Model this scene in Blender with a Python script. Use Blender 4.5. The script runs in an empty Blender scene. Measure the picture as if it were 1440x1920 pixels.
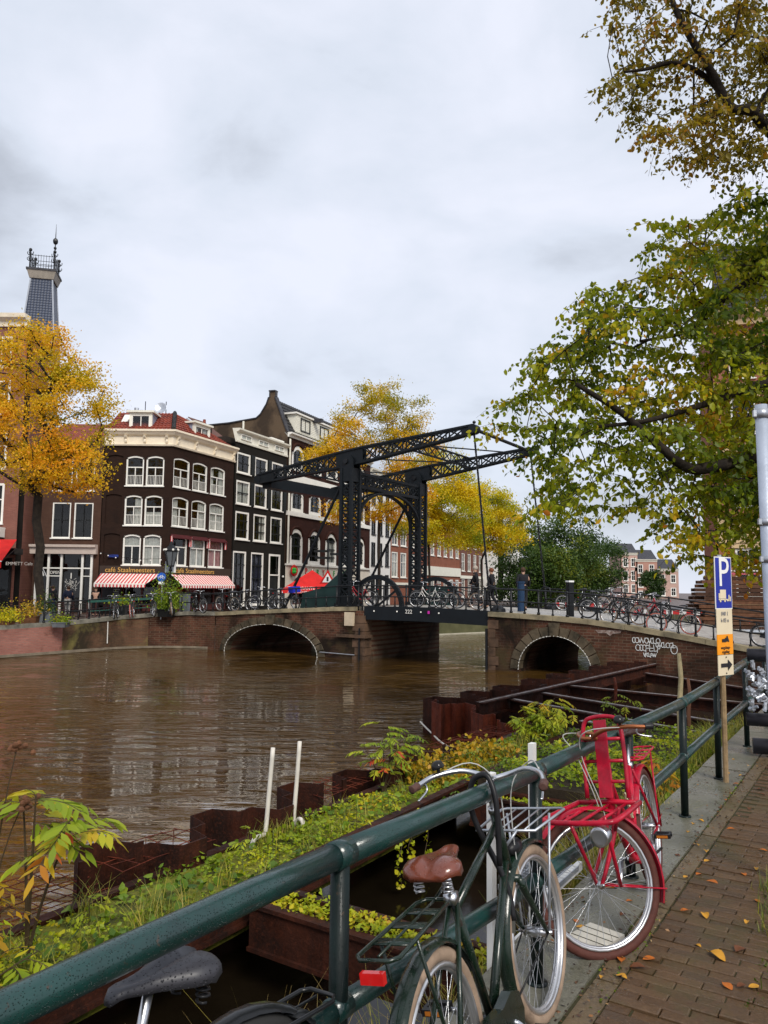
import bpy, math, random
import numpy as np
from mathutils import Vector, Matrix
rng = np.random.default_rng(7)
random.seed(7)
sc = bpy.context.scene
col = sc.collection
PI = math.pi
R_ = math.radians

# ---------------------------------------------------------------- camera
H = 1.8; F = 1440.0; PITCH = R_(5.55); ROLL = R_(.6)
FW = Vector((0, math.cos(PITCH), math.sin(PITCH)))
_u0 = Vector((0, -math.sin(PITCH), math.cos(PITCH))); _r0 = Vector((1, 0, 0))
RT = _r0 * math.cos(ROLL) + _u0 * math.sin(ROLL)
UP = _u0 * math.cos(ROLL) - _r0 * math.sin(ROLL)
CAM = Vector((0, 0, H))
cd = bpy.data.cameras.new('camera'); cam = bpy.data.objects.new('camera', cd); col.objects.link(cam)
m = Matrix((RT, UP, -FW)).transposed().to_4x4(); m.translation = CAM
cam.matrix_world = m
cd.sensor_fit = 'VERTICAL'; cd.sensor_height = 32.0; cd.lens = 32.0 * F / 1920.0
cd.clip_start = .05; cd.clip_end = 2500
sc.camera = cam
def ray(px, py): return FW + RT * ((px - 720) / F) + UP * ((960 - py) / F)
def at(px, py, Y):                      # a measured pixel as a point at depth Y
    d = ray(px, py); return CAM + d * (Y / d.y)
def atz(px, py, z=0.0):                 # ... as a point at height z
    d = ray(px, py); return CAM + d * ((z - H) / d.z)

# ---------------------------------------------------------------- sky, sun, exposure
w = bpy.data.worlds.new('World'); sc.world = w; w.use_nodes = True
nt = w.node_tree; nt.nodes.clear()
N = nt.nodes.new; L = nt.links.new
out = N('ShaderNodeOutputWorld'); bg = N('ShaderNodeBackground'); L(bg.outputs[0], out.inputs[0])
sky = N('ShaderNodeTexSky'); sky.sky_type = 'NISHITA'; sky.sun_disc = False
SUN_EL, SUN_AZ = R_(42), R_(158)
sky.sun_elevation = SUN_EL; sky.sun_rotation = SUN_AZ; sky.dust_density = 3.0
sk = N('ShaderNodeMix'); sk.data_type = 'RGBA'; sk.blend_type = 'MULTIPLY'; sk.inputs[0].default_value = 1
L(sky.outputs[0], sk.inputs[6]); sk.inputs[7].default_value = (.10, .10, .10, 1)
tc = N('ShaderNodeTexCoord'); mp = N('ShaderNodeMapping'); mp.inputs['Scale'].default_value = (1.0, 1.0, 2.0)
mp.inputs['Location'].default_value = (.35, .1, .62)
L(tc.outputs['Generated'], mp.inputs[0])
n1 = N('ShaderNodeTexNoise'); n1.inputs['Scale'].default_value = 3.1; n1.inputs['Detail'].default_value = 7; n1.inputs['Roughness'].default_value = .52
n1.inputs['Distortion'].default_value = .25
L(mp.outputs[0], n1.inputs[0])
cr = N('ShaderNodeValToRGB'); e = cr.color_ramp.elements
e[0].position = .28; e[0].color = (.50, .535, .605, 1)
e[1].position = .60; e[1].color = (.81, .84, .945, 1)
e2 = cr.color_ramp.elements.new(.44); e2.color = (.70, .75, .85, 1)
L(n1.outputs[0], cr.inputs[0])
mx = N('ShaderNodeMix'); mx.data_type = 'RGBA'; mx.inputs[0].default_value = .88
L(sk.outputs[2], mx.inputs[6]); L(cr.outputs[0], mx.inputs[7]); L(mx.outputs[2], bg.inputs[0])
bg.inputs[1].default_value = .55
sl = bpy.data.lights.new('sun', 'SUN'); sl.energy = 1.5; sl.angle = R_(20); sl.color = (1, .95, .87)
so = bpy.data.objects.new('sun', sl); col.objects.link(so)
so.rotation_euler = (R_(90) - SUN_EL, 0, 0)
sd = Vector((math.sin(SUN_AZ) * math.cos(SUN_EL), math.cos(SUN_AZ) * math.cos(SUN_EL), math.sin(SUN_EL)))
so.rotation_euler = sd.to_track_quat('Z', 'Y').to_euler(); so.location = sd * 60
vs = sc.view_settings; vs.view_transform = 'Standard'; vs.look = 'None'; vs.exposure = 1.08; vs.gamma = 1.0; vs.use_curve_mapping = False

# ---------------------------------------------------------------- canal frame: u along the canal, v across it (0 at our railing, + over the water)
CA = R_(33)
D2 = Vector((math.sin(CA), math.cos(CA), 0)); B2 = Vector((-math.cos(CA), math.sin(CA), 0)); V0 = 1.35
ZV = Vector((0, 0, 1))
def W(u, v, z=0.0): return D2 * u + B2 * (v + V0) + ZV * z
WATER = -1.2

# ---------------------------------------------------------------- mesh building
class MB:
    def __init__(s): s.v = []; s.f = []
    def add(s, vs, fs):
        o = len(s.v); s.v.extend([tuple(x) for x in vs]); s.f.extend([tuple(i + o for i in f) for f in fs]); return s
    def box(s, c, sz, M=None):
        x, y, z = (a / 2 for a in sz); c = Vector(c)
        vs = [Vector((i * x, j * y, k * z)) for k in (-1, 1) for j in (-1, 1) for i in (-1, 1)]
        vs = [(M @ v if M else v) + c for v in vs]
        return s.add(vs, [(0, 2, 3, 1), (4, 5, 7, 6), (0, 1, 5, 4), (2, 6, 7, 3), (0, 4, 6, 2), (1, 3, 7, 5)])
    def obox(s, o, ax, ay, az):          # box from a corner and three edge vectors
        o = Vector(o); vs = [o + ax * i + ay * j + az * k for k in (0, 1) for j in (0, 1) for i in (0, 1)]
        return s.add(vs, [(0, 2, 3, 1), (4, 5, 7, 6), (0, 1, 5, 4), (2, 6, 7, 3), (0, 4, 6, 2), (1, 3, 7, 5)])
    def bar(s, p, q, w, h=None, up=ZV):
        h = h or w; p = Vector(p); q = Vector(q); d = (q - p)
        if d.length < 1e-6: return s
        dn = d.normalized(); sx = dn.cross(up)
        if sx.length < 1e-3: sx = dn.cross(Vector((1, 0, 0)))
        sx.normalize(); sy = sx.cross(dn).normalized()
        return s.obox(p - sx * w / 2 - sy * h / 2, d, sx * w, sy * h)
    def tube(s, pts, r, n=8, closed=False, cap=True):
        pts = [Vector(p) for p in pts]; k = len(pts)
        rs = r if isinstance(r, (list, tuple)) else [r] * k
        def tan(i):
            if closed: return (pts[(i + 1) % k] - pts[i - 1]).normalized()
            a = pts[max(i - 1, 0)]; b = pts[min(i + 1, k - 1)]; t = b - a
            return t.normalized() if t.length > 1e-9 else Vector((0, 0, 1))
        t0 = tan(0); nn = t0.orthogonal().normalized(); vs = []
        if abs(t0.z) < .95: nn = (ZV - t0 * ZV.dot(t0)).normalized()
        for i in range(k):
            t = tan(i); nn = (nn - t * nn.dot(t))
            nn = nn.normalized() if nn.length > 1e-6 else t.orthogonal().normalized()
            bb = t.cross(nn)
            for j in range(n):
                a = 2 * PI * j / n; vs.append(pts[i] + (nn * math.cos(a) + bb * math.sin(a)) * rs[i])
        fs = []
        for i in range(k if closed else k - 1):
            a = i * n; b = ((i + 1) % k) * n
            for j in range(n): fs.append((a + j, a + (j + 1) % n, b + (j + 1) % n, b + j))
        if cap and not closed:
            fs.append(tuple(range(n - 1, -1, -1))); fs.append(tuple((k - 1) * n + j for j in range(n)))
        return s.add(vs, fs)
    def lathe(s, prof, n=16, M=None):     # prof: (radius, z)
        vs = []; k = len(prof)
        for r, z in prof:
            for j in range(n):
                a = 2 * PI * j / n; p = Vector((r * math.cos(a), r * math.sin(a), z)); vs.append(M @ p if M else p)
        fs = [(i * n + j, i * n + (j + 1) % n, (i + 1) * n + (j + 1) % n, (i + 1) * n + j) for i in range(k - 1) for j in range(n)]
        fs.append(tuple(range(n - 1, -1, -1))); fs.append(tuple((k - 1) * n + j for j in range(n)))
        return s.add(vs, fs)
    def prism(s, poly, ext):              # polygon of 3-d points pushed along a vector
        poly = [Vector(p) for p in poly]; n = len(poly)
        vs = poly + [p + ext for p in poly]
        fs = [tuple(range(n - 1, -1, -1)), tuple(range(n, 2 * n))] + [(i, (i + 1) % n, n + (i + 1) % n, n + i) for i in range(n)]
        return s.add(vs, fs)
    def ball(s, c, r, n=10, k=6, sc_=(1, 1, 1), M=None):
        vs = []; c = Vector(c)
        for i in range(k + 1):
            th = PI * i / k
            for j in range(n):
                a = 2 * PI * j / n
                p = Vector((r * sc_[0] * math.sin(th) * math.cos(a), r * sc_[1] * math.sin(th) * math.sin(a), r * sc_[2] * math.cos(th)))
                vs.append((M @ p if M else p) + c)
        fs = [(i * n + j, (i + 1) * n + j, (i + 1) * n + (j + 1) % n, i * n + (j + 1) % n) for i in range(k) for j in range(n)]
        return s.add(vs, fs)
    def mesh(s, name, smooth=False):
        me = bpy.data.meshes.new(name); me.from_pydata(s.v, [], s.f); me.validate(); me.update()
        bm_fix(me)
        if smooth: me.polygons.foreach_set('use_smooth', [True] * len(me.polygons))
        return me
    def build(s, name, mt, parent=None, smooth=False):
        return obj(name, s.mesh(name, smooth), mt, parent)
import bmesh
def bm_fix(me):
    if len(me.polygons) > 60000: return
    b = bmesh.new(); b.from_mesh(me); bmesh.ops.recalc_face_normals(b, faces=b.faces); b.to_mesh(me); b.free()
def obj(name, me, mt=None, parent=None):
    o = bpy.data.objects.new(name, me); col.objects.link(o)
    if mt is not None and not me.materials: me.materials.append(mt)
    if parent is not None: attach(o, parent)
    return o
def world_of(o):
    if o.parent is None: return o.matrix_basis
    return world_of(o.parent) @ o.matrix_parent_inverse @ o.matrix_basis
def attach(o, parent):                     # child keeps its world coordinates
    o.parent = parent; o.matrix_parent_inverse = world_of(parent).inverted()
def thing(name, label, cat, loc=(0, 0, 0), group=None):
    o = bpy.data.objects.new(name, None); col.objects.link(o); o.location = loc; o.empty_display_size = .2
    return tag(o, label, cat, group)
def tag(o, label, cat, group=None):
    o['label'] = label; o['category'] = cat
    if group: o['group'] = group
    return o
def struct(o, kind='structure'): o['kind'] = kind; return o
def copy_tree(o, parent=None):
    c = o.copy(); col.objects.link(c); c.parent = parent
    for ch in list(o.children): copy_tree(ch, c)
    return c
def npmesh(name, V, Fq, mt, parent=None, rnd=None, smooth=False):   # large meshes straight from arrays; every face has k corners
    V = np.asarray(V, np.float32); Fq = np.asarray(Fq, np.int32); k = Fq.shape[1]
    me = bpy.data.meshes.new(name); me.vertices.add(len(V)); me.vertices.foreach_set('co', V.ravel())
    me.loops.add(Fq.size); me.loops.foreach_set('vertex_index', Fq.ravel())
    me.polygons.add(len(Fq)); me.polygons.foreach_set('loop_start', np.arange(0, Fq.size, k, dtype=np.int32))
    me.update(calc_edges=True)
    if rnd is not None:
        a = me.attributes.new('rnd', 'FLOAT', 'FACE'); a.data.foreach_set('value', np.asarray(rnd, np.float32))
    if smooth: me.polygons.foreach_set('use_smooth', np.ones(len(Fq), bool))
    me.validate(); me.update()
    return obj(name, me, mt, parent)
def lerp(a, b, t): return a + (b - a) * t
def interp(x, tab):
    xs = [t[0] for t in tab]; ys = [t[1] for t in tab]; return float(np.interp(x, xs, ys))
def bez(p0, p1, p2, n=8):
    p0, p1, p2 = Vector(p0), Vector(p1), Vector(p2)
    return [p0 * (1 - t) ** 2 + p1 * 2 * t * (1 - t) + p2 * t * t for t in [i / (n - 1) for i in range(n)]]
def smoothpath(P, n=6):                   # Catmull-Rom through points
    P = [Vector(p) for p in P]; Q = [P[0] * 2 - P[1]] + P + [P[-1] * 2 - P[-2]]; o = []
    for i in range(1, len(Q) - 2):
        a, b, c, d = Q[i - 1], Q[i], Q[i + 1], Q[i + 2]
        for k in range(n):
            t = k / n
            o.append(.5 * ((2 * b) + (c - a) * t + (2 * a - 5 * b + 4 * c - d) * t * t + (3 * b - a - 3 * c + d) * t ** 3))
    return o + [P[-1]]
# ---------------------------------------------------------------- materials
MC = {}
def new_mat(name):
    m = bpy.data.materials.new(name); m.use_nodes = True; t = m.node_tree; t.nodes.clear()
    o = t.nodes.new('ShaderNodeOutputMaterial'); p = t.nodes.new('ShaderNodeBsdfPrincipled'); t.links.new(p.outputs[0], o.inputs[0])
    return m, t, p, o
def noise(t, vec, scale, detail=4, rough=.55, dist=0):
    n = t.nodes.new('ShaderNodeTexNoise'); n.inputs['Scale'].default_value = scale; n.inputs['Detail'].default_value = detail
    n.inputs['Roughness'].default_value = rough; n.inputs['Distortion'].default_value = dist
    t.links.new(vec, n.inputs[0]); return n.outputs[0]
def ramp(t, fac, stops):
    r = t.nodes.new('ShaderNodeValToRGB'); e = r.color_ramp.elements
    while len(e) < len(stops): e.new(.5)
    for el, (p, c) in zip(e, stops):
        el.position = p; el.color = (*c, 1) if not isinstance(c, (int, float)) else (c, c, c, 1)
    t.links.new(fac, r.inputs[0]); return r.outputs[0]
def mixc(t, fac, a, b, mode='MIX'):
    x = t.nodes.new('ShaderNodeMix'); x.data_type = 'RGBA'; x.blend_type = mode
    for s, v in ((0, fac), (6, a), (7, b)):
        if isinstance(v, bpy.types.NodeSocket): t.links.new(v, x.inputs[s])
        else: x.inputs[s].default_value = v if s == 0 else (*v, 1)
    return x.outputs[2]
def math_(t, op, a, b=0.0):
    x = t.nodes.new('ShaderNodeMath'); x.operation = op
    for i, v in enumerate((a, b)):
        if isinstance(v, bpy.types.NodeSocket): t.links.new(v, x.inputs[i])
        else: x.inputs[i].default_value = v
    return x.outputs[0]
def bump(t, p, h, strength, dist=.02):
    b = t.nodes.new('ShaderNodeBump'); b.inputs['Strength'].default_value = strength; b.inputs['Distance'].default_value = dist
    t.links.new(h, b.inputs['Height']); t.links.new(b.outputs[0], p.inputs['Normal']); return b
def coords(t, kind='Object'):
    c = t.nodes.new('ShaderNodeTexCoord'); return c.outputs[kind]
def dk(c, f): return tuple(min(1, x * f) for x in c)
def M(name, c, rough=.6, var=.25, scale=3.0, bmp=0.0, bscale=30.0, metal=0.0, c2=None, pos=(.35, .7), coat=0.0, spec=.24, rvar=0.0):
    if name in MC: return MC[name]
    m, t, p, o = new_mat(name); v = coords(t)
    c2 = c2 or dk(c, 1 - var)
    n = noise(t, v, scale, 6, .6)
    t.links.new(ramp(t, n, [(pos[0], c2), (pos[1], c)]), p.inputs['Base Color'])
    p.inputs['Roughness'].default_value = rough; p.inputs['Metallic'].default_value = metal
    p.inputs['Coat Weight'].default_value = coat; p.inputs['Specular IOR Level'].default_value = spec
    if rvar: t.links.new(ramp(t, noise(t, v, scale * 2.3, 5), [(.35, max(.03, rough - rvar)), (.65, min(1, rough + rvar))]), p.inputs['Roughness'])
    if bmp: bump(t, p, noise(t, v, bscale, 5, .6), bmp)
    MC[name] = m; return m
def wallvec(t, ang):                       # (along the wall, height) for a wall running at angle ang in plan
    v = coords(t); r = t.nodes.new('ShaderNodeVectorRotate'); r.rotation_type = 'Z_AXIS'; r.inputs['Angle'].default_value = -ang
    t.links.new(v, r.inputs[0]); s = t.nodes.new('ShaderNodeSeparateXYZ'); t.links.new(r.outputs[0], s.inputs[0])
    c = t.nodes.new('ShaderNodeCombineXYZ'); t.links.new(s.outputs[0], c.inputs[0]); t.links.new(s.outputs[2], c.inputs[1]); return c.outputs[0], v
def brick(name, ang, c1, c2, mortar, stain=None, sfac=(.5, .65), bw=.22, bh=.065, rough=.8, bmp=.5, paint=False, sscale=.5, stain2=None):
    m, t, p, o = new_mat(name); wv, v = wallvec(t, ang)
    b = t.nodes.new('ShaderNodeTexBrick'); t.links.new(wv, b.inputs[0]); b.inputs['Scale'].default_value = 1
    b.inputs['Brick Width'].default_value = bw; b.inputs['Row Height'].default_value = bh; b.inputs['Mortar Size'].default_value = .009
    b.inputs['Color1'].default_value = (*c1, 1); b.inputs['Color2'].default_value = (*c2, 1); b.inputs['Mortar'].default_value = (*mortar, 1)
    b.inputs['Mortar Smooth'].default_value = .2
    c = mixc(t, ramp(t, noise(t, v, 1.3, 6), [(.3, 0), (.7, .5)]), b.outputs[0], dk(c1, .55))
    if stain: c = mixc(t, ramp(t, noise(t, v, sscale, 7, .62, .6), [(sfac[0], 0), (sfac[1], 1)]), c, stain)
    if stain2: c = mixc(t, ramp(t, noise(t, v, sscale * 1.7, 6, .6, .3), [(.53, 0), (.68, .8)]), c, stain2)
    t.links.new(c, p.inputs['Base Color']); p.inputs['Roughness'].default_value = rough; p.inputs['Specular IOR Level'].default_value = .12
    if bmp:
        h = math_(t, 'SUBTRACT', noise(t, v, 25, 4), b.outputs[1]); bump(t, p, h, bmp, .012)
    return m
def leafmat(name, stops, rough=.5, trans=.35):
    m, t, p, o = new_mat(name)
    a = t.nodes.new('ShaderNodeAttribute'); a.attribute_name = 'rnd'
    c = ramp(t, a.outputs['Fac'], stops)
    t.links.new(c, p.inputs['Base Color']); p.inputs['Roughness'].default_value = rough; p.inputs['Specular IOR Level'].default_value = .35
    tr = t.nodes.new('ShaderNodeBsdfTranslucent'); t.links.new(c, tr.inputs[0])
    x = t.nodes.new('ShaderNodeMixShader'); x.inputs[0].default_value = trans
    t.links.new(p.outputs[0], x.inputs[1]); t.links.new(tr.outputs[0], x.inputs[2]); t.links.new(x.outputs[0], o.inputs[0]); return m
def pathmat(name, c):                        # bricks and slabs share stains laid out in the street, not per piece
    m, t, p, o = new_mat(name); g = t.nodes.new('ShaderNodeNewGeometry'); v = g.outputs['Position']
    k = mixc(t, ramp(t, noise(t, v, 2.2, 6, .62), [(.35, 0), (.7, .75)]), c, dk(c, .5))
    k = mixc(t, ramp(t, noise(t, v, 60, 3), [(.4, 0), (.75, .45)]), k, dk(c, 1.7))
    k = mixc(t, ramp(t, noise(t, v, 1.1, 6, .65, .4), [(.52, 0), (.68, .6)]), k, (.045, .052, .012))
    t.links.new(k, p.inputs['Base Color']); p.inputs['Specular IOR Level'].default_value = .4
    t.links.new(ramp(t, noise(t, v, 1.6, 5), [(.35, .16), (.62, .52)]), p.inputs['Roughness'])
    bump(t, p, math_(t, 'ADD', noise(t, v, 90, 4, .7), math_(t, 'MULTIPLY', noise(t, v, 18, 3), 1.5)), .55, .006); MC[name] = m; return m
def glassmat(name, tint=(.02, .022, .025), rough=.04):
    m, t, p, o = new_mat(name); v = coords(t)
    p.inputs['Base Color'].default_value = (*tint, 1); p.inputs['Roughness'].default_value = rough; p.inputs['Specular IOR Level'].default_value = .6
    bump(t, p, noise(t, v, 1.2, 2), .12, .05); return m
def wetmat(name, c, c2, rough=.25, drop=.6, dscale=160, spec=.5, coat=.4, vscale=4, chips=0.0, crough=.08, cior=1.5):     # painted metal or leather with rain drops
    m, t, p, o = new_mat(name); v = coords(t)
    n = noise(t, v, vscale, 6, .65); cc = ramp(t, n, [(.35, c2), (.65, c)])
    if chips: cc = mixc(t, ramp(t, noise(t, v, 22, 5, .7), [(.64, 0), (.68, chips)]), cc, (.05, .028, .016))
    t.links.new(cc, p.inputs['Base Color'])
    t.links.new(ramp(t, noise(t, v, 9, 5), [(.3, max(.05, rough - .15)), (.7, rough + .15)]), p.inputs['Roughness'])
    p.inputs['Coat Weight'].default_value = coat; p.inputs['Coat Roughness'].default_value = crough; p.inputs['Coat IOR'].default_value = cior; p.inputs['Specular IOR Level'].default_value = spec
    vo = t.nodes.new('ShaderNodeTexVoronoi'); vo.inputs['Scale'].default_value = dscale; t.links.new(v, vo.inputs[0])
    cut = ramp(t, vo.outputs['Distance'], [(.12, 1), (.33, 0)])
    cell = t.nodes.new('ShaderNodeSeparateColor'); t.links.new(vo.outputs['Color'], cell.inputs[0])
    keep = math_(t, 'GREATER_THAN', cell.outputs[0], .30)
    h = math_(t, 'MULTIPLY', cut, keep)
    b = bump(t, p, h, drop, .004); t.links.new(b.outputs[0], p.inputs['Coat Normal']); return m

def rustmat(name, c, c2, c3):               # rust with runs down the steel
    m, t, p, o = new_mat(name); v = coords(t); mp = t.nodes.new('ShaderNodeMapping'); mp.inputs['Scale'].default_value = (7, 7, .7); t.links.new(v, mp.inputs[0])
    k = ramp(t, noise(t, v, 2.4, 6, .65), [(.34, c2), (.66, c)])
    k = mixc(t, ramp(t, noise(t, mp.outputs[0], 1.0, 6, .6), [(.46, 0), (.66, .85)]), k, c3)
    k = mixc(t, ramp(t, noise(t, v, 45, 4, .7), [(.52, 0), (.72, .6)]), k, dk(c, 1.9))
    t.links.new(k, p.inputs['Base Color']); p.inputs['Specular IOR Level'].default_value = .15
    t.links.new(ramp(t, noise(t, v, 8, 4), [(.3, .45), (.7, .9)]), p.inputs['Roughness']); bump(t, p, noise(t, v, 28, 6, .7), .6, .015); MC[name] = m; return m
WHITE = M('white_paint', (.78, .76, .70), .45, .12, 2.0)
CREAM = M('cream_paint', (.80, .70, .54), .5, .14, 2.5)
CREAM2 = M('ivory_paint', (.74, .72, .62), .5, .12, 2.5)
DARKWOOD = M('dark_painted_wood', (.012, .013, .013), .4, .3)
GLASS = glassmat('window_glass')
GLASS2 = glassmat('pale_window_glass', (.10, .11, .12), .08)
CURTAIN = M('net_curtain', (.62, .60, .55), .9, .35, 5.0)
CURTAIN2 = M('pink_curtain', (.55, .25, .24), .9, .35, 5.0)
BLACKIRON = M('black_painted_iron', (.007, .008, .010), .42, .4, 4.0, bmp=.15, bscale=60, spec=.3)
BRIDGEIRON = M('blue_black_bridge_paint', (.007, .010, .013), .5, .35, 2.0, bmp=.12, bscale=40, spec=.22)
GREENIRON = wetmat('wet_green_paint', (.003, .036, .031), (.0014, .014, .013), .42, .9, 210, spec=.35, coat=.5, chips=.8, crough=.16, cior=1.6)
POSTIRON = wetmat('shade_dark_green_paint', (.0025, .010, .009), (.001, .004, .004), .45, .4, 210, spec=.22, coat=.08, chips=.8)  # same paint as the rails, darkened: the posts' shade is in the colour
STEEL = M('bright_steel', (.62, .63, .65), .28, .2, 12.0, metal=1.0)
GALV = M('galvanised_steel', (.50, .53, .58), .42, .25, 8.0, metal=.7, bmp=.1)
RUST = rustmat('rusty_steel', (.13, .027, .012), (.055, .012, .007), (.022, .008, .006))
RUSTDARK = rustmat('dark_rusty_steel', (.050, .014, .007), (.016, .006, .004), (.010, .005, .004))
STONE = M('grey_stone', (.24, .22, .18), .75, .4, 2.5, bmp=.4, bscale=25, c2=(.10, .095, .075))
COPING = M('stained_coping_stone', (.34, .28, .17), .7, .5, 1.6, bmp=.3, bscale=25, c2=(.13, .11, .07))
VOUSS = M('arch_stone', (.105, .080, .050), .8, .5, 1.6, bmp=.5, bscale=16, c2=(.028, .023, .014), pos=(.4, .62))
BARK = M('bark', (.035, .026, .018), .9, .5, 6.0, bmp=.8, bscale=25, c2=(.012, .009, .007))
TERRA = M('planter_wood', (.16, .07, .03), .8, .4, 5.0)
ZINC = M('zinc_planter', (.20, .22, .24), .5, .3, 3.0, metal=.4)
RUBBER = M('black_rubber', (.012, .012, .012), .6, .3, 20.0)
PLASTICBLK = M('black_plastic', (.014, .014, .016), .4, .3, 8.0)
SOIL = M('soil', (.035, .024, .014), .95, .5, 6.0, bmp=.6, bscale=30)
# ---------------------------------------------------------------- water and land
def water_mat():
    m, t, p, o = new_mat('canal_water'); v = coords(t)
    c = ramp(t, noise(t, v, .35, 4), [(.3, (.050, .025, .005)), (.7, (.066, .035, .009))])
    t.links.new(c, p.inputs['Base Color']); p.inputs['Roughness'].default_value = .05; p.inputs['IOR'].default_value = 1.22
    def nz(sx, sy, s, d=3, rot=0):
        mp = t.nodes.new('ShaderNodeMapping'); mp.inputs['Scale'].default_value = (sx, sy, 1); mp.inputs['Rotation'].default_value = (0, 0, rot)
        t.links.new(v, mp.inputs[0]); return noise(t, mp.outputs[0], s, d, .5, .3)
    a = nz(1.25, 4.0, 1.0, 2, .06); b = nz(3.2, 8.5, 1.0, 2, -.08); f = nz(1, 1.4, .16, 3, .5)
    amp = ramp(t, f, [(.36, .22), (.60, 1.0)])
    h = math_(t, 'ADD', math_(t, 'MULTIPLY', a, 1.0), math_(t, 'MULTIPLY', b, .45))
    h = math_(t, 'MULTIPLY', h, amp)
    bp = bump(t, p, h, 1.0, .12)
    # glassier streaks between wind-ruffled water
    s1 = nz(.95, 3.6, 1.0, 1, .03); s2 = nz(.13, .22, 1.0, 3, .5); s3 = nz(.5, 1.6, 1.0, 2, .2)
    k = math_(t, 'ADD', s1, math_(t, 'MULTIPLY', math_(t, 'SUBTRACT', s2, .46), .9)); k = math_(t, 'ADD', k, math_(t, 'MULTIPLY', math_(t, 'SUBTRACT', s3, .5), .30))
    cw = ramp(t, k, [(.57, 0), (.605, 1)]); t.links.new(cw, p.inputs['Coat Weight']); p.inputs['Coat IOR'].default_value = 3.0; p.inputs['Coat Roughness'].default_value = .03
    b2 = t.nodes.new('ShaderNodeBump'); b2.inputs['Strength'].default_value = .5; b2.inputs['Distance'].default_value = .03; t.links.new(h, b2.inputs['Height']); t.links.new(b2.outputs[0], p.inputs['Coat Normal'])
    return m
wb = MB(); wb.add([(-500, -60, WATER), (500, -60, WATER), (500, 500, WATER), (-500, 500, WATER)], [(0, 1, 2, 3)])
struct(wb.build('canal_water', water_mat()))
ASPH = M('wet_street_brick', (.13, .085, .065), .5, .4, 1.5, bmp=.3, bscale=18, c2=(.07, .05, .042), rvar=.15)
BANKZ = -.06
def arc_pts(c, r, a0, a1, n): return [(c[0] + r * math.cos(a0 + (a1 - a0) * i / n), c[1] + r * math.sin(a0 + (a1 - a0) * i / n)) for i in range(n + 1)]
CURVE = arc_pts((22.6, 25.0), 3.6, 0, PI / 2, 10)          # rounds the far wall from the bridge front into the quay
FUA, FUB = 26.2, 32.6
edge = [(-45, 28.6), (18, 28.6)] + CURVE[::-1] + [(26.2, 25.0), (FUB, 25.0), (43.3, 22.5), (47.3, 21.3), (58, 17.5), (70, 14), (420, 14)]
poly = [W(u, v, BANKZ) for u, v in edge] + [W(420, 520, BANKZ), W(-45, 520, BANKZ)]
struct(MB().prism(poly, Vector((0, 0, -2.2))).build('far_bank_ground', ASPH))
poly = [W(u, v, -.03) for u, v in [(-30, .22), (420, .22), (420, -160), (-30, -160)]]
struct(MB().prism(poly, Vector((0, 0, -2.4))).build('near_bank_ground', ASPH))

# ---------------------------------------------------------------- bridge walls
ang_b = math.atan2(B2.y, B2.x)
BRK = brick('bridge_brick', ang_b, (.125, .050, .030), (.055, .025, .016), (.15, .115, .08), (.014, .009, .006), (.46, .62), stain2=(.055, .040, .018), bw=.27, bh=.10)
ang_d = math.atan2(D2.y, D2.x)
BRKPINK = brick('pink_quay_brick', ang_d, (.36, .15, .115), (.27, .105, .085), (.25, .16, .13), (.10, .042, .03), (.56, .64), sscale=.45)
BRKGREEN = brick('algae_quay_brick', ang_d, (.16, .075, .045), (.10, .05, .032), (.13, .10, .06), (.032, .024, .015), (.46, .58), stain2=(.20, .17, .055), sscale=.38)
ZC = [(-3, -.03), (0, -.02), (2.28, .083), (4.65, .43), (5.5, .57), (7.29, .756), (9.24, .865), (10.9, .91), (14, .985), (17.47, .964), (20.63, .80), (24.15, .593), (27.15, .40), (30, .10), (33, BANKZ)]
def zc(v): return interp(v, ZC)
def zcq(u): return interp(u, [(10, .05), (18, .07), (21.5, .17), (24.5, .40), (26.2, .56)])
bridge = thing('drawbridge', 'dark iron drawbridge with brick arches and lattice balance beams across the canal', 'bridge', W(29.4, 14, WATER))
def arch_wall(v0, v1, ua, ub, vc, half, rise, spring, n=44):
    vs_ = sorted(set([v0 + (v1 - v0) * i / n for i in range(n + 1)] + [vc - half, vc + half] + [vc - half * math.cos(PI * i / 20) for i in range(21)]))
    def low(v):
        x = abs(v - vc) / half
        return -2.4 if x >= 1 else spring + rise * math.sqrt(max(0, 1 - x * x))
    mb = MB(); top = .16
    for a, b in zip(vs_[:-1], vs_[1:]):
        mid = (a + b) / 2; ins = abs(mid - vc) < half
        la, lb = (low(a), low(b)) if ins else (-2.4, -2.4)
        if ins:
            la = spring + rise * math.sqrt(max(0, 1 - ((a - vc) / half) ** 2)); lb = spring + rise * math.sqrt(max(0, 1 - ((b - vc) / half) ** 2))
        ta, tb = zc(a) - top, zc(b) - top
        for u in (ua, ub): mb.add([W(u, a, la), W(u, b, lb), W(u, b, tb), W(u, a, ta)], [(0, 1, 2, 3)])
        mb.add([W(ua, a, la), W(ua, b, lb), W(ub, b, lb), W(ub, a, la)], [(0, 1, 2, 3)])
        mb.add([W(ua, a, ta), W(ua, b, tb), W(ub, b, tb), W(ub, a, ta)], [(0, 1, 2, 3)])
    for v in (v0, v1): mb.add([W(ua, v, -2.4), W(ub, v, -2.4), W(ub, v, zc(v) - top), W(ua, v, zc(v) - top)], [(0, 1, 2, 3)])
    for s in (-1, 1):
        v = vc + s * half; mb.add([W(ua, v, -2.4), W(ub, v, -2.4), W(ub, v, spring), W(ua, v, spring)], [(0, 1, 2, 3)])
    return mb
RA = dict(vc=8.45, half=1.36, rise=1.25, spring=-1.1)
LA = dict(vc=21.6, half=2.72, rise=1.30, spring=-1.2)
arch_wall(-.3, 11.0, FUA, FUB, **RA).build('wall', BRK, bridge)
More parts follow.
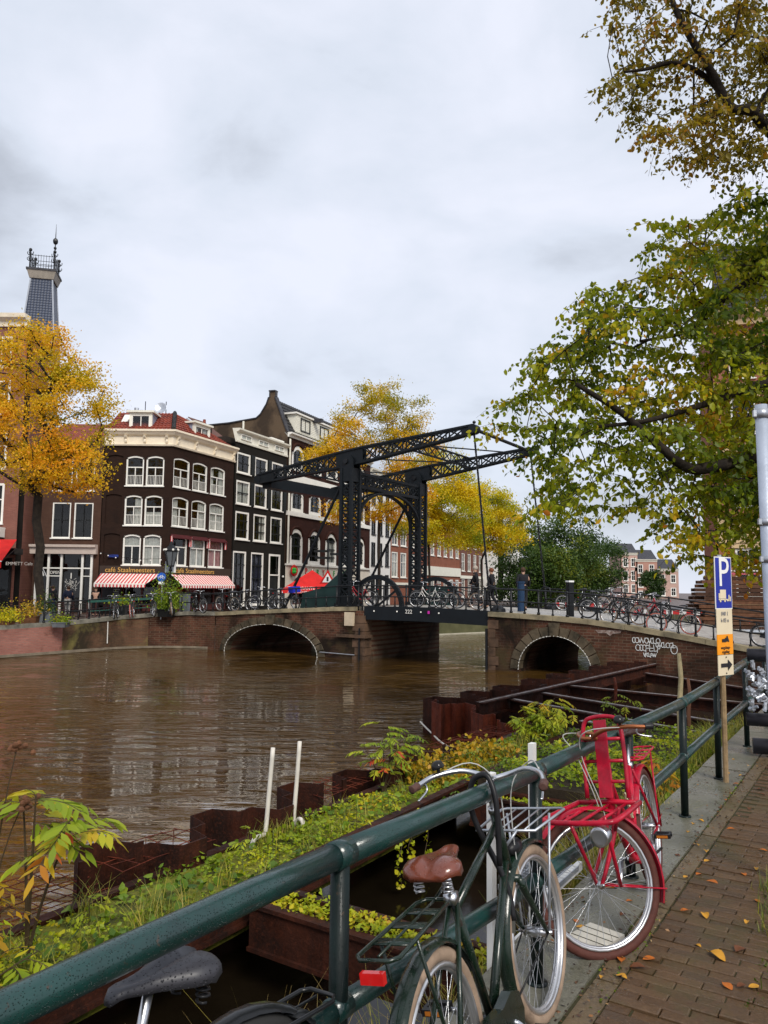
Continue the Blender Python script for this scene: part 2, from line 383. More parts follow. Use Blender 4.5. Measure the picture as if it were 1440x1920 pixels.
arch_wall(16.6, 25.0, FUA, FUB, **LA).build('wall', BRK, bridge)
# arch stones, one by one
def voussoirs(vc, half, rise, spring, n, depth, key=1.0):
    for i in range(n):
        g = .012
        a0 = PI * i / n + g; a1 = PI * (i + 1) / n - g; pr = .05 + .02 * random.random(); ring = depth * random.uniform(.92, 1.08)
        if i == n // 2: ring *= 1.25 * key; pr += .05
        P = []
        for a, s in ((a0, 0), ((a0 + a1) / 2, 0), (a1, 0), (a1, 1), ((a0 + a1) / 2, 1), (a0, 1)):
            P.append(W(FUA - pr, vc - math.cos(a) * (half - .03 + ring * s), spring + math.sin(a) * (rise - .03 + ring * s)))
        MB().prism(P, D2 * (.30 + pr)).build('arch_stone', VOUSS, bridge)
voussoirs(n=13, depth=.36, **RA)
voussoirs(n=17, depth=.34, **LA)
# string of little lamps round the openings
def bead_string(vc, half, rise, spring):
    pts = [W(FUA - .10, vc - math.cos(PI * i / 32) * (half - .02), spring + math.sin(PI * i / 32) * (rise - .02)) for i in range(33)]
    b = MB().tube(pts, .005, 5)
    for p in pts[::1]: b.ball(p, .018, 6, 4)
    b.build('lamp_string', WHITE, bridge)
bead_string(**LA); bead_string(**RA)
# quoins of the pier corners
for k in range(6):
    z0 = -1.35 + k * .33
    MB().obox(W(FUA - .03, 16.52, z0), D2 * .5, B2 * (.50 if k % 2 else .62), ZV * .31).build('quoin', M('pier_stone', (.13, .075, .045), .75, .45, 2.0, bmp=.45, c2=(.04, .025, .016)), bridge)
    MB().obox(W(FUA - .03, 10.60 if k % 2 else 10.72, z0), D2 * .5, B2 * (.42 if k % 2 else .30), ZV * .31).build('quoin', MC['pier_stone'], bridge)
MB().obox(W(FUA - .16, 17.05, .18), D2 * .4, B2 * .42, ZV * .55).build('bearing_block', M('pale_block', (.55, .45, .32), .7, .2), bridge)
MB().obox(W(FUA - .14, 16.4, -.30), D2 * .5, B2 * 1.5, ZV * .12).build('string_course', MC['pier_stone'], bridge)
MB().tube([W(FUA - .06, 17.0, -1.0), W(FUA - .06, 18.8, -.98)], .018, 6).build('conduit', GALV, bridge)
b = MB().tube([W(FUA - .09, 16.75, z) for z in (-1.2, -.5, .1)], .035, 6); b.build('drain_pipe', BLACKIRON, bridge)
b = MB().tube([W(FUA - .09, 11.04, z) for z in (-1.2, -.5, .3)], .05, 6); b.build('drain_pipe', BLACKIRON, bridge)
# graffiti scrawl
gm = M('white_spray', (.70, .70, .68), .6, .25, 6.0)
def scrawl(rows):
    g = MB(); r2 = random.Random(5)
    def P(x, z): return W(FUA - .015, 5.75 - x, z)
    for (x0, z0, L, hh, seed) in rows:
        r2.seed(seed); x = 0; i = 0
        while x < L:
            wd = hh * r2.uniform(.5, .8); k = r2.choice('oobvlpo'); s = hh
            if k == 'o': pts = [(x0 + x + wd / 2 + wd * .5 * math.cos(a), z0 + s / 2 + s * .5 * math.sin(a)) for a in [2 * PI * j / 9 for j in range(10)]]
            elif k == 'v': pts = [(x0 + x, z0 + s), (x0 + x + wd * .5, z0), (x0 + x + wd, z0 + s)]
            elif k == 'l': pts = [(x0 + x, z0 + s * 1.1), (x0 + x + wd * .2, z0), (x0 + x + wd, z0 + s * .15)]
            elif k == 'p': pts = [(x0 + x, z0 - s * .2), (x0 + x + .02, z0 + s), (x0 + x + wd, z0 + s * .8), (x0 + x + wd * .7, z0 + s * .45), (x0 + x, z0 + s * .45)]
            else: pts = [(x0 + x, z0 + s * 1.2), (x0 + x, z0), (x0 + x + wd, z0 + s * .1), (x0 + x + wd, z0 + s * .5), (x0 + x, z0 + s * .5)]
            q = [P(a, b_) for a, b_ in pts]
            for A, B_ in zip(q[:-1], q[1:]): g.bar(A, B_, .022, .008, up=D2)
            x += wd * .85; i += 1
    return g
scrawl([(.0, .03, .8, .18, 1), (.75, -.08, .55, .16, 4), (.1, -.22, .75, .20, 2), (.35, -.40, .35, .12, 8), (1.22, -.27, .16, .28, 6)]).build('graffiti', gm, bridge)
MB().prism([W(FUA - .012, v, z) for v, z in [(7.0, .40), (6.1, .42), (6.15, .33), (6.4, .30), (6.5, .22), (6.62, .31), (6.9, .30)]], D2 * .01).build('paint_patch', M('limescale', (.42, .36, .32), .9, .5, 9.0, c2=(.15, .09, .07)), bridge)
# deck over everything
dm = MB(); vv = [v * .5 for v in range(-8, 73)]
for a, b_ in zip(vv[:-1], vv[1:]):
    za, zb = zc(a) - .02, zc(b_) - .02
    dm.add([W(FUA + .25, a, za), W(FUA + .25, b_, zb), W(FUB - .25, b_, zb), W(FUB - .25, a, za), W(FUA + .25, a, za - .13), W(FUA + .25, b_, zb - .13), W(FUB - .25, b_, zb - .13), W(FUB - .25, a, za - .13)],
           [(0, 1, 2, 3), (4, 7, 6, 5), (0, 4, 5, 1), (2, 6, 7, 3)])
dm.build('deck', M('pale_wet_deck', (.36, .34, .31), .45, .3, 1.2, rvar=.2), bridge)
# steel leaf with its edge girder
for u in (FUA + .02, FUB - .14):
    gd = MB(); vv = [11.0 + 5.6 * i / 8 for i in range(9)]
    for a, b_ in zip(vv[:-1], vv[1:]): gd.obox(W(u, a, zc(a) - .52), D2 * .12, W(u, b_, zc(b_)) - W(u, a, zc(a)), ZV * .55)
    gd.build('edge_girder', BRIDGEIRON, bridge)
for k in range(4): MB().obox(W(FUA + 1.1 + k * 1.3, 11.05, .38), D2 * .12, B2 * 5.5, ZV * .34).build('floor_beam', BRIDGEIRON, bridge)
def text_obj(body, size, mt, o, ax, ay, parent, name='lettering', ext=.004, align='CENTER', sx=1.0):
    c = bpy.data.curves.new(name, 'FONT'); c.body = body; c.size = size; c.extrude = ext; c.align_x = align; c.align_y = 'CENTER'
    c.resolution_u = 3; c.materials.append(mt)
    tmp = bpy.data.objects.new(name, c); col.objects.link(tmp); me = bpy.data.meshes.new_from_object(tmp); bpy.data.objects.remove(tmp)
    if not me.materials: me.materials.append(mt)
    t = bpy.data.objects.new(name, me); col.objects.link(t)
    ax = ax.normalized(); ay = ay.normalized(); az = ax.cross(ay)
    mm = Matrix((ax * sx, ay, az)).transposed().to_4x4(); mm.translation = o; t.matrix_world = mm; t.matrix_basis = mm
    attach(t, parent); return t
text_obj('222', .22, WHITE, W(FUA - .01, 14.45, .82), -B2, ZV, bridge, 'number')
for v, mt in ((16.1, WHITE), (15.0, WHITE), (13.9, WHITE), (13.1, WHITE)): MB().box(W(FUA, v, zc(v) - .16), (.05, .05, .05)).build('sticker', mt, bridge)
MB().box(W(FUA, 13.55, .82), (.08, .08, .11)).build('sticker', M('magenta_sticker', (.45, .02, .30), .5), bridge)
# ---- coping stones along bridge front and quay
def run_path(step, path):
    pts = [Vector((p[0], p[1], 0)) for p in path]; L_ = [0]
    for a, b_ in zip(pts[:-1], pts[1:]): L_.append(L_[-1] + (b_ - a).length)
    n = max(1, round(L_[-1] / step)); out_ = []
    for i in range(n + 1):
        s = L_[-1] * i / n; out_.append((float(np.interp(s, L_, [p.x for p in pts])), float(np.interp(s, L_, [p.y for p in pts]))))
    return out_
def cz(u, v): return zc(v) if u > 26.0 else zcq(u)
def coping(path, step, parent, mt, over=.07, inn=.42, th=.17):
    P = run_path(step, path)
    for i, (a, b_) in enumerate(zip(P[:-1], P[1:])):
        A, B_ = W(*a, 0), W(*b_, 0); t = (B_ - A).normalized(); nrm = Vector((t.y, -t.x, 0))
        if nrm.dot(W(15, 15, 0) - A) < 0: nrm = -nrm       # towards the water
        za, zb = cz(*a) + random.uniform(-.008, .008), cz(*b_) + random.uniform(-.008, .008)
        A = A + t * .006; B_ = B_ - t * .006
        mb = MB(); c8 = []
        for p, z in ((A, za), (B_, zb)):
            for o_ in (over, -inn):
                for dz in (-th, 0): c8.append(p + nrm * o_ + ZV * (z + dz))
        mb.add(c8, [(0, 1, 3, 2), (4, 6, 7, 5), (0, 4, 5, 1), (2, 3, 7, 6), (1, 5, 7, 3), (0, 2, 6, 4)])
        mb.build('coping_stone', mt, parent)
coping([(FUA, -.3), (FUA, 11.0)], 1.3, bridge, COPING)
coping([(FUA, 16.95), (FUA, 25.0)], 1.25, bridge, COPING)
coping([(FUB + .01, -.3), (FUB + .01, 11.0)], 2.6, bridge, COPING, .1, .3)
coping([(FUB + .01, 16.95), (FUB + .01, 25.0)], 2.6, bridge, COPING, .1, .3)
# ---------------------------------------------------------------- far quay wall, in its three brickworks
fq = thing('quay_wall', 'long brick canal wall with pink and algae stained stretches below the terrace', 'wall', W(18, 28.6, WATER))
def wall_strip(path, mt, name, face=0.0):
    mb = MB()
    for a, b_ in zip(path[:-1], path[1:]):
        A, B_ = W(*a), W(*b_); t = (B_ - A).normalized(); nrm = Vector((t.y, -t.x, 0))
        if nrm.dot(W(15, 15, 0) - A) < 0: nrm = -nrm
        A = A + nrm * (.05 + face); B_ = B_ + nrm * (.05 + face)
        mb.add([A + ZV * -2.4, B_ + ZV * -2.4, B_ + ZV * (cz(*b_) - .16), A + ZV * (cz(*a) - .16)], [(0, 1, 2, 3)])
        mb.add([A + ZV * (cz(*a) - .16), B_ + ZV * (cz(*b_) - .16), B_ - nrm * .6 + ZV * (cz(*b_) - .16), A - nrm * .6 + ZV * (cz(*a) - .16)], [(0, 1, 2, 3)])
    mb.build(name, mt, fq)
dense = [(float(u), 28.6) for u in np.linspace(-45, 18, 30)] + [(20.6, 28.6)]
wall_strip(dense, BRKPINK, 'pink_brickwork', .03)
wall_strip([(20.6, 28.6), (22.6, 28.6)] + CURVE[::-1][0:5], BRKGREEN, 'algae_brickwork')
wall_strip(CURVE[::-1][4:] + [(26.2, 25.0)], BRK, 'old_brickwork')
coping([(-20, 28.6), (22.6, 28.6)] + CURVE[::-1], 1.5, fq, STONE)
foot = [W(u, 28.6 - .12, WATER + .06) for u in np.linspace(-40, 22.6, 20)] + [W(22.6 + 3.7 * math.cos(a) , 25.0 + 3.7 * math.sin(a) - .02, WATER + .06) for a in np.linspace(PI / 2, .1, 8)]
mb = MB()
for a, b_ in zip(foot[:-1], foot[1:]): mb.bar(a, b_, .3, .10)
mb.build('footing', M('pale_footing', (.22, .18, .13), .8, .4), fq)
mb = MB().tube([W(22.9 + 0, 28.62 - .1, .12), W(22.9, 28.5, -.9)] + [W(22.6 + 3.72 * math.cos(a), 25.0 + 3.72 * math.sin(a), -.92 - .1 * i / 8) for i, a in enumerate(np.linspace(PI / 2 - .1, .12, 8))], .022, 6)
mb.build('conduit', WHITE, fq)
# wall beyond the bridge
eq = thing('embankment', 'green stained concrete canal wall seen under the open bridge span', 'wall', W(44, 22.3, WATER))
mb = MB(); P = [(FUB, 25.0), (43.3, 22.5), (47.3, 21.3), (58, 17.5), (70, 14), (140, 14)]
for a, b_ in zip(P[:-1], P[1:]):
    A, B_ = W(a[0], a[1] - .05), W(b_[0], b_[1] - .05); mb.add([A + ZV * -2.4, B_ + ZV * -2.4, B_ + ZV * -.02, A + ZV * -.02], [(0, 1, 2, 3)])
mb.build('wall_face', M('algae_concrete', (.11, .105, .05), .8, .5, .8, c2=(.05, .052, .022)), eq)
mb = MB()
for a, b_ in zip(P[:-1], P[1:]): mb.bar(W(a[0], a[1] - .05, WATER + .02), W(b_[0], b_[1] - .05, WATER + .02), .2, .08)
mb.build('ledge', M('ledge_paint', (.45, .42, .33), .7), eq)
# ---------------------------------------------------------------- drawbridge ironwork
TU = (26.95, 32.75); TV = 17.9
def lattice(mb, a0, a1, b0, b1, n, t, w, up):      # X panels between two chords a0-a1 and b0-b1
    for i in range(n):
        f0, f1 = i / n, (i + 1) / n
        p, q = a0.lerp(a1, f0), a0.lerp(a1, f1); r, s = b0.lerp(b1, f0), b0.lerp(b1, f1)
        mb.bar(p, s, t, w, up); mb.bar(r, q, t, w, up)
        if i: mb.bar(p, r, t, w, up)
def tower(u0):
    mb = MB(); hu, hv = .30, .26; zb, zt = zc(TV) - .02, 6.9
    cs = [(u0 - hu, TV - hv), (u0 + hu, TV - hv), (u0 + hu, TV + hv), (u0 - hu, TV + hv)]
    for (u, v) in cs: mb.bar(W(u, v, zb), W(u, v, zt), .13, .13, B2)
    tw = mb.build('tower', BRIDGEIRON, bridge)
    lt = MB()
    for k in range(4):
        (ua, va), (ub, vb) = cs[k], cs[(k + 1) % 4]
        lattice(lt, W(ua, va, zb), W(ua, va, 6.3), W(ub, vb, zb), W(ub, vb, 6.3), 13, .055, .025, (W(ua, va) - W(ub, vb)).cross(ZV))
        lt.bar(W(ua, va, 6.6), W(ub, vb, 6.6), .05, .6, ZV); lt.bar(W(ua, va, zb + .25), W(ub, vb, zb + .25), .05, .5, ZV)
    lt.build('lattice', BRIDGEIRON, tw)
    # curved shoulder carrying the pivot
    P = []; 
    for a in np.linspace(0, PI, 12): P.append((TV + .02 + .34 * -math.cos(a) , 7.2 + .34 * math.sin(a)))
    P = [(TV - .32, 6.75)] + [(TV + .02 - .34 * math.cos(a), 7.12 + .34 * math.sin(a)) for a in np.linspace(0, PI, 12)] + [(TV + .36, 6.95), (TV + .22, 6.75)]
    for du in (-.28, .22): MB().prism([W(u0 + du, v, z) for v, z in P], D2 * .06).build('shoulder', BRIDGEIRON, tw)
    p = W(u0 - .36, TV + .05, 7.18); MB().tube([p, p + D2 * .72], .11, 12).build('pivot', BLACKIRON, tw)
    MB().obox(W(u0 - .45, TV - .45, zb), D2 * .9, B2 * .9, ZV * .16).build('base_plate', BRIDGEIRON, tw)
for u in TU: tower(u)
# portal beam and arch brace between the towers
mb = MB()
for dv in (-.22, .22):
    mb.bar(W(TU[0] + .3, TV + dv, 6.72), W(TU[1] - .3, TV + dv, 6.72), .10, .12); mb.bar(W(TU[0] + .3, TV + dv, 6.15), W(TU[1] - .3, TV + dv, 6.15), .10, .14)
    lattice(mb, W(TU[0] + .3, TV + dv, 6.2), W(TU[1] - .3, TV + dv, 6.2), W(TU[0] + .3, TV + dv, 6.68), W(TU[1] - .3, TV + dv, 6.68), 9, .05, .03, B2)
    uc = (TU[0] + TU[1]) / 2; hw = (TU[1] - TU[0]) / 2 - .36
    arc = [W(uc - hw * math.cos(a), TV + dv, 4.75 + 1.33 * math.sin(a)) for a in np.linspace(0, PI, 19)]
    for a, b_ in zip(arc[:-1], arc[1:]): mb.bar(a, b_, .09, .16, B2)
    for i in (2, 3, 4, 14, 15, 16):
        mb.bar(arc[i], Vector((arc[i].x, arc[i].y, 6.15)), .05, .04, B2)
    arc2 = [W(uc - hw * 1.0 * math.cos(a), TV + dv, 5.0 + 1.33 * math.sin(a)) for a in np.linspace(.25, 1.2, 6)]
    mb.bar(W(TU[0] + .3, TV + dv, 5.3), arc[5], .05, .04, B2); mb.bar(W(TU[1] - .3, TV + dv, 5.3), arc[13], .05, .04, B2)
mb.build('portal_beam', BRIDGEIRON, bridge)
# balance beams
TAIL, TIP = (23.2, 6.78), (11.95, 8.02)
def bz(v): return lerp(TAIL[1], TIP[1], (TAIL[0] - v) / (TAIL[0] - TIP[0]))
def bh(v): return interp(v, [(TIP[0], .15), (TV - .6, .33), (TV + .6, .33), (TAIL[0], .2)])
for u0 in TU:
    mb = MB(); up = D2
    for du in (-.14, .14):
        V = [TIP[0], TV - .7, TV, TV + .7, TAIL[0]]
        for s in (-1, 1):
            for a, b_ in zip(V[:-1], V[1:]): mb.bar(W(u0 + du, a, bz(a) + s * bh(a)), W(u0 + du, b_, bz(b_) + s * bh(b_)), .08, .09, D2)
        def seg(a, b_, n): lattice(mb, W(u0 + du, a, bz(a) - bh(a)), W(u0 + du, b_, bz(b_) - bh(b_)), W(u0 + du, a, bz(a) + bh(a)), W(u0 + du, b_, bz(b_) + bh(b_)), n, .055, .03, D2)
        seg(TV - .7, TIP[0] + .5, 7); seg(TV + .7, TAIL[0] - .9, 6)
        for a, b_ in ((TV - .7, TV + .7), (TIP[0], TIP[0] + .5), (TAIL[0] - 1.0, TAIL[0])):
            mb.prism([W(u0 + du, a, bz(a) - bh(a)), W(u0 + du, b_, bz(b_) - bh(b_)), W(u0 + du, b_, bz(b_) + bh(b_)), W(u0 + du, a, bz(a) + bh(a))], D2 * .03)
    p = W(u0 - .2, TIP[0], TIP[1]); mb.tube([p, p + D2 * .4], .19, 12)
    p = W(u0 - .16, TAIL[0], TAIL[1]); mb.tube([p, p + D2 * .32], .2, 10)
    mb.build('balance_beam', BRIDGEIRON, bridge)
mb = MB().obox(W(TU[0] + .16, TAIL[0] - .62, TAIL[1] - .42), D2 * (TU[1] - TU[0] - .32), B2 * .55, ZV * .5); mb.build('counterweight', BRIDGEIRON, bridge)
mb = MB().tube([W(TU[0], TIP[0], TIP[1]), W(TU[1], TIP[0], TIP[1])], .075, 8); mb.build('tip_rod', BRIDGEIRON, bridge)
MB().ball(W(TU[0], TIP[0], TIP[1] + .28), .07).build('finial', BLACKIRON, bridge)
for v in (14.9, 20.4):
    mb = MB(); z0, z1 = bz(v) - bh(v) + .02, bz(v) + bh(v) - .04
    a0, a1, b0, b1 = W(TU[0] + .15, v, z0), W(TU[1] - .15, v, z0), W(TU[0] + .15, v, z1), W(TU[1] - .15, v, z1)
    mb.bar(a0, a1, .08, .07); mb.bar(b0, b1, .08, .07); lattice(mb, a0, a1, b0, b1, 8, .045, .03, B2); mb.build('cross_truss', BRIDGEIRON, bridge)
mb = MB(); mb.bar(W(TU[0], 14.9, bz(14.9)), W(TU[1], 12.4, bz(12.4)), .05, .05); mb.bar(W(TU[1], 14.9, bz(14.9)), W(TU[0], TV, bz(TV)), .05, .05)
mb.bar(W(TU[0], 20.4, bz(20.4)), W(TU[1], TV, bz(TV)), .05, .05); mb.build('wind_brace', BRIDGEIRON, bridge)
# stays towards the bank, chains to the leaf
for u in TU:
    MB().tube([W(u, TV + .3, 6.55), W(u, 21.5, zc(21.5))], .065, 8).build('stay', BRIDGEIRON, bridge)
def chain(a, b_, n, r, mt, parent, name='chain', sag=.0):
    mb = MB()
    for i in range(n):
        t = (i + .5) / n; c = a.lerp(b_, t); c = c - ZV * (sag * 4 * t * (1 - t)); d = (b_ - a).normalized(); ln = (b_ - a).length / n * .66
        sx = d.orthogonal().normalized(); sy = d.cross(sx); sx = sx if i % 2 else sy
        mb.tube([c + d * (ln * math.cos(q)) + sx * (ln * .42 * math.sin(q)) for q in [2 * PI * k / 8 for k in range(8)]], r, 4, closed=True)
    return mb.build(name, mt, parent)
for u in TU: chain(W(u, TIP[0], TIP[1] - .2), W(u, 11.25, zc(11.2)), 64, .026, BLACKIRON, bridge)
# toothed quadrant wheels and machine housing
for u in (TU[0] + .35, TU[1] - .35):
    mb = MB(); vc_, z0, rr = 16.7, zc(16.7) - .02, 1.25
    arc = [W(u, vc_ + rr * math.cos(a), z0 + rr * math.sin(a)) for a in np.linspace(0, PI, 21)]
    for a, b_ in zip(arc[:-1], arc[1:]): mb.bar(a, b_, .18, .16, D2)
    for i in range(0, 21, 1): mb.bar(arc[i], arc[i] + (arc[i] - W(u, vc_, z0)).normalized() * .10, .14, .07, D2)
    for i in (4, 10, 16): mb.bar(W(u, vc_, z0), arc[i], .08, .08, D2)
    mb.build('gear_quadrant', BRIDGEIRON, bridge)
HOUSE = M('dark_green_housing', (.012, .035, .033), .4, .35, 2.0)
MB().prism([W(TU[0] - .35, v, z) for v, z in [(18.2, .95), (20.3, .82), (20.1, 1.5), (19.0, 1.75), (18.2, 2.35)]], D2 * .75).build('machine_housing', HOUSE, bridge)
MB().obox(W(TU[1] - .4, 15.9, .96), D2 * .8, B2 * 1.3, ZV * .9).build('machine_housing', HOUSE, bridge)
# ---------------------------------------------------------------- bridge railings
def railing(path, step, label, group, zfun, H1=.86, H2=.42, off=-.12, rad=.028):
    P = run_path(step, path); t = thing('railing', label, 'railing', W(*P[0], zfun(*P[0])), group)
    def top(p, h): return W(p[0], p[1], zfun(*p) + h)
    PM = MB().tube([(0, 0, -.30), (0, 0, H1)], .036, 8).tube([(0, 0, 0), (0, 0, .08)], .06, 8).ball((0, 0, H2), .055, 8, 5).ball((0, 0, H1), .05, 8, 5).mesh('post', True)
    PS = MB().tube([(0, 0, -.02), (0, 0, H2)], .026, 8).tube([(0, 0, 0), (0, 0, .06)], .05, 8).ball((0, 0, H2), .045, 8, 5).mesh('short_post', True)
    for me in (PM, PS): me.materials.append(BLACKIRON)
    for i, p in enumerate(P):
        o = bpy.data.objects.new('post' if i % 2 == 0 else 'short_post', PM if i % 2 == 0 else PS); col.objects.link(o); o.location = top(p, 0); o.parent = t
        o.matrix_parent_inverse = Matrix.Translation(-t.location)
    MB().tube([top(p, H1) for p in P], rad, 8).build('top_rail', BLACKIRON, t, True); MB().tube([top(p, H2) for p in P], rad * .85, 8).build('middle_rail', BLACKIRON, t, True)
    return t
NR = FUA + .10
railing([(NR, 11.2), (NR, -1.0)], .53, 'black iron railing on the bridge wall right of the lifting span', 'bridge railings', lambda u, v: zc(v))
railing([(NR, 16.75), (NR, 11.45)], .53, 'black iron railing along the lifting span of the drawbridge', 'bridge railings', lambda u, v: zc(v))
railing([(NR, 16.95), (NR, 24.9)] + [(p[0] - .06 * 0, p[1] + .1) for p in CURVE[1:]] + [(19.8, 28.7)], .55, 'black iron railing over the left arch, running past the cafe terrace', 'bridge railings', lambda u, v: cz(u, v))
BK = FUB - .12
railing([(BK, 11.2), (BK, -1.0)], .9, 'black iron railing at the back of the bridge, right part', 'bridge railings', lambda u, v: zc(v))
railing([(BK, 24.9), (BK, 16.8)], .9, 'black iron railing at the back of the bridge, behind the left arch', 'bridge railings', lambda u, v: zc(v))
# ---------------------------------------------------------------- houses
def pane_mat():
    m, t, p, o = new_mat('clear_pane'); v = coords(t)
    tr = t.nodes.new('ShaderNodeBsdfTransparent'); tr.inputs[0].default_value = (.75, .78, .78, 1)
    gl = t.nodes.new('ShaderNodeBsdfGlossy'); gl.inputs['Roughness'].default_value = .03
    b = t.nodes.new('ShaderNodeBump'); b.inputs['Strength'].default_value = .15; b.inputs['Distance'].default_value = .05
    t.links.new(noise(t, v, 1.1, 2), b.inputs['Height']); t.links.new(b.outputs[0], gl.inputs['Normal'])
    fr = t.nodes.new('ShaderNodeLayerWeight'); fa = math_(t, 'ADD', math_(t, 'MULTIPLY', math_(t, 'POWER', fr.outputs['Facing'], 4.0), .75), .05)
    x = t.nodes.new('ShaderNodeMixShader'); t.links.new(fa, x.inputs[0]); t.links.new(tr.outputs[0], x.inputs[1]); t.links.new(gl.outputs[0], x.inputs[2])
    t.links.new(x.outputs[0], o.inputs[0]); return m
PANE = pane_mat()
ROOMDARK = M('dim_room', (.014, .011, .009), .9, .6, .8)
def axes(o, ax, nrm):
    mm = Matrix((ax, nrm, ZV)).transposed().to_4x4(); mm.translation = o; return mm
WCACHE = {}
def place(me, name, mm, parent):
    o = bpy.data.objects.new(name, me); col.objects.link(o); o.matrix_basis = mm; attach(o, parent); return o
def arc_z(x, w, h, rise): return h - rise + rise * math.sqrt(max(0, 1 - ((x - w / 2) / (w / 2)) ** 2)) if rise > .35 * w else h - rise * ((2 * x / w - 1) ** 2)
def window(parent, o, ax, nrm, w, h, vert=(.5,), trans=(.62,), rise=0.0, fw=.09, fmat=WHITE, inset=.10, curtain=None, bal=False, sill=True, split=None, bar=.05, barmat=None):
    key = (round(w, 2), round(h, 2), vert, trans, rise, fw, fmat.name, bal, split, sill, bar, barmat.name if barmat else '')
    if key not in WCACHE:
        f = MB(); N_ = 10 if rise else 1; d = .09
        f.box((fw / 2, 0, (h - rise) / 2), (fw, d, h - rise)); f.box((w - fw / 2, 0, (h - rise) / 2), (fw, d, h - rise)); f.box((w / 2, 0, fw / 2), (w - 2 * fw, d, fw))
        if rise:
            for i in range(N_):
                x0, x1 = w * i / N_, w * (i + 1) / N_; a, b_ = arc_z(x0, w, h, rise), arc_z(x1, w, h, rise)
                f.add([(x0, -d / 2, a - fw * 1.15), (x1, -d / 2, b_ - fw * 1.15), (x1, -d / 2, b_), (x0, -d / 2, a), (x0, d / 2, a - fw * 1.15), (x1, d / 2, b_ - fw * 1.15), (x1, d / 2, b_), (x0, d / 2, a)],
                      [(0, 1, 2, 3), (7, 6, 5, 4), (0, 4, 5, 1), (2, 6, 7, 3)])
        else: f.box((w / 2, 0, h - fw / 2), (w - 2 * fw, d, fw))
        g = f if barmat is None else MB()
        for tz in trans: g.box((w / 2, -.01, h * tz), (w - 2 * fw, .06, bar * 1.3))
        tops = min(trans) * h if (split == 'low' and trans) else h - rise * .3 - fw
        for vx in vert: g.box((w * vx, -.012, (fw + tops) / 2), (bar, .055, tops - fw))
        if sill: f.box((w / 2, .06, -.03), (w + .10, .22, .07))
        if bal:
            for i in range(1, 12): f.box((w * i / 12, .03, fw + h * .16), (.018, .015, h * .28))
            f.box((w / 2, .03, fw + h * .30), (w - 2 * fw, .02, .03))
        me = f.mesh('window'); me.materials.append(fmat); mb_ = None
        if barmat is not None: mb_ = g.mesh('glazing_bar'); mb_.materials.append(barmat)
        pn = MB(); xs = [w * i / 10 for i in range(11)] if rise else [0, w]
        zt = [arc_z(x, w, h, rise) - .02 if rise else h for x in xs]; k = len(xs)
        pn.add([(x, -.03, 0) for x in xs] + [(x, -.03, z) for x, z in zip(xs, zt)], [(i, i + 1, k + i + 1, k + i) for i in range(k - 1)])
        pm = pn.mesh('pane'); pm.materials.append(PANE); WCACHE[key] = (me, mb_, pm)
    me, mb_, pm = WCACHE[key]; mm = axes(o - nrm * inset, ax, nrm)
    wi = place(me, 'window', mm, parent); place(pm, 'pane', mm, wi)
    if mb_: place(mb_, 'glazing_bar', mm, wi)
    if curtain:
        c = MB(); cm, kind = curtain; y = -.09
        segs = {'l': [(.05, .45)], 'r': [(.55, .95)], 'lr': [(.05, .32), (.68, .95)], 'full': [(.05, .95)], 'top': [(.05, .95)], 'low': [(.05, .95)]}[kind]
        for a, b_ in segs:
            n = 12; z0, z1 = (.05, h - rise - .05) if kind not in ('top', 'low') else ((h * .6, h - rise) if kind == 'top' else (.05, h * .45))
            vs_ = []
            for i in range(n + 1):
                x = w * (a + (b_ - a) * i / n); yy = y + .018 * math.sin(i * 2.4)
                taper = (1 - .25 * abs(i / n - .5)) if kind in ('l', 'r') else 1
                vs_ += [(x, yy, z0), (x, yy, z1)]
            c.add(vs_, [(2 * i, 2 * i + 2, 2 * i + 3, 2 * i + 1) for i in range(n)])
        cme = c.mesh('curtain'); cme.materials.append(cm); place(cme, 'curtain', mm, wi)
    return wi
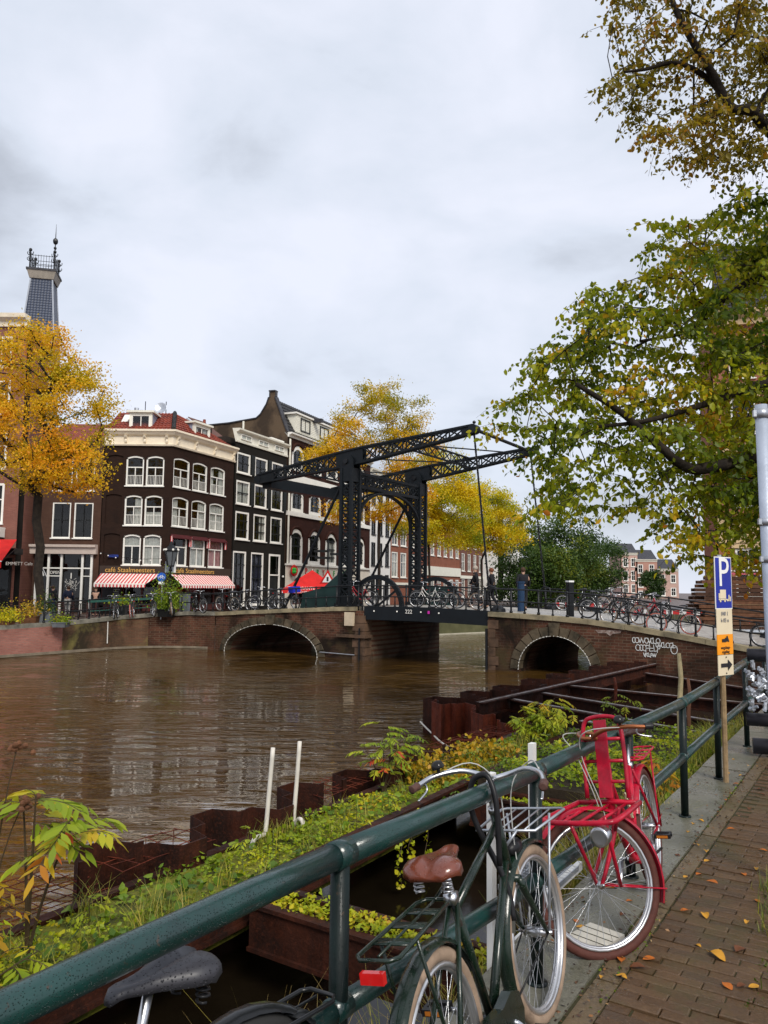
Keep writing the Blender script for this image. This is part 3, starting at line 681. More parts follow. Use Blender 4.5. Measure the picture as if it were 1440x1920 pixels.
def facade(parent, o, ax, nrm, w, z0, z1, ops, mt, back=True, rev=.2, name='wall'):
    """ops: (x0, x1, za, zb, rise). Wall with real openings, reveals and a dim room behind."""
    xs = sorted(set([0, w] + [q[0] for q in ops] + [q[1] for q in ops])); zs = sorted(set([z0, z1] + [q[2] for q in ops] + [q[3] for q in ops]))
    mb = MB(); P = lambda x, z, d=0.0: o + ax * x - nrm * d + ZV * (z - o.z)
    for xa, xb in zip(xs[:-1], xs[1:]):
        for za, zb in zip(zs[:-1], zs[1:]):
            cx, cz_ = (xa + xb) / 2, (za + zb) / 2
            if any(q[0] < cx < q[1] and q[2] < cz_ < q[3] for q in ops): continue
            mb.add([P(xa, za), P(xb, za), P(xb, zb), P(xa, zb)], [(0, 1, 2, 3)])
    for q in ops:
        x0, x1, za, zb = q[:4]; rise = q[4] if len(q) > 4 else 0; h, ww = zb - za, x1 - x0
        zside = zb - rise
        mb.add([P(x0, za), P(x0, zside), P(x0, zside, rev), P(x0, za, rev)], [(0, 1, 2, 3)]); mb.add([P(x1, za), P(x1, zside), P(x1, zside, rev), P(x1, za, rev)], [(0, 1, 2, 3)])
        mb.add([P(x0, za), P(x1, za), P(x1, za, rev), P(x0, za, rev)], [(0, 1, 2, 3)])
        n = 10 if rise else 1
        for i in range(n):
            a, b_ = ww * i / n, ww * (i + 1) / n; ha = za + (arc_z(a, ww, h, rise) if rise else h); hb = za + (arc_z(b_, ww, h, rise) if rise else h)
            mb.add([P(x0 + a, ha), P(x0 + b_, hb), P(x0 + b_, hb, rev), P(x0 + a, ha, rev)], [(0, 1, 2, 3)])
            if rise: mb.add([P(x0 + a, ha), P(x0 + b_, hb), P(x0 + b_, zb), P(x0 + a, zb)], [(0, 1, 2, 3)])
    wl = mb.build(name, mt, parent)
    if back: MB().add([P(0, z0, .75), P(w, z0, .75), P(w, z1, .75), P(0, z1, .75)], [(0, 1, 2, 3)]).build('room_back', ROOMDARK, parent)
    return P
def block(parent, foot, z0, z1, mt, name='side_wall', inset=0):
    return MB().prism([Vector((p[0], p[1], z0)) for p in foot], ZV * (z1 - z0)).build(name, mt, parent)
def cornice(parent, pts, nrms, z, prof, mt, name='cornice'):
    """prof: (out, height) outline swept along pts with mitred outward normals."""
    mb = MB(); n = len(prof); vs_ = []
    for p, nr in zip(pts, nrms):
        for d, zz in prof: vs_.append(Vector((p[0], p[1], 0)) + nr * d + ZV * (z + zz))
    fs = [(i * n + j, i * n + (j + 1) % n, (i + 1) * n + (j + 1) % n, (i + 1) * n + j) for i in range(len(pts) - 1) for j in range(n)]
    fs += [tuple(range(n)), tuple((len(pts) - 1) * n + j for j in range(n))[::-1]]
    return mb.add(vs_, fs).build(name, mt, parent)
def tile_roof(name, q, nu, mt, parent, amp=.05):       # q: eave-left, eave-right, ridge-right, ridge-left; corrugated like pantiles
    a, b_, c, d = (Vector(x) for x in q); nr = (b_ - a).cross(d - a).normalized()
    if nr.z < 0: nr = -nr
    rows = max(2, int((d - a).length / .33)); mb = MB(); vs_ = []; k = nu * 4 + 1
    for r in range(rows):
        for e_ in (0, 1):
            t = (r + e_) / rows
            for i in range(k):
                s = i / (k - 1); p = a.lerp(b_, s).lerp(d.lerp(c, s), t)
                vs_.append(p + nr * (amp * (.5 + .5 * math.sin(2 * PI * nu * s)) + (.045 if e_ == 0 else 0)))
    fs = []
    for r in range(rows * 2 - 1):
        for i in range(k - 1): fs.append((r * k + i, r * k + i + 1, (r + 1) * k + i + 1, (r + 1) * k + i))
    o = mb.add(vs_, fs).build(name, mt, parent); o['kind'] = 'stuff'; return o
def nrm2(v): v = Vector((v.x, v.y, 0)); return v.normalized()

C0 = Vector((-13.404, 48, 0)); HA = R_(23.3); HD = Vector((math.sin(HA), math.cos(HA), 0)); HN = Vector((math.cos(HA), -math.sin(HA), 0))
XD = Vector((1, 0, 0)); XN = Vector((0, -1, 0)); GZ = -.2
REDTILE = M('red_pantile', (.27, .055, .030), .6, .45, 3.0, c2=(.12, .026, .018))
SLATE = M('grey_slate', (.055, .055, .062), .5, .4, 3.0, c2=(.025, .025, .03))
BLACKTILE = M('black_pantile', (.035, .034, .035), .45, .4, 3.0)
DKBROWN = brick('brown_black_brick', 0, (.030, .015, .010), (.022, .011, .008), (.018, .010, .007), (.014, .008, .006), (.5, .7), bmp=.3)
DKBROWN2 = brick('brown_black_brick_canal', math.atan2(HD.y, HD.x), (.034, .016, .011), (.025, .012, .008), (.02, .011, .008), (.016, .009, .006), (.5, .7), bmp=.3)
BLACKBRICK = brick('charcoal_brick', math.atan2(HD.y, HD.x), (.018, .015, .012), (.014, .012, .010), (.012, .011, .009), None, bmp=.25)
BROWNBRICK = brick('chestnut_brick', math.atan2(HD.y, HD.x), (.055, .018, .012), (.038, .013, .009), (.034, .018, .013), (.028, .011, .008), (.5, .7), bmp=.25)
REDBRICK = brick('red_brick', math.atan2(HD.y, HD.x), (.30, .095, .055), (.22, .07, .042), (.22, .13, .09), None, bmp=.25)
PLASTER = M('stained_plaster', (.105, .072, .045), .9, .5, .55, bmp=.3, c2=(.045, .031, .021), pos=(.42, .58))

# ---- corner cafe
cafe = thing('corner_cafe', 'dark brown corner cafe house with cream cornice and red tiled roof', 'building', (C0.x, C0.y, GZ))
zr = [(7.96, 9.87), (5.46, 7.37), (2.98, 4.90)]
Lc = [(1.40, 2.52), (2.66, 3.80)]; Rc = [(.15, 1.78), (2.10, 3.68), (4.05, 5.72)]
OL = C0 + XD * -4.3
opsL = [(a, b_, za, zb, .14) for za, zb in zr for a, b_ in Lc] + [(.2, 1.2, za + .1, zb + .05, .1) for za, zb in zr] + [(.1, 4.1, .15, 2.3)]
opsR = [(a, b_, za, zb, .14) for za, zb in zr for a, b_ in Rc] + [(.4, 6.5, .15, 2.3)]
facade(cafe, OL, XD, XN, 4.3, GZ, 10.6, opsL, DKBROWN); facade(cafe, C0.copy(), HD, HN, 6.75, GZ, 10.6, opsR, DKBROWN2)
for za, zb in zr: MB().add([OL + XD * .2 + XN * -.08 + ZV * (za + .1), OL + XD * 1.2 + XN * -.08 + ZV * (za + .1), OL + XD * 1.2 + XN * -.08 + ZV * (zb + .05), OL + XD * .2 + XN * -.08 + ZV * (zb + .05)], [(0, 1, 2, 3)]).build('blind_window', DKBROWN, cafe)
cur = {(0, 0): None, (0, 1): None, (1, 0): (CURTAIN, 'r'), (1, 1): (CURTAIN, 'low'), (2, 0): (CURTAIN, 'top'), (2, 1): (CURTAIN, 'full')}
for r, (za, zb) in enumerate(zr):
    for k, (a, b_) in enumerate(Lc): window(cafe, OL + XD * a + ZV * za, XD, XN, b_ - a, zb - za, (.5,), (.62,), .14, curtain=cur[(r, k)], bal=r < 2, split='low', inset=.08)
    for k, (a, b_) in enumerate(Rc):
        cu = [[None, None, (CURTAIN, 'lr')], [(CURTAIN, 'l'), (CURTAIN, 'r'), (CURTAIN, 'full')], [None, (CURTAIN, 'full'), (CURTAIN2, 'full')]][r][k]
        window(cafe, C0 + HD * a + ZV * za, HD, HN, b_ - a, zb - za, (.5,), (.62,), .14, curtain=cu, bal=r < 2, split='low', inset=.08)
MIT = (XN + HN).normalized() / math.cos(math.acos(max(-1, min(1, XN.dot(HN)))) / 2)
cpts = [OL, C0, C0 + HD * 6.8]
cornice(cafe, cpts, [XN, MIT, HN], 10.5, [(.0, 0), (.12, 0), (.16, .1), (.06, .14), (.06, .62), (.22, .70), (.34, .86), (.40, .90), (.40, 1.02), (-.2, 1.06)], CREAM)
def corbel(o, nr, z, mt, parent, s=1.0):
    ax = Vector((-nr.y, nr.x, 0)); P = [(0, 0), (.10, .02), (.13, .12), (.10, .22), (.22, .34), (.27, .45), (0, .45)]
    MB().prism([o - ax * .07 + nr * (d * s + .05) + ZV * (z + h * s) for d, h in P], ax * .14).build('corbel', mt, parent)
for x in (.35, 1.35, 2.55, 3.95): corbel(OL + XD * x, XN, 10.70, CREAM, cafe)
for x in (.35, 2.2, 4.3, 6.5): corbel(C0 + HD * x, HN, 10.70, CREAM, cafe)
AP = C0 + Vector((-.62, 2.4, 13.15)); AL = Vector((OL.x, 50.4, 13.15)); AR = C0 + HD * 4.2 + HN * -1.35 + ZV * 12.75
zE = 11.53
tile_roof('roof_tiles', [OL + ZV * zE, C0 + ZV * zE, AP, AL], 17, REDTILE, cafe)
tile_roof('roof_tiles', [C0 + ZV * zE, C0 + HD * 6.75 + ZV * zE, AR, AP], 20, REDTILE, cafe)
tile_roof('roof_tiles', [C0 + HD * 6.75 + ZV * zE, C0 + HD * 6.75 - HN * 3.2 + ZV * zE, AR + Vector((-.2, .4, 0)), AR], 8, REDTILE, cafe)
b = MB()
for i in range(12): b.tube([(C0 + ZV * (zE + .12)).lerp(AP + ZV * .08, (i + .05) / 12), (C0 + ZV * (zE + .12)).lerp(AP + ZV * .08, (i + .98) / 12)], [.15, .12], 8)
b.build('hip_tile', BLACKTILE, cafe)['kind'] = 'stuff'
block(cafe, [OL - XN * .8, C0 + Vector((-.1, .8, 0)), C0 + HD * 6.7 - HN * .8, C0 + HD * 6.7 - HN * 6, OL - XN * 7], GZ, 11.5, DKBROWN)
MB().prism([OL - XN * 2.4 + ZV * 13.0, AP + Vector((.0, .05, -.1)), AP + Vector((0, 3, -.1)), OL - XN * 6 + ZV * 13.0], ZV * -.2).build('flat_roof', SLATE, cafe)
def dormer(parent, o, ax, nr, w, h, depth, mt=CREAM2, roofm=CREAM2, vert=(.5,), curtain=None):
    mb = MB()
    for x in (0, w - .14): mb.obox(o + ax * x, ax * .14, -nr * .16, ZV * h)
    mb.obox(o + ax * .14, ax * (w - .28), -nr * .16, ZV * .12); mb.obox(o + ax * .14 + ZV * (h - .14), ax * (w - .28), -nr * .16, ZV * .14)
    d = mb.build('dormer', mt, parent)
    MB().prism([o - nr * .17 + ZV * .0, o - nr * depth + ZV * h * .9, o - nr * .17 + ZV * h], ax * .05).build('cheek', M('lead_cheek', (.30, .34, .42), .45, .2), d)
    MB().prism([o + ax * (w - .05) - nr * .17 + ZV * .0, o + ax * (w - .05) - nr * depth + ZV * h * .9, o + ax * (w - .05) - nr * .17 + ZV * h], ax * .05).build('cheek', MC['lead_cheek'], d)
    MB().obox(o + ax * -.15 + nr * .16 + ZV * (h + .003), ax * (w + .3), -nr * (depth + .16), ZV * .12).build('dormer_roof', roofm, d)
    wi = window(d, o + ax * .14 + ZV * .12, ax, nr, w - .28, h - .26, vert, (), 0, fw=.07, inset=.06, sill=False, curtain=curtain)
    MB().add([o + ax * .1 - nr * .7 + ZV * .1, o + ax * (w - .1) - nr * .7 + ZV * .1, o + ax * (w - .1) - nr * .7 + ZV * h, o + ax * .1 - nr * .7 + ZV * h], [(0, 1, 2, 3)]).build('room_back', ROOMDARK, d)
dormer(cafe, OL + XD * 1.35 - XN * .35 + ZV * 11.58, XD, XN, 1.45, 1.15, 1.7)
dormer(cafe, C0 + HD * 2.5 - HN * .30 + ZV * 11.50, HD, HN, 1.75, 1.05, 1.2, curtain=(CURTAIN, 'lr'))
MB().prism([OL + XD * .62 + Vector((0, 1.0, 12.25)), OL + XD * 1.05 + Vector((0, 1.0, 12.25)), OL + XD * .95 + Vector((0, 1.9, 12.88)), OL + XD * .52 + Vector((0, 1.9, 12.88))], ZV * .05).build('skylight', WHITE, cafe)
# clutter on the flat roof
for x, y, h, r in ((.3, 3.2, .55, .14), (.75, 3.5, .75, .16), (1.25, 3.0, .5, .10)): MB().tube([OL + Vector((x, y, 13.0)), OL + Vector((x, y, 13.0 + h))], r, 8).build('flue', GALV, cafe)
for x in (1.5, 2.9): MB().tube([OL + Vector((x, 3.0, 13.0)), OL + Vector((x, 3.0, 14.1))], .03, 6).build('aerial', BLACKIRON, cafe)
MB().lathe([(.02, 0), (.32, .06), (.40, .14), (.38, .15), (.02, .05)], 14, Matrix.Translation(OL + Vector((2.6, 2.95, 13.6))) @ Matrix.Rotation(R_(75), 4, 'X')).build('dish_aerial', GALV, cafe)
block(cafe, [C0 + HD * 5.7 - HN * 1.8, C0 + HD * 6.5 - HN * 1.8, C0 + HD * 6.5 - HN * 2.7, C0 + HD * 5.7 - HN * 2.7], 11.0, 13.25, M('sooty_brick', (.05, .035, .028), .9, .4, 4.0, bmp=.4), 'chimney')
MB().lathe([(.12, 0), (.10, .4)], 8, Matrix.Translation(C0 + HD * 6.1 - HN * 2.2 + ZV * 13.25)).build('chimney_pot', REDTILE, cafe)
# sign boards and lettering
SIGNB = M('brown_sign_board', (.045, .030, .022), .5, .2)
GOLD = M('gold_lettering', (.62, .36, .10), .45, .2)
MB().obox(OL + XD * .05 + XN * .03 + ZV * 2.42, XD * 4.2, XN * .06, ZV * .50).build('sign_board', SIGNB, cafe); MB().obox(C0 + HD * .1 + HN * .03 + ZV * 2.42, HD * 6.5, HN * .06, ZV * .50).build('sign_board', SIGNB, cafe)
text_obj('café Staalmeesters', .42, GOLD, OL + XD * 1.95 + XN * .10 + ZV * 2.66, XD, ZV, cafe, ext=.012)
text_obj('café Staalmeesters', .42, GOLD, C0 + HD * 2.6 + HN * .10 + ZV * 2.66, HD, ZV, cafe, ext=.012, sx=1.32)
# awnings
def stripes(name, ang, per, c1, c2):
    m, t, p, o = new_mat(name); wv, v = wallvec(t, ang); s = t.nodes.new('ShaderNodeSeparateXYZ'); t.links.new(wv, s.inputs[0])
    x = math_(t, 'FRACT', math_(t, 'DIVIDE', math_(t, 'ADD', s.outputs[0], 500), per)); k = math_(t, 'GREATER_THAN', x, .5)
    t.links.new(mixc(t, k, c1, c2), p.inputs['Base Color']); p.inputs['Roughness'].default_value = .85; return m
RW1 = stripes('red_white_stripes', 0, .21, (.74, .66, .60), (.52, .045, .055)); RW2 = stripes('red_white_stripes_canal', math.atan2(HD.y, HD.x), .27, (.74, .66, .60), (.52, .045, .055))
RED = M('red_awning_cloth', (.60, .020, .018), .75, .25, 2.0)
def awning(label, parent, o, ax, nr, w, zt, zb, proj, mt, shift=(0, 0), val=.22, scal=24):
    a = thing('awning', label, 'awning', (o + ax * w / 2 + ZV * zt)[:], 'striped awnings of the cafe' if mt in (RW1, RW2) else None)
    A, B_ = o + ZV * zt + nr * .12, o + ax * w + ZV * zt + nr * .12; C_, D_ = o + ax * (w + shift[1]) + nr * proj + ZV * zb, o + ax * shift[0] + nr * proj + ZV * zb
    MB().prism([A, B_, C_, D_], ZV * .02).build('canopy', mt, a)
    MB().bar(D_, C_, .06, .07).build('front_bar', WHITE, a)
    mb = MB(); n = scal
    for i in range(n):
        p, q = D_.lerp(C_, i / n), D_.lerp(C_, (i + 1) / n); mid = (p + q) / 2
        mb.add([p - ZV * .03 + nr * .035, q - ZV * .03 + nr * .035, q - ZV * val + nr * .035, mid - ZV * (val + .045) + nr * .035, p - ZV * val + nr * .035], [(0, 1, 2, 3, 4)])
    mb.build('valance', mt, a)
    for s_ in (0, 1): MB().bar((A, B_)[s_] - ZV * .5, (D_, C_)[s_], .03, .03).build('arm', BLACKIRON, a)
    return a
awning('left red and white striped awning on the frontal side of the corner cafe', cafe, OL + XD * .15, XD, XN, 3.8, 2.42, 1.80, 1.6, RW1, (.15, -.55), .17)
awning('right red and white striped awning on the canal side of the corner cafe', cafe, C0 + HD * .15, HD, HN, 6.1, 2.40, 1.78, .95, RW2, (0, -.4), .17, scal=26)
# folded blinds over the first-floor windows
BL = stripes('striped_blind', 0, .12, (.70, .62, .58), (.50, .04, .05))
for a, b_ in Rc:
    o = C0 + HD * (a - .12) + HN * .06 + ZV * 4.95; bl = MB().prism([o, o + HN * .22 - ZV * .22, o + HN * .22 - ZV * .27, o - ZV * .06], HD * (b_ - a + .24)).build('window_blind', M('maroon_blind', (.07, .010, .011), .8), cafe)
    for x in (0, b_ - a + .2): MB().obox(o + HD * x - ZV * .72, HD * .05, HN * .14, ZV * .6).build('blind_side', BL, bl)
# shop fronts under the awnings
MAROON = M('maroon_shop_paint', (.10, .028, .022), .4, .3)
mb = MB()
for x in (.15, 1.4, 2.6, 3.7): mb.obox(OL + XD * x - XN * .1 + ZV * GZ, XD * .12, -XN * .12, ZV * 2.5)
mb.obox(OL + XD * .15 - XN * .1 + ZV * GZ, XD * 3.6, -XN * .1, ZV * .75)
mb.build('shop_front', MAROON, cafe)
mb = MB()
for x in (.45, 1.9, 3.4, 4.9, 6.2): mb.obox(C0 + HD * x - HN * .1 + ZV * GZ, HD * .14, -HN * .12, ZV * 2.5)
mb.obox(C0 + HD * .45 - HN * .1 + ZV * GZ, HD * 5.8, -HN * .1, ZV * .75); mb.build('shop_front', MAROON, cafe)
MB().add([OL + XD * .1 - XN * .2 + ZV * .3, OL + XD * 4.1 - XN * .2 + ZV * .3, OL + XD * 4.1 - XN * .2 + ZV * 2.3, OL + XD * .1 - XN * .2 + ZV * 2.3], [(0, 1, 2, 3)]).build('shop_pane', PANE, cafe)
MB().add([C0 + HD * .4 - HN * .2 + ZV * .3, C0 + HD * 6.5 - HN * .2 + ZV * .3, C0 + HD * 6.5 - HN * .2 + ZV * 2.3, C0 + HD * .4 - HN * .2 + ZV * 2.3], [(0, 1, 2, 3)]).build('shop_pane', PANE, cafe)
MB().obox(OL + XD * .55 + XN * .04 + ZV * 3.45, XD * .62, XN * .03, ZV * .16).build('street_sign', M('blue_enamel', (.02, .04, .22), .3), cafe)

# ---- charcoal house
hk = thing('charcoal_house', 'narrow charcoal canal house with ivory cornice and three small attic windows', 'building', (C0 + HD * 10.5)[:])
OB = C0 + HD * 6.87; wB = 7.2; cB = [(.25, 1.98), (2.6, 4.33), (4.98, 6.65)]; rB = [(9.86, 11.36), (7.60, 9.32), (5.06, 7.08)]
ops = [(a, b_, za, zb) for za, zb in rB for a, b_ in cB] + [(.1, 1.75, .35, 4.22), (2.4, 4.1, .35, 4.22), (4.85, 6.5, GZ + .1, 4.2)]
facade(hk, OB.copy(), HD, HN, wB, GZ, 12.1, ops, BLACKBRICK)
for r, (za, zb) in enumerate(rB):
    for k, (a, b_) in enumerate(cB):
        window(hk, OB + HD * a + ZV * za, HD, HN, b_ - a, zb - za, (.5,) if r < 2 else (.33, .67), (.5,) if r < 2 else (.35, .68), 0, fw=.13, inset=.05, curtain=[[None, None, None], [(CURTAIN, 'full'), None, None], [None, (CURTAIN, 'r'), None]][r][k], barmat=DARKWOOD)
        if r < 2:
            sh = MB().obox(OB + HD * (b_ + .05) + HN * .02 + ZV * (za + .02), HD * .5, HN * .05, ZV * (zb - za))
            for j in range(7): sh.obox(OB + HD * (b_ + .09) + HN * .07 + ZV * (za + .1 + (zb - za) * .13 * j), HD * .42, HN * .02, ZV * .12)
            sh.build('shutter', M('black_green_shutter', (.010, .012, .011), .5, .3), hk)
for a, b_, cu in ((.1, 1.75, None), (2.4, 4.1, (M('dark_curtain', (.03, .03, .06), .9), 'full'))): window(hk, OB + HD * a + ZV * .35, HD, HN, b_ - a, 3.87, (.33, .67), (.25, .5, .75), 0, fw=.12, inset=.05, curtain=cu, barmat=DARKWOOD)
dr = MB()
for x, w_ in ((4.85, .16), (6.34, .16)): dr.obox(OB + HD * x - HN * .05 + ZV * GZ, HD * w_, HN * .08, ZV * 4.4)
dr.obox(OB + HD * 5.01 - HN * .05 + ZV * 4.05, HD * 1.33, HN * .08, ZV * .15); dr.obox(OB + HD * 5.01 - HN * .05 + ZV * 2.55, HD * 1.33, HN * .08, ZV * .1)
d_ = dr.build('door_frame', WHITE, hk); MB().obox(OB + HD * 5.01 - HN * .16 + ZV * GZ, HD * 1.33, HN * .05, ZV * 2.75).build('door_leaf', DARKWOOD, d_)
MB().add([OB + HD * 5.0 - HN * .12 + ZV * 2.65, OB + HD * 6.34 - HN * .12 + ZV * 2.65, OB + HD * 6.34 - HN * .12 + ZV * 4.05, OB + HD * 5.0 - HN * .12 + ZV * 4.05], [(0, 1, 2, 3)]).build('fanlight', PANE, d_)
MB().ball(OB + HD * 6.85 + HN * .1 + ZV * 2.5, .09, 8, 5).build('wall_lamp', WHITE, hk)
cornice(hk, [OB, OB + HD * wB], [HN, HN], 12.05, [(0, 0), (.10, 0), (.12, .12), (.05, .16), (.05, .70), (.2, .76), (.34, .86), (.36, .97), (-.3, 1.0)], CREAM2)
for x in (.55, 2.9, 5.2): window(hk, OB + HD * x + HN * .14 + ZV * 12.32, HD, HN, 1.35, .38, (.5,), (), 0, fw=.05, inset=.05, sill=False)
block(hk, [OB - HN * .8, OB + HD * wB - HN * .8, OB + HD * wB - HN * 7, OB - HN * 7], GZ, 12.5, M('dark_render', (.045, .036, .030), .9, .4, .8, bmp=.3))
MB().prism([OB - HN * 2.2 + HD * .3 + ZV * 12.5, OB - HN * 4.6 + HD * .3 + ZV * 14.2, OB - HN * 6.6 + HD * .3 + ZV * 12.5], HD * .12).build('attic_gable', M('pale_grey_gable', (.50, .52, .56), .7, .15), hk)
MB().prism([OB - HN * 2.2 + HD * .42 + ZV * 12.55, OB - HN * 4.6 + HD * .42 + ZV * 14.25, OB - HN * 4.6 + HD * 2.4 + ZV * 14.25, OB - HN * 2.2 + HD * 2.4 + ZV * 12.55], ZV * .06).build('attic_roof', M('brown_tile', (.13, .06, .045), .7, .3), hk)
MB().obox(OB + HD * 5.0 - HN * .5 + ZV * 13.02, HD * 1.9, HN * .4, ZV * .28).build('hoist_box', WHITE, hk)

# ---- chestnut house with arched windows and gable
hb = thing('arched_window_house', 'tall chestnut brick house with white arched windows and plastered side gable', 'building', (C0 + HD * 22)[:])
OA = C0 + HD * 14.12; wA = 16.2; cA = [(.72, 2.75), (3.75, 5.85), (6.85, 8.95), (9.95, 11.95), (13.0, 15.0)]
ops = [(a, b_, 3.62, 6.40, .75) for a, b_ in cA] + [(a, b_, 7.80, 9.82, .7) for a, b_ in cA] + [(a, b_, 11.2, 13.25, .7) for a, b_ in cA]
facade(hb, OA.copy(), HD, HN, wA, 3.5, 14.0, ops, BROWNBRICK)
for z_, h_ in ((3.62, 2.78), (7.80, 2.02), (11.2, 2.05)):
    for k, (a, b_) in enumerate(cA):
        window(hb, OA + HD * a + ZV * z_, HD, HN, b_ - a, h_, (.33, .67), (.25, .5, .75) if z_ < 4 else (.33, .66), .75 if z_ < 4 else .7, fw=.26, inset=.03, curtain=(CURTAIN, 'full') if (z_ < 4 and k == 2) else None, barmat=DARKWOOD, bar=.07)
        MB().tube([OA + HD * (a + (b_ - a) * i / 8) + HN * .05 + ZV * (z_ + arc_z((b_ - a) * i / 8, b_ - a, h_, .72) + .16) for i in range(9)], .12, 5).build('arch_band', BROWNBRICK, hb)
for z_, h_ in ((7.42, .34), (10.2, .6)): MB().obox(OA + HN * .0 + ZV * z_, HD * wA, HN * .16, ZV * h_).build('string_course', WHITE, hb)
PIZ = M('cream_plaster', (.68, .62, .52), .7, .15, 1.5)
opsg = [(1.2, 3.4, .3, 2.55, .8), (8.2, 10.4, .3, 2.55, .8), (12.4, 14.6, GZ + .1, 2.6, .8)]
facade(hb, OA + HN * .06, HD, HN, wA, GZ, 3.42, opsg, PIZ, name='shop_wall')
for q in opsg: window(hb, OA + HN * .06 + HD * q[0] + ZV * q[2], HD, HN, q[1] - q[0], q[3] - q[2], (.5,), (.6,), .8, fw=.12, fmat=MAROON, sill=False)
MB().obox(OA + ZV * 3.42, HD * wA, HN * .22, ZV * .14).build('string_course', WHITE, hb)
FEST = [('P', (.55, .03, .03)), ('O', (.5, .45, .4)), ('R', (.02, .30, .06)), ('T', (.55, .03, .03)), ('A', (.55, .03, .03)), ('F', (.02, .30, .06)), ('I', (.55, .03, .03)), ('N', (.02, .30, .06)), ('O', (.02, .30, .06))]
for i, (ch, c) in enumerate(FEST): text_obj(ch, .72, M('letter_%d' % (1 if c[0] > .52 else 2 if c[0] > .4 else 3), c, .5), OA + HD * (3.3 + i * 1.02) + HN * .12 + ZV * (2.92 + .06 * math.cos(i * .8)), HD, ZV, hb, ext=.02)
mm = Matrix((HD, ZV, HN)).transposed().to_4x4(); mm.translation = OA + HD * .9 + HN * .35 + ZV * 3.0
b = MB().lathe([(.02, -.1), (.42, -.1), (.48, 0), (.42, .1), (.02, .1)], 16, mm); bs = b.build('round_sign', RED, hb)
mm2 = mm.copy(); mm2.translation = OA + HD * .65 + HN * .47 + ZV * 3.0
bq = MB()
for k in range(4): bq.ball(mm2 @ Vector((.14 * math.cos(k * PI / 2 + .78), .14 * math.sin(k * PI / 2 + .78), .03)), .14, 8, 4)
bq.build('clover', M('green_enamel', (.02, .45, .05), .4), bs)
cornice(hb, [OA, OA + HD * wA], [HN, HN], 13.75, [(0, 0), (.1, 0), (.15, .15), (.38, .24), (.40, .36), (-.3, .38)], WHITE)
tile_roof('roof_tiles', [OA + HD * .35 + HN * .1 + ZV * 14.05, OA + HD * wA + HN * .1 + ZV * 14.05, OA + HD * wA - HN * 1.7 + ZV * 17.1, OA + HD * .35 - HN * 1.7 + ZV * 17.1], 44, BLACKTILE, hb)
dm_ = MB().obox(OA + HD * 1.2 + HN * .05 + ZV * 14.35, HD * 14.2, -HN * 1.2, ZV * 1.5).build('dormer_band', CREAM2, hb)
for j in range(9): MB().obox(OA + HD * 1.25 + HN * .06 + ZV * (14.42 + j * .15), HD * 14.1, HN * .015, ZV * .13).build('weatherboard', CREAM2, hb)
MB().obox(OA + HD * 1.0 + HN * .2 + ZV * 15.86, HD * 14.6, -HN * 1.5, ZV * .14).build('dormer_roof', WHITE, hb)
for x in (1.9, 5.3, 8.7, 12.0): window(hb, OA + HD * x + HN * .12 + ZV * 14.55, HD, HN, 1.6, 1.12, (.5,), (), 0, fw=.09, inset=.02, sill=False, fmat=DARKWOOD)
MB().obox(OA + HD * 4.0 + HN * .9 + ZV * 15.7, HD * .4, -HN * 1.2, ZV * .3).build('hoist_beam', SLATE, hb)
G = [(0, 3.4), (0, 14.1), (.12, 14.3), (1.05, 16.6), (1.25, 17.1), (1.25, 17.6), (1.85, 17.62), (1.85, 17.1), (2.05, 16.55), (2.6, 15.75), (3.0, 15.45), (5.6, 15.25), (9, 15.2), (9, 3.4)]
MB().prism([OA - HN * s + ZV * z for s, z in G], HD * .35).build('side_gable', PLASTER, hb)
mb = MB(); 
for (s0, z0), (s1, z1) in zip(G[1:12], G[2:13]): mb.bar(OA - HN * s0 + HD * .17 + ZV * (z0 + .04), OA - HN * s1 + HD * .17 + ZV * (z1 + .04), .5, .1)
mb.build('gable_coping', SLATE, hb)
MB().tube([OA - HN * 4.2 - HD * .08 + ZV * 12.8, OA - HN * 4.2 - HD * .08 + ZV * 15.3], .09, 8).build('down_pipe', CREAM2, hb)
MB().tube([OA + HD * .25 + HN * .1 + ZV * 13.6, OA + HD * .25 + HN * .1 + ZV * 3.5], .08, 8).build('down_pipe', CREAM2, hb)
block(hb, [OA + HD * .4 - HN * .8, OA + HD * wA - HN * .8, OA + HD * wA - HN * 9, OA + HD * .4 - HN * 9], GZ, 14.0, PLASTER)

# ---- simpler row houses
def row_house(name, label, o, ax, nr, w, h, cols, rows, wall, frame=WHITE, rise=0, cor=CREAM2, vert=(.5,), trans=(.55,), roof=SLATE, rh=1.8, depth=8, fw=.1, ground=None, plinth=None, extra=None, curt=0.0):
    t = thing(name, label, 'building', (o + ax * w / 2)[:]); ops = []
    for za, zb in rows:
        for a, b_ in cols: ops.append((a, b_, za, zb, rise))
    facade(t, o.copy(), ax, nr, w, GZ, h, ops, wall)
    for q in ops: window(t, o + ax * q[0] + ZV * q[2], ax, nr, q[1] - q[0], q[3] - q[2], vert, trans, rise, fw=fw, fmat=frame, inset=.06, curtain=(CURTAIN, random.choice(['full', 'lr', 'top'])) if random.random() < curt else None)
    cornice(t, [o, o + ax * w], [nr, nr], h - .1, [(0, 0), (.1, 0), (.14, .2), (.3, .35), (.34, .5), (-.3, .52)], cor)
    block(t, [o - nr * .8, o + ax * w - nr * .8, o + ax * w - nr * depth, o - nr * depth], GZ, h, wall)
    if roof:
        MB().prism([o + nr * .05 + ZV * (h + .42), o - nr * depth * .4 + ZV * (h + rh), o - nr * depth + ZV * (h + .42)], ax * w).build('roof', roof, t)
    if plinth: MB().obox(o + ZV * plinth[0], ax * w, nr * .14, ZV * plinth[1]).build('string_course', cor, t)
    return t
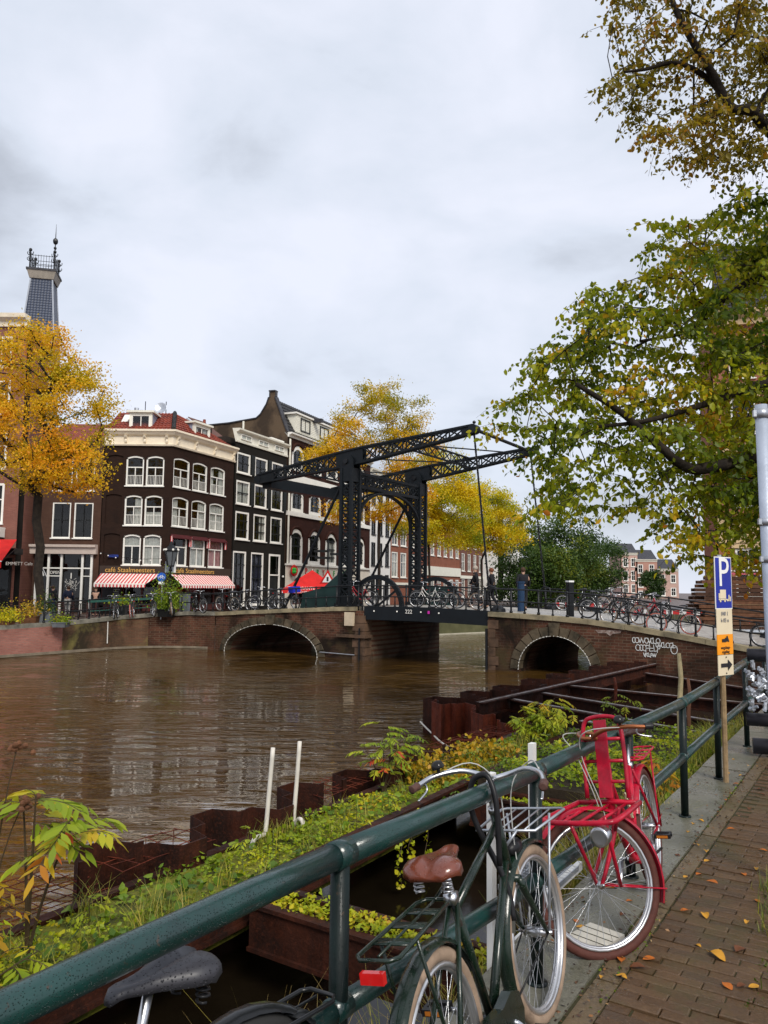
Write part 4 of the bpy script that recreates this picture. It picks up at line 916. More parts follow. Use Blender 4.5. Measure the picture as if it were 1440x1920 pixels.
def cols_of(n, w, ww): g = (w - n * ww) / n; return [(g / 2 + i * (ww + g), g / 2 + i * (ww + g) + ww) for i in range(n)]
row_house('white_house', 'white plastered canal house behind the first yellow tree', C0 + HD * 30.4, HD, HN, 5.3, 13.2, cols_of(3, 5.3, 1.05), [(10, 12), (7.0, 9.3), (3.9, 6.2), (.6, 3.0)], M('white_plaster', (.72, .71, .68), .7, .12, 1.0), frame=DARKWOOD)
row_house('red_brick_house', 'red brick house with white sash windows seen between the bridge towers', C0 + HD * 35.75, HD, HN, 9.4, 11.5, [(.3, 2.0), (2.8, 4.5), (5.2, 7.0), (7.5, 9.1)], [(9, 11), (6.2, 8.4), (2.8, 5.5)], REDBRICK, vert=(.5,), trans=(.6,), fw=.14, ground=1, plinth=(2.0, .25), curt=.4)
row_house('red_gallery_house', 'low red brick building with cream frieze behind the second yellow tree', C0 + HD * 45.2, HD, HN, 14.5, 9.0, cols_of(6, 14.5, 1.3), [(5.6, 7.9), (.4, 2.8)], REDBRICK, fw=.14, plinth=(3.2, 1.1), curt=.3)
row_house('brick_house', 'red brown brick house with dark shop front past the third yellow tree', C0 + HD * 59.8, HD, HN, 11.0, 10.5, cols_of(4, 11, 1.4), [(7.2, 9.6), (4.0, 6.4), (.5, 2.9)], brick('brown_red_brick', math.atan2(HD.y, HD.x), (.20, .075, .05), (.15, .055, .04), (.14, .10, .08)), plinth=(3.0, .4))
row_house('white_gable_house', 'tall white house at the far end of the yellow trees', C0 + HD * 71.0 + HN * 3.0, HD, HN, 12, 14, cols_of(4, 12, 1.3), [(11, 13), (7.6, 10), (4.2, 6.6), (.6, 3)], MC['white_plaster'], fw=.08, vert=(.5,), frame=CREAM2)
# ---- shop with OPEN sign, left of the cafe
OS = C0 + Vector((-8.45, 0, 0)); SB = brick('mauve_brick', 0, (.085, .042, .028), (.065, .032, .022), (.06, .038, .028), None)
shop = thing('open_shop', 'mauve brick shop house with pale lintel and OPEN sign beside the cafe', 'building', (OS + XD * 2)[:])
ops = [(1.05, 2.2, 4.62, 6.85), (2.42, 3.6, 4.62, 6.85), (1.05, 2.2, 7.6, 9.6), (2.42, 3.6, 7.6, 9.6), (.2, 3.75, GZ + .2, 3.62)]
facade(shop, OS.copy(), XD, XN, 4.1, GZ, 10.8, ops, SB)
for q in ops[:4]: window(shop, OS + XD * q[0] + ZV * q[2], XD, XN, q[1] - q[0], q[3] - q[2], (.5,), (.5,), 0, fw=.07, inset=.06, barmat=DARKWOOD)
LINT = M('pale_pink_paint', (.55, .46, .40), .5, .12)
cornice(shop, [OS + XD * -.1, OS + XD * 4.0], [XN, XN], 3.62, [(0, 0), (.32, 0), (.36, .38), (.50, .42), (.52, .56), (0, .6)], LINT, 'lintel')
mb = MB()
for x in (.2, .95, 1.75, 3.05, 3.62): mb.obox(OS + XD * x + XN * .02 + ZV * GZ, XD * .13, XN * .10, ZV * 3.8)
mb.obox(OS + XD * .2 + XN * .03 + ZV * 2.70, XD * 3.5, XN * .06, ZV * .08)
mb.obox(OS + XD * .95 + XN * .03 + ZV * 2.22, XD * .8, XN * .06, ZV * .06); mb.obox(OS + XD * 3.05 + XN * .03 + ZV * 2.22, XD * .6, XN * .06, ZV * .06)
mb.build('shop_front', WHITE, shop)
MB().add([OS + XD * .2 - XN * .05 + ZV * GZ, OS + XD * 3.75 - XN * .05 + ZV * GZ, OS + XD * 3.75 - XN * .05 + ZV * 3.62, OS + XD * .2 - XN * .05 + ZV * 3.62], [(0, 1, 2, 3)]).build('shop_pane', PANE, shop)
text_obj('OPEN', .26, WHITE, OS + XD * 1.42 + XN * .02 + ZV * 2.46, XD, ZV, shop, 'open_sign')
# a white crest drawn on the shop window
mb = MB(); r3 = random.Random(3)
for i in range(60):
    a, rr = r3.uniform(0, 2 * PI), r3.uniform(.05, .42); p = OS + XD * (2.42 + rr * math.cos(a) * 1.05) + XN * .0 + ZV * (1.75 + rr * math.sin(a) * .9)
    mb.bar(p, p + XD * r3.uniform(-.18, .18) + ZV * r3.uniform(-.16, .16), .014, .02, XN)
mb.bar(OS + XD * 2.42 + ZV * 2.1, OS + XD * 2.42 + ZV * 2.45, .05, .05, XN); mb.build('window_crest', WHITE, shop)
block(shop, [OS - XN * .8, OS + XD * 4.1 - XN * .8, OS + XD * 4.1 - XN * 8, OS - XN * 8], GZ, 10.8, SB); 
MB().prism([OS + ZV * 10.8, OS - XN * 3.5 + ZV * 12.6, OS - XN * 8 + ZV * 10.8], XD * 4.1).build('roof', REDTILE, shop)
# ---- pink house at the left edge with a bay, red awning in front
OP = Vector((-36, 47.0, 0)); wP = 13.5
PB = brick('pink_brick', 0, (.26, .10, .075), (.20, .075, .058), (.20, .13, .10), None)
pk = thing('pink_house', 'tall pink brick house with white bay at the left edge behind the tree', 'building', (OP + XD * 10)[:])
cP = [(6.0, 7.4), (8.3, 9.7), (11.2, 12.6)]; rP = [(15.2, 17.2), (12.2, 14.4), (8.8, 11.2), (5.4, 7.9)]
ops = [(a, b_, za, zb) for za, zb in rP for a, b_ in cP] + [(6.0, 13.3, .2, 3.3)]
facade(pk, OP.copy(), XD, XN, wP, GZ, 18.0, ops, PB)
for q in ops[:-1]: window(pk, OP + XD * q[0] + ZV * q[2], XD, XN, q[1] - q[0], q[3] - q[2], (.5,), (.6,), 0, fw=.14, inset=.05)
cornice(pk, [OP, OP + XD * wP], [XN, XN], 17.8, [(0, 0), (.15, 0), (.2, .3), (.5, .5), (.55, .75), (-.3, .8)], CREAM)
mb = MB().obox(OP + XD * 11.0 + XN * .05 + ZV * 4.55, XD * 1.8, XN * .7, ZV * .5); mb.obox(OP + XD * 11.0 + XN * .0 + ZV * 5.05, XD * 1.8, XN * .75, ZV * .1)
mb.build('bay', WHITE, pk)
mb = MB()
for x in (6.0, 8.0, 10.0, 12.0, 13.2): MB().obox(OP + XD * x + XN * .02 + ZV * GZ, XD * .14, XN * .1, ZV * 3.5).build('shop_front', DARKWOOD, pk); MB().add([OP + XD * 6 - XN * .05 + ZV * .2, OP + XD * 13.3 - XN * .05 + ZV * .2, OP + XD * 13.3 - XN * .05 + ZV * 3.3, OP + XD * 6 - XN * .05 + ZV * 3.3], [(0, 1, 2, 3)]).build('shop_pane', PANE, pk)
block(pk, [OP - XN * .8, OP + XD * wP - XN * .8, OP + XD * wP - XN * 3, OP - XN * 3], GZ, 18.0, PB)
MB().obox(OP + XD * 9 + XN * .1 + ZV * 3.5, XD * 5.0, XN * 1.1, ZV * .35).build('balcony', BLACKIRON, pk)
ra = awning('plain red awning in front of the pink house at the left edge', pk, Vector((at(-120, 1010, 46).x, 46, 0)), XD, XN, 4.9, 4.35, 3.0, 2.5, RED, (0, .35), val=.38, scal=12)
text_obj('EMMETT Cafe', .26, M('pale_lettering', (.80, .72, .62), .5), at(36, 1057, 43.4), XD, ZV, ra, ext=.006)
# ---- slate turret
tb = at(76, 640, 58); TX, TY = tb.x, tb.y
tur = thing('turret', 'tall slate turret with iron crown above the yellow tree', 'turret', (TX, TY, 18.6))
def scale_mat():
    m, t, p, o = new_mat('slate_scales'); v = coords(t); s = t.nodes.new('ShaderNodeSeparateXYZ'); t.links.new(v, s.inputs[0])
    a = math_(t, 'SINE', math_(t, 'MULTIPLY', math_(t, 'ADD', s.outputs[0], s.outputs[2]), 15)); b2 = math_(t, 'SINE', math_(t, 'MULTIPLY', math_(t, 'SUBTRACT', s.outputs[0], s.outputs[2]), 15))
    h = math_(t, 'MULTIPLY', a, b2); c = mixc(t, ramp(t, h, [(.46, 0), (.56, 1)]), (.030, .040, .068), (.058, .074, .115))
    t.links.new(c, p.inputs['Base Color']); p.inputs['Roughness'].default_value = .45; bump(t, p, h, .6, .05); return m
def sq(w, z, rot=.22): return [Vector((TX + w / 2 * math.sqrt(2) * math.cos(rot + PI / 4 + k * PI / 2), TY + w / 2 * math.sqrt(2) * math.sin(rot + PI / 4 + k * PI / 2), z)) for k in range(4)]
def frustum(w0, z0, w1, z1): return MB().add(sq(w0, z0) + sq(w1, z1), [(0, 1, 5, 4), (1, 2, 6, 5), (2, 3, 7, 6), (3, 0, 4, 7), (3, 2, 1, 0), (4, 5, 6, 7)])
frustum(2.35, 20.2, 1.55, 25.15).build('slate_roof', scale_mat(), tur)
b = MB(); A, B_ = sq(2.37, 20.2), sq(1.57, 25.15)
for k in range(4): b.tube([A[k], B_[k]], .06, 6)
b.build('lead_hip', M('pale_lead', (.40, .43, .48), .5, .2), tur)
frustum(1.75, 25.15, 2.1, 25.75).build('crown_cornice', M('turret_cornice', (.34, .30, .25), .6, .3), tur); frustum(2.2, 25.75, 2.2, 25.9).build('crown_slab', SLATE, tur)
frustum(2.5, GZ, 2.5, 20.2).build('shaft', MC['turret_cornice'], tur)
mb = MB(); mb.prism([Vector((TX + x, TY - 1.42, z)) for x, z in ((-.75, 18.6), (.75, 18.6), (.75, 20.3), (0, 21.0), (-.75, 20.3))], Vector((0, .7, 0))); mb.build('stone_dormer', CREAM, tur)
MB().prism([Vector((TX + x, TY - 1.5, z)) for x, z in ((-.9, 20.25), (.9, 20.25), (0, 21.1))], Vector((0, .12, 0))).build('pediment', CREAM, tur)
C4 = sq(1.75, 25.9)
for k in range(4):
    b = MB().tube([C4[k], C4[k] + ZV * 1.35], .06, 6).ball(C4[k] + ZV * 1.45, .13, 8, 5)
    for a in (0, PI / 2, PI, 1.5 * PI):
        for zz in (1.2, .75): b.tube(bez(C4[k] + ZV * (zz - .2), C4[k] + ZV * (zz - .1) + Vector((math.cos(a) * .3, math.sin(a) * .3, 0)), C4[k] + ZV * (zz + .1) + Vector((math.cos(a) * .22, math.sin(a) * .22, 0)), 5), .03, 4)
    b.build('crown_post', BLACKIRON, tur)
    q = C4[(k + 1) % 4]; b = MB()
    for hgt in (.25, .62, 1.05): b.bar(C4[k] + ZV * hgt, q + ZV * hgt, .03, .03)
    for i in range(1, 9): b.bar(C4[k].lerp(q, i / 9), C4[k].lerp(q, i / 9) + ZV * 1.12, .022, .022)
    b.build('crown_railing', BLACKIRON, tur)
b = MB().tube([C4[3] + ZV * 1.3, C4[3] + ZV * 2.9], [.05, .03], 6).tube([C4[3] + ZV * 2.9, C4[3] + ZV * 3.7], [.03, .008], 5).ball(C4[3] + ZV * 2.3, .2, 8, 6, (1, 1, 1.3)).ball(C4[3] + ZV * 1.75, .12, 8, 5)
b.build('finial', BLACKIRON, tur)
# ---- far houses past the green trees
FH = [('far_pink_house', 'distant pink brick house with white window bands, leftmost of three', 1165, 1195, 1040, (.50, .32, .27), CREAM2), ('far_red_house', 'distant red brick house with grey roof, middle of three', 1190, 1232, 1052, (.40, .22, .17), SLATE), ('far_gabled_house', 'distant brick house with white windows and dark gabled roof, rightmost of three', 1232, 1272, 1070, (.45, .30, .25), SLATE)]
for nm, lb, xa, xb, yt, c, rf in FH:
    A, B_ = at(xa, yt, 165), at(xb, yt, 165); w_ = B_.x - A.x; o = Vector((A.x, 165, 0)); hh = A.z
    wl = M(nm + '_brick', c, .8, .15, .6); n = 2
    row_house(nm, lb, o, XD, XN, w_, hh, cols_of(n, w_, 1.15), [(hh - 2.6, hh - .7), (hh - 5.6, hh - 3.4), (hh - 8.2, hh - 6.3)] if hh > 7.5 else [(hh - 2.6, hh - .8), (hh - 5.4, hh - 3.6)], wl, fw=.16, roof=SLATE, rh=2.6, depth=9)
# ---- ochre and red brick building on our bank
OR_ = Vector((19.4, 44.5, 0)); RDX = Vector((math.cos(R_(-14)), math.sin(R_(-14)), 0)); RN = Vector((RDX.y, -RDX.x, 0))
rb_ang = R_(-14); RBK = brick('ochre_banded_brick', rb_ang, (.34, .12, .07), (.27, .095, .058), (.26, .18, .13), None)
OCH = M('ochre_stone', (.58, .42, .24), .7, .2, 1.2)
ob = thing('ochre_building', 'tall red brick building with ochre stone bands behind the overhanging branches', 'building', (OR_ + RDX * 6)[:])
cR = [(.9, 2.3), (3.6, 5.0), (6.3, 7.7), (9.0, 10.4), (11.7, 13.1)]; rR = [(14.2, 16.4), (10.6, 13.0), (6.6, 9.2), (1.4, 4.2)]
ops = [(a, b_, za, zb) for za, zb in rR for a, b_ in cR]
facade(ob, OR_.copy(), RDX, RN, 14, GZ, 17.6, ops, RBK)
for q in ops: window(ob, OR_ + RDX * q[0] + ZV * q[2], RDX, RN, q[1] - q[0], q[3] - q[2], (.5,), (.65,), 0, fw=.12, inset=.06, fmat=WHITE)
for z_, h_ in ((4.5, 1.5), (9.5, .8), (13.3, .6), (.0, 1.2), (2.6, .35)): MB().obox(OR_ + ZV * z_, RDX * 14, RN * (.14 if z_ != 2.6 else .04), ZV * h_).build('stone_band', OCH, ob) if z_ != 2.6 else None
for a, b_ in cR:
    for za, zb in rR: MB().obox(OR_ + RDX * (a - .2) + RN * .0 + ZV * (zb + .02), RDX * (b_ - a + .4), RN * .10, ZV * .28).build('window_lintel', OCH, ob)
cornice(ob, [OR_, OR_ + RDX * 14], [RN, RN], 17.4, [(0, 0), (.2, 0), (.25, .3), (.6, .6), (.65, .85), (-.3, .9)], OCH)
tile_roof('roof_slates', [OR_ + ZV * 18.2, OR_ + RDX * 14 + ZV * 18.2, OR_ + RDX * 14 - RN * 3.2 + ZV * 23.6, OR_ + RDX * .8 - RN * 3.2 + ZV * 23.6], 26, SLATE, ob, .03)
block(ob, [OR_ - RN * .8, OR_ + RDX * 14 - RN * .8, OR_ + RDX * 14 - RN * 5, OR_ - RN * 5], GZ, 17.6, RBK)
# ---------------------------------------------------------------- trees
def leaf_arrays(P, size, droop=.25, fine=False, aspect=.55, flat=0.0):
    n = len(P); a = rng.normal(size=(n, 3)); a[:, 2] -= droop * 2; a[:, 2] *= (1 - flat); a /= np.linalg.norm(a, axis=1)[:, None]
    r = rng.normal(size=(n, 3)); r[:, 2] += flat * 3; b = np.cross(a, r); b /= np.linalg.norm(b, axis=1)[:, None] + 1e-9
    s = (size * rng.uniform(.65, 1.3, n))[:, None]; L_ = a * s; Wd = b * s * aspect * .5; nn = np.cross(a, b) * s
    if fine:
        V = np.stack([P, P + L_ * .38 + Wd + nn * .07, P + L_ * .75 + Wd * .72 + nn * .04, P + L_ - nn * .08, P + L_ * .75 - Wd * .72 + nn * .04, P + L_ * .38 - Wd + nn * .07], 1).reshape(-1, 3)
        i = np.arange(n)[:, None] * 6; Fq = np.concatenate([i + np.array([[0, 1, 2, 3]]), i + np.array([[0, 3, 4, 5]])], 1).reshape(-1, 4); k = 2
    else:
        V = np.stack([P, P + L_ * .5 + Wd, P + L_, P + L_ * .5 - Wd], 1).reshape(-1, 3); Fq = np.arange(4 * n).reshape(-1, 4); k = 1
    return V, Fq, k
def leaves(name, P, size, mt, parent, rnd, **kw):
    V, Fq, k = leaf_arrays(np.asarray(P), size, **kw); return npmesh(name, V, Fq, mt, parent, np.repeat(rnd, k))
def vnoise(P, s, seed=0):          # cheap smooth 3-d variation 0..1
    r = np.random.default_rng(seed); o = np.zeros(len(P))
    for k in range(5):
        d = r.normal(size=3) * s * (1 + k * .6); o += np.sin(P @ d + r.uniform(0, 6.28)) / (1 + k * .35)
    return np.clip(.5 + o / 4.2, 0, 1)
def skeleton(trunk, targets, r_tip, r_max, wob=.12):
    """grow branches from the trunk nodes to every target; returns tube strands"""
    nodes = [Vector(p) for p in trunk]; par = [i - 1 for i in range(len(nodes))]; start = len(nodes) // 2
    base = nodes[-1]; T = sorted((Vector(t) for t in targets), key=lambda t: (t - base).length)
    arr = np.array([n[:] for n in nodes])
    for t in T:
        ta = np.array(t[:]); d = np.linalg.norm(arr - ta, axis=1) + .35 * np.maximum(0, arr[:, 2] - ta[2] + .2); d[:start] += 1e3
        j = int(np.argmin(d)); p = nodes[j]; L_ = (t - p).length; k = max(1, int(L_ / .8))
        prev = j; new = []
        for i in range(1, k + 1):
            f = i / k; q = p.lerp(t, f) + ZV * (math.sin(f * PI) * L_ * .08)
            if i < k: q += Vector((random.gauss(0, 1), random.gauss(0, 1), random.gauss(0, 1))) * wob * min(1, L_ * .3)
            nodes.append(q); par.append(prev); prev = len(nodes) - 1; new.append(q[:])
        arr = np.vstack([arr, np.array(new)])
    cnt = [0] * len(nodes); ch = [[] for _ in nodes]
    for i, p in enumerate(par):
        if p >= 0: ch[p].append(i)
    for i in range(len(nodes) - 1, -1, -1): cnt[i] = max(1, sum(cnt[c] for c in ch[i]))
    rad = [min(r_max, r_tip * c ** .46) for c in cnt]
    strands = []
    def walk(i, first):
        s = [first, i] if first is not None else [i]
        while ch[s[-1]]:
            cs = sorted(ch[s[-1]], key=lambda c: -cnt[c])
            for c in cs[1:]: stack.append((c, s[-1]))
            s.append(cs[0])
        if len(s) > 1: strands.append(([nodes[k] for k in s], [rad[s[1]]] + [rad[k] for k in s[1:]] if first is not None else [rad[k] for k in s]))
    stack = [(0, None)]
    while stack: i, f = stack.pop(); walk(i, f)
    return strands
def ellip(c, r, n, rr, hollow=.0):
    o = []
    while len(o) < n:
        p = rr.normal(size=3); p /= np.linalg.norm(p); p *= rr.uniform(hollow, 1) ** (1 / 3.0); o.append((c[0] + p[0] * r[0], c[1] + p[1] * r[1], c[2] + p[2] * r[2]))
    return o
def tree(name, label, base, trunk_top, r0, blobs, nl, lsize, mt, group=None, seed=1, spread=.45, bias=0.0, r_tip=.012, cat='tree', lean=(0, 0), nvar=.5, twig=True):
    rr = np.random.default_rng(seed); random.seed(seed)
    t = thing(name, label, cat, base[:], group); top = Vector(trunk_top)
    trunk = [base.lerp(top, i / 5) + Vector((random.gauss(0, .06), random.gauss(0, .06), 0)) * (1 if 0 < i < 5 else 0) for i in range(6)]
    C = []
    for c, r, n in blobs: C += ellip(c, r, n, rr, .15)
    st = skeleton(trunk, C, r_tip, r0)
    mb = MB(); tk, tr = st[0]; tr = [max(x, 0) for x in tr]
    mb.tube([tk[0] - ZV * .1] + tk, [tr[0] * 1.45] + tr, 9)
    tko = mb.build('trunk', BARK, t, True)
    mb = MB()
    for pts, rs in st[1:]: mb.tube(pts, rs, 6 if rs[0] > .05 else 4, cap=False)
    lb = mb.build('limbs', BARK, tko, True)
    C = np.array(C); per = max(1, nl // len(C)); w_ = rr.uniform(.35, 1.5, len(C)); cnts = np.maximum(1, (per * w_)).astype(int)
    P = np.repeat(C, cnts, 0); P = P + rr.normal(size=P.shape) * spread * np.array([1, 1, .62])
    rnd = np.clip(vnoise(P, nvar, seed) * .75 + rr.uniform(-.16, .16, len(P)) + .12 + bias, 0, 1)
    leaves('crown', P, lsize, mt, t, rnd, droop=.2)
    return t
YEL = leafmat('yellow_autumn_leaves', [(0, (.14, .17, .006)), (.3, (.36, .31, .007)), (.55, (.66, .45, .008)), (.8, (.80, .44, .010)), (1, (.74, .30, .012))], trans=.45)
YELG = leafmat('lime_autumn_leaves', [(0, (.13, .19, .006)), (.3, (.32, .35, .008)), (.6, (.66, .54, .010)), (1, (.80, .55, .012))], trans=.45)
GRN = leafmat('dark_green_leaves', [(0, (.016, .038, .008)), (.45, (.038, .080, .012)), (.8, (.085, .135, .015)), (1, (.22, .24, .015))], trans=.35)
OVER = leafmat('olive_autumn_leaves', [(0, (.055, .10, .005)), (.25, (.16, .21, .007)), (.5, (.33, .36, .010)), (.70, (.50, .42, .012)), (.88, (.70, .36, .012)), (1, (.55, .18, .012))], trans=.55)
OVERB = leafmat('brown_autumn_leaves', [(0, (.045, .058, .005)), (.3, (.12, .115, .008)), (.55, (.21, .165, .010)), (.8, (.30, .21, .012)), (1, (.36, .15, .010))], trans=.5)
def B_(px, py, Y, rx, ry, rz, n): p = at(px, py, Y); return ((p.x, p.y, p.z), (rx, ry, rz), n)
b0 = at(78, 1140, 34.5); b0.z = BANKZ
tree('elm_tree', 'golden yellow tree on the left terrace in front of the cafe', b0, at(72, 930, 34.5), .30,
     [B_(60, 680, 34.5, 2.2, 2.2, 2.0, 60), B_(140, 770, 34.5, 1.7, 2.0, 1.9, 50), B_(30, 830, 34, 2.6, 2.2, 2.0, 60), B_(120, 880, 34.2, 1.9, 2.0, 1.3, 50), B_(-70, 780, 34.5, 2.6, 2.4, 3, 50), B_(130, 690, 35, 1.2, 1.2, .9, 14)], 42000, .125, YEL, None, 11, .30, 0.12, r_tip=.024)
tb1 = at(708, 1105, 55.5); tb1.z = BANKZ
tree('elm_tree', 'tall yellow tree behind the near bridge tower, tallest of the row', tb1, at(712, 960, 55.5), .34,
     [B_(700, 800, 55.5, 3.0, 2.5, 2.6, 55), B_(620, 850, 55, 2.4, 2.4, 1.4, 34), B_(770, 850, 56, 2.6, 2.4, 2.4, 45), B_(735, 930, 55.5, 3.3, 2.6, 1.8, 46), B_(660, 950, 55, 2.5, 2, 1.2, 22), B_(705, 745, 55.5, 2.2, 1.8, 1.2, 16), B_(770, 775, 55.5, 1.4, 1.4, 1.2, 8)], 40000, .15, YEL, 'yellow trees along the far quay', 12, .34, -.02, r_tip=.016)
tb2 = at(806, 1108, 62); tb2.z = BANKZ
tree('elm_tree', 'yellow tree between the far bridge tower and the long chain', tb2, at(804, 1030, 62), .34,
     [B_(820, 900, 62, 3.2, 2.6, 2.4, 50), B_(860, 950, 62, 2.8, 2.6, 2.4, 46), B_(790, 980, 62, 2.4, 2.4, 1.8, 30), B_(840, 1000, 62, 2.8, 2.4, 1.4, 26)], 33000, .165, YELG, 'yellow trees along the far quay', 13, .40, .03, r_tip=.016)
tb3 = at(905, 1110, 70); tb3.z = BANKZ
tree('elm_tree', 'yellow green tree hanging over the lifting span, rightmost of the yellow row', tb3, at(903, 1050, 70), .32,
     [B_(905, 960, 70, 3.2, 2.8, 2.4, 48), B_(945, 970, 70, 1.9, 2.2, 1.8, 26), B_(880, 1000, 70, 2.6, 2.4, 1.8, 34), B_(950, 1010, 70, 1.8, 2, 1.2, 18), B_(885, 925, 70, 1.6, 1.6, 1.4, 10)], 29000, .175, YELG, 'yellow trees along the far quay', 14, .40, 0.0, r_tip=.016)
for i, (px, py, Y, rx, rz, n, lb) in enumerate([(985, 1040, 88, 3.6, 4.2, 60, 'dark green bushy tree nearest the yellow trees'), (1055, 1030, 84, 3.8, 4.2, 65, 'mid green bushy tree in the middle of the clump beyond the bridge'), (1112, 1055, 90, 3.4, 3.2, 50, 'dark green bushy tree at the right of the clump beyond the bridge'), (1020, 1060, 78, 2.6, 2.4, 36, 'low dark green tree in front of the clump beyond the bridge')]):
    p = at(px, py, Y); tree('lime_tree', lb, Vector((p.x, p.y, BANKZ)), Vector((p.x, p.y, 1.6)), .2, [((p.x, p.y, p.z), (rx, rx, rz), n), ((p.x + rx * .3, p.y, p.z - 1), (rx * .9, rx, rz * .8), n // 2), ((p.x - rx * .3, p.y, 1.8), (rx * .9, rx, 1.6), n // 2)], 19000, .27, GRN, 'green trees beyond the bridge', 20 + i, .62, -.05 + .12 * (i == 1))
p = at(1222, 1095, 120); tree('lime_tree', 'small dark green tree in front of the distant houses', Vector((p.x, p.y, BANKZ)), Vector((p.x, p.y, 1.2)), .12, [((p.x, p.y, 2.6), (1.6, 1.6, 2.4), 40)], 6000, .30, GRN, 'green trees beyond the bridge', 31, .35, -.1)

# ---- the tree whose branches hang over our bank
def in_poly(x, y, pg):
    c = False; j = len(pg) - 1
    for i in range(len(pg)):
        if (pg[i][1] > y) != (pg[j][1] > y) and x < (pg[j][0] - pg[i][0]) * (y - pg[i][1]) / (pg[j][1] - pg[i][1]) + pg[i][0]: c = not c
        j = i
    return c
LOW = [(915, 785), (945, 740), (995, 715), (1010, 655), (1065, 620), (1115, 570), (1135, 510), (1200, 485), (1240, 415), (1310, 400), (1375, 365), (1440, 355), (1720, 330), (1720, 1080), (1335, 1060), (1262, 1035), (1205, 985), (1150, 950), (1110, 960), (1055, 935), (1035, 975), (1010, 955), (1000, 900), (1010, 850), (960, 820)]
UPR = [(1165, -260), (1160, 0), (1140, 70), (1122, 115), (1140, 185), (1190, 250), (1275, 300), (1340, 320), (1500, 320), (1720, 250), (1720, -260)]
def fill(pg, n, y0, y1, rr):
    xs = [p[0] for p in pg]; ys = [p[1] for p in pg]; o = []
    while len(o) < n:
        x, y = rr.uniform(min(xs), max(xs)), rr.uniform(min(ys), max(ys))
        if in_poly(x, y, pg): o.append(at(x, y, rr.uniform(y0, y1)))
    return o
rr = np.random.default_rng(41); random.seed(41)
ot = thing('overhanging_tree', 'large tree at the right with olive and brown leaves hanging over the railing', 'tree', (8.0, 10.8, 0))
trunk = [Vector((8.0, 10.8, -.1)), Vector((7.95, 10.75, 1.2)), Vector((7.8, 10.7, 2.4)), Vector((7.75, 10.7, 3.3)), Vector((7.6, 10.6, 4.4)), Vector((7.5, 10.6, 6.0)), Vector((7.45, 10.5, 7.6))]
def limb(px, Y): return smoothpath([at(x, y, yy) for (x, y), yy in zip(px, Y)], 5)
LIMBS = [([Vector((7.7, 10.7, 3.1))] + limb([(1560, 700), (1440, 716), (1352, 747), (1296, 766), (1207, 790), (1120, 800)], [10.6, 10.3, 10.1, 10, 9.9, 9.8]), .075),
         ([Vector((7.8, 10.7, 2.5))] + limb([(1580, 840), (1425, 855), (1339, 875), (1285, 875), (1215, 817), (1160, 770), (1080, 720)], [10.4, 10.0, 9.8, 9.8, 9.8, 9.8, 9.8]), .105),
         ([Vector((7.6, 10.6, 4.8))] + limb([(1600, 420), (1440, 241), (1406, 206), (1371, 202), (1335, 138), (1295, 71), (1260, 0), (1230, -120)], [9.8, 9.2, 9.0, 9.0, 8.9, 8.8, 8.8, 8.8]), .085),
         ([Vector((7.5, 10.6, 5.6))] + limb([(1600, 560), (1440, 520), (1360, 560), (1290, 620), (1200, 640)], [11, 10.8, 10.7, 10.6, 10.5]), .07),
         (limb([(1371, 202), (1330, 150), (1270, 118), (1210, 130), (1170, 135)], [9.0, 9.0, 8.9, 8.8, 8.8]), .045)]
tk = MB().tube(trunk, [.34, .28, .26, .25, .2, .16, .12], 12).build('trunk', BARK, ot, True)
nodes = list(trunk[3:])
for pts, r in LIMBS:
    MB().tube(pts, [lerp(r, r * .28, i / (len(pts) - 1)) for i in range(len(pts))], 8).build('limb', BARK, ot, True); nodes += pts[2:]
def grow_from(nodes, T, r_tip, rmax):
    nd = [Vector(n) for n in nodes]; root = len(nd); par = [-1] * root; arr = np.array([n[:] for n in nd])
    T = sorted(T, key=lambda t: float(np.min(np.linalg.norm(arr - np.array(t[:]), axis=1))))
    for t in T:
        d = np.linalg.norm(arr - np.array(t[:]), axis=1); j = int(np.argmin(d)); p = nd[j]; L_ = (t - p).length; k = max(1, int(L_ / .35)); prev = j; new = []
        for i in range(1, k + 1):
            f = i / k; q = p.lerp(t, f) + ZV * (math.sin(f * PI) * L_ * .10)
            if i < k: q += Vector((random.gauss(0, 1), random.gauss(0, 1), random.gauss(0, 1))) * .05
            nd.append(q); par.append(prev); prev = len(nd) - 1; new.append(q[:])
        arr = np.vstack([arr, np.array(new)])
    cnt = [0] * len(nd); ch = [[] for _ in nd]
    for i, p in enumerate(par):
        if p >= 0: ch[p].append(i)
    for i in range(len(nd) - 1, -1, -1): cnt[i] = max(1, sum(cnt[c] for c in ch[i]))
    mb = MB()
    for i in range(root, len(nd)):
        if cnt[par[i]] == cnt[i] and par[i] >= root and len(ch[par[i]]) == 1: continue      # inside a strand
        s = [par[i], i]
        while len(ch[s[-1]]) == 1: s.append(ch[s[-1]][0])
        mb.tube([nd[k] for k in s], [min(rmax, r_tip * cnt[k] ** .5) if k >= root else min(rmax, r_tip * cnt[s[1]] ** .5) for k in s], 4, cap=False)
    return mb, arr[root:]
CL = fill(LOW, 500, 9.2, 12.2, rr) + fill([(1290, 430), (1440, 380), (1480, 1050), (1300, 1040)], 80, 9.6, 12.6, rr); CU = fill(UPR, 310, 8.2, 10.4, rr)
mb, _ = grow_from(nodes, CL + CU, .0055, .05)
def clump_leaves(C, nper, sx, rr):
    C = np.array([c[:] for c in C]); w_ = np.maximum(4, nper * rr.uniform(.25, 1.8, len(C))).astype(int)
    P = np.repeat(C, w_, 0); return P + rr.normal(size=P.shape) * np.array([sx, sx, sx * .72])
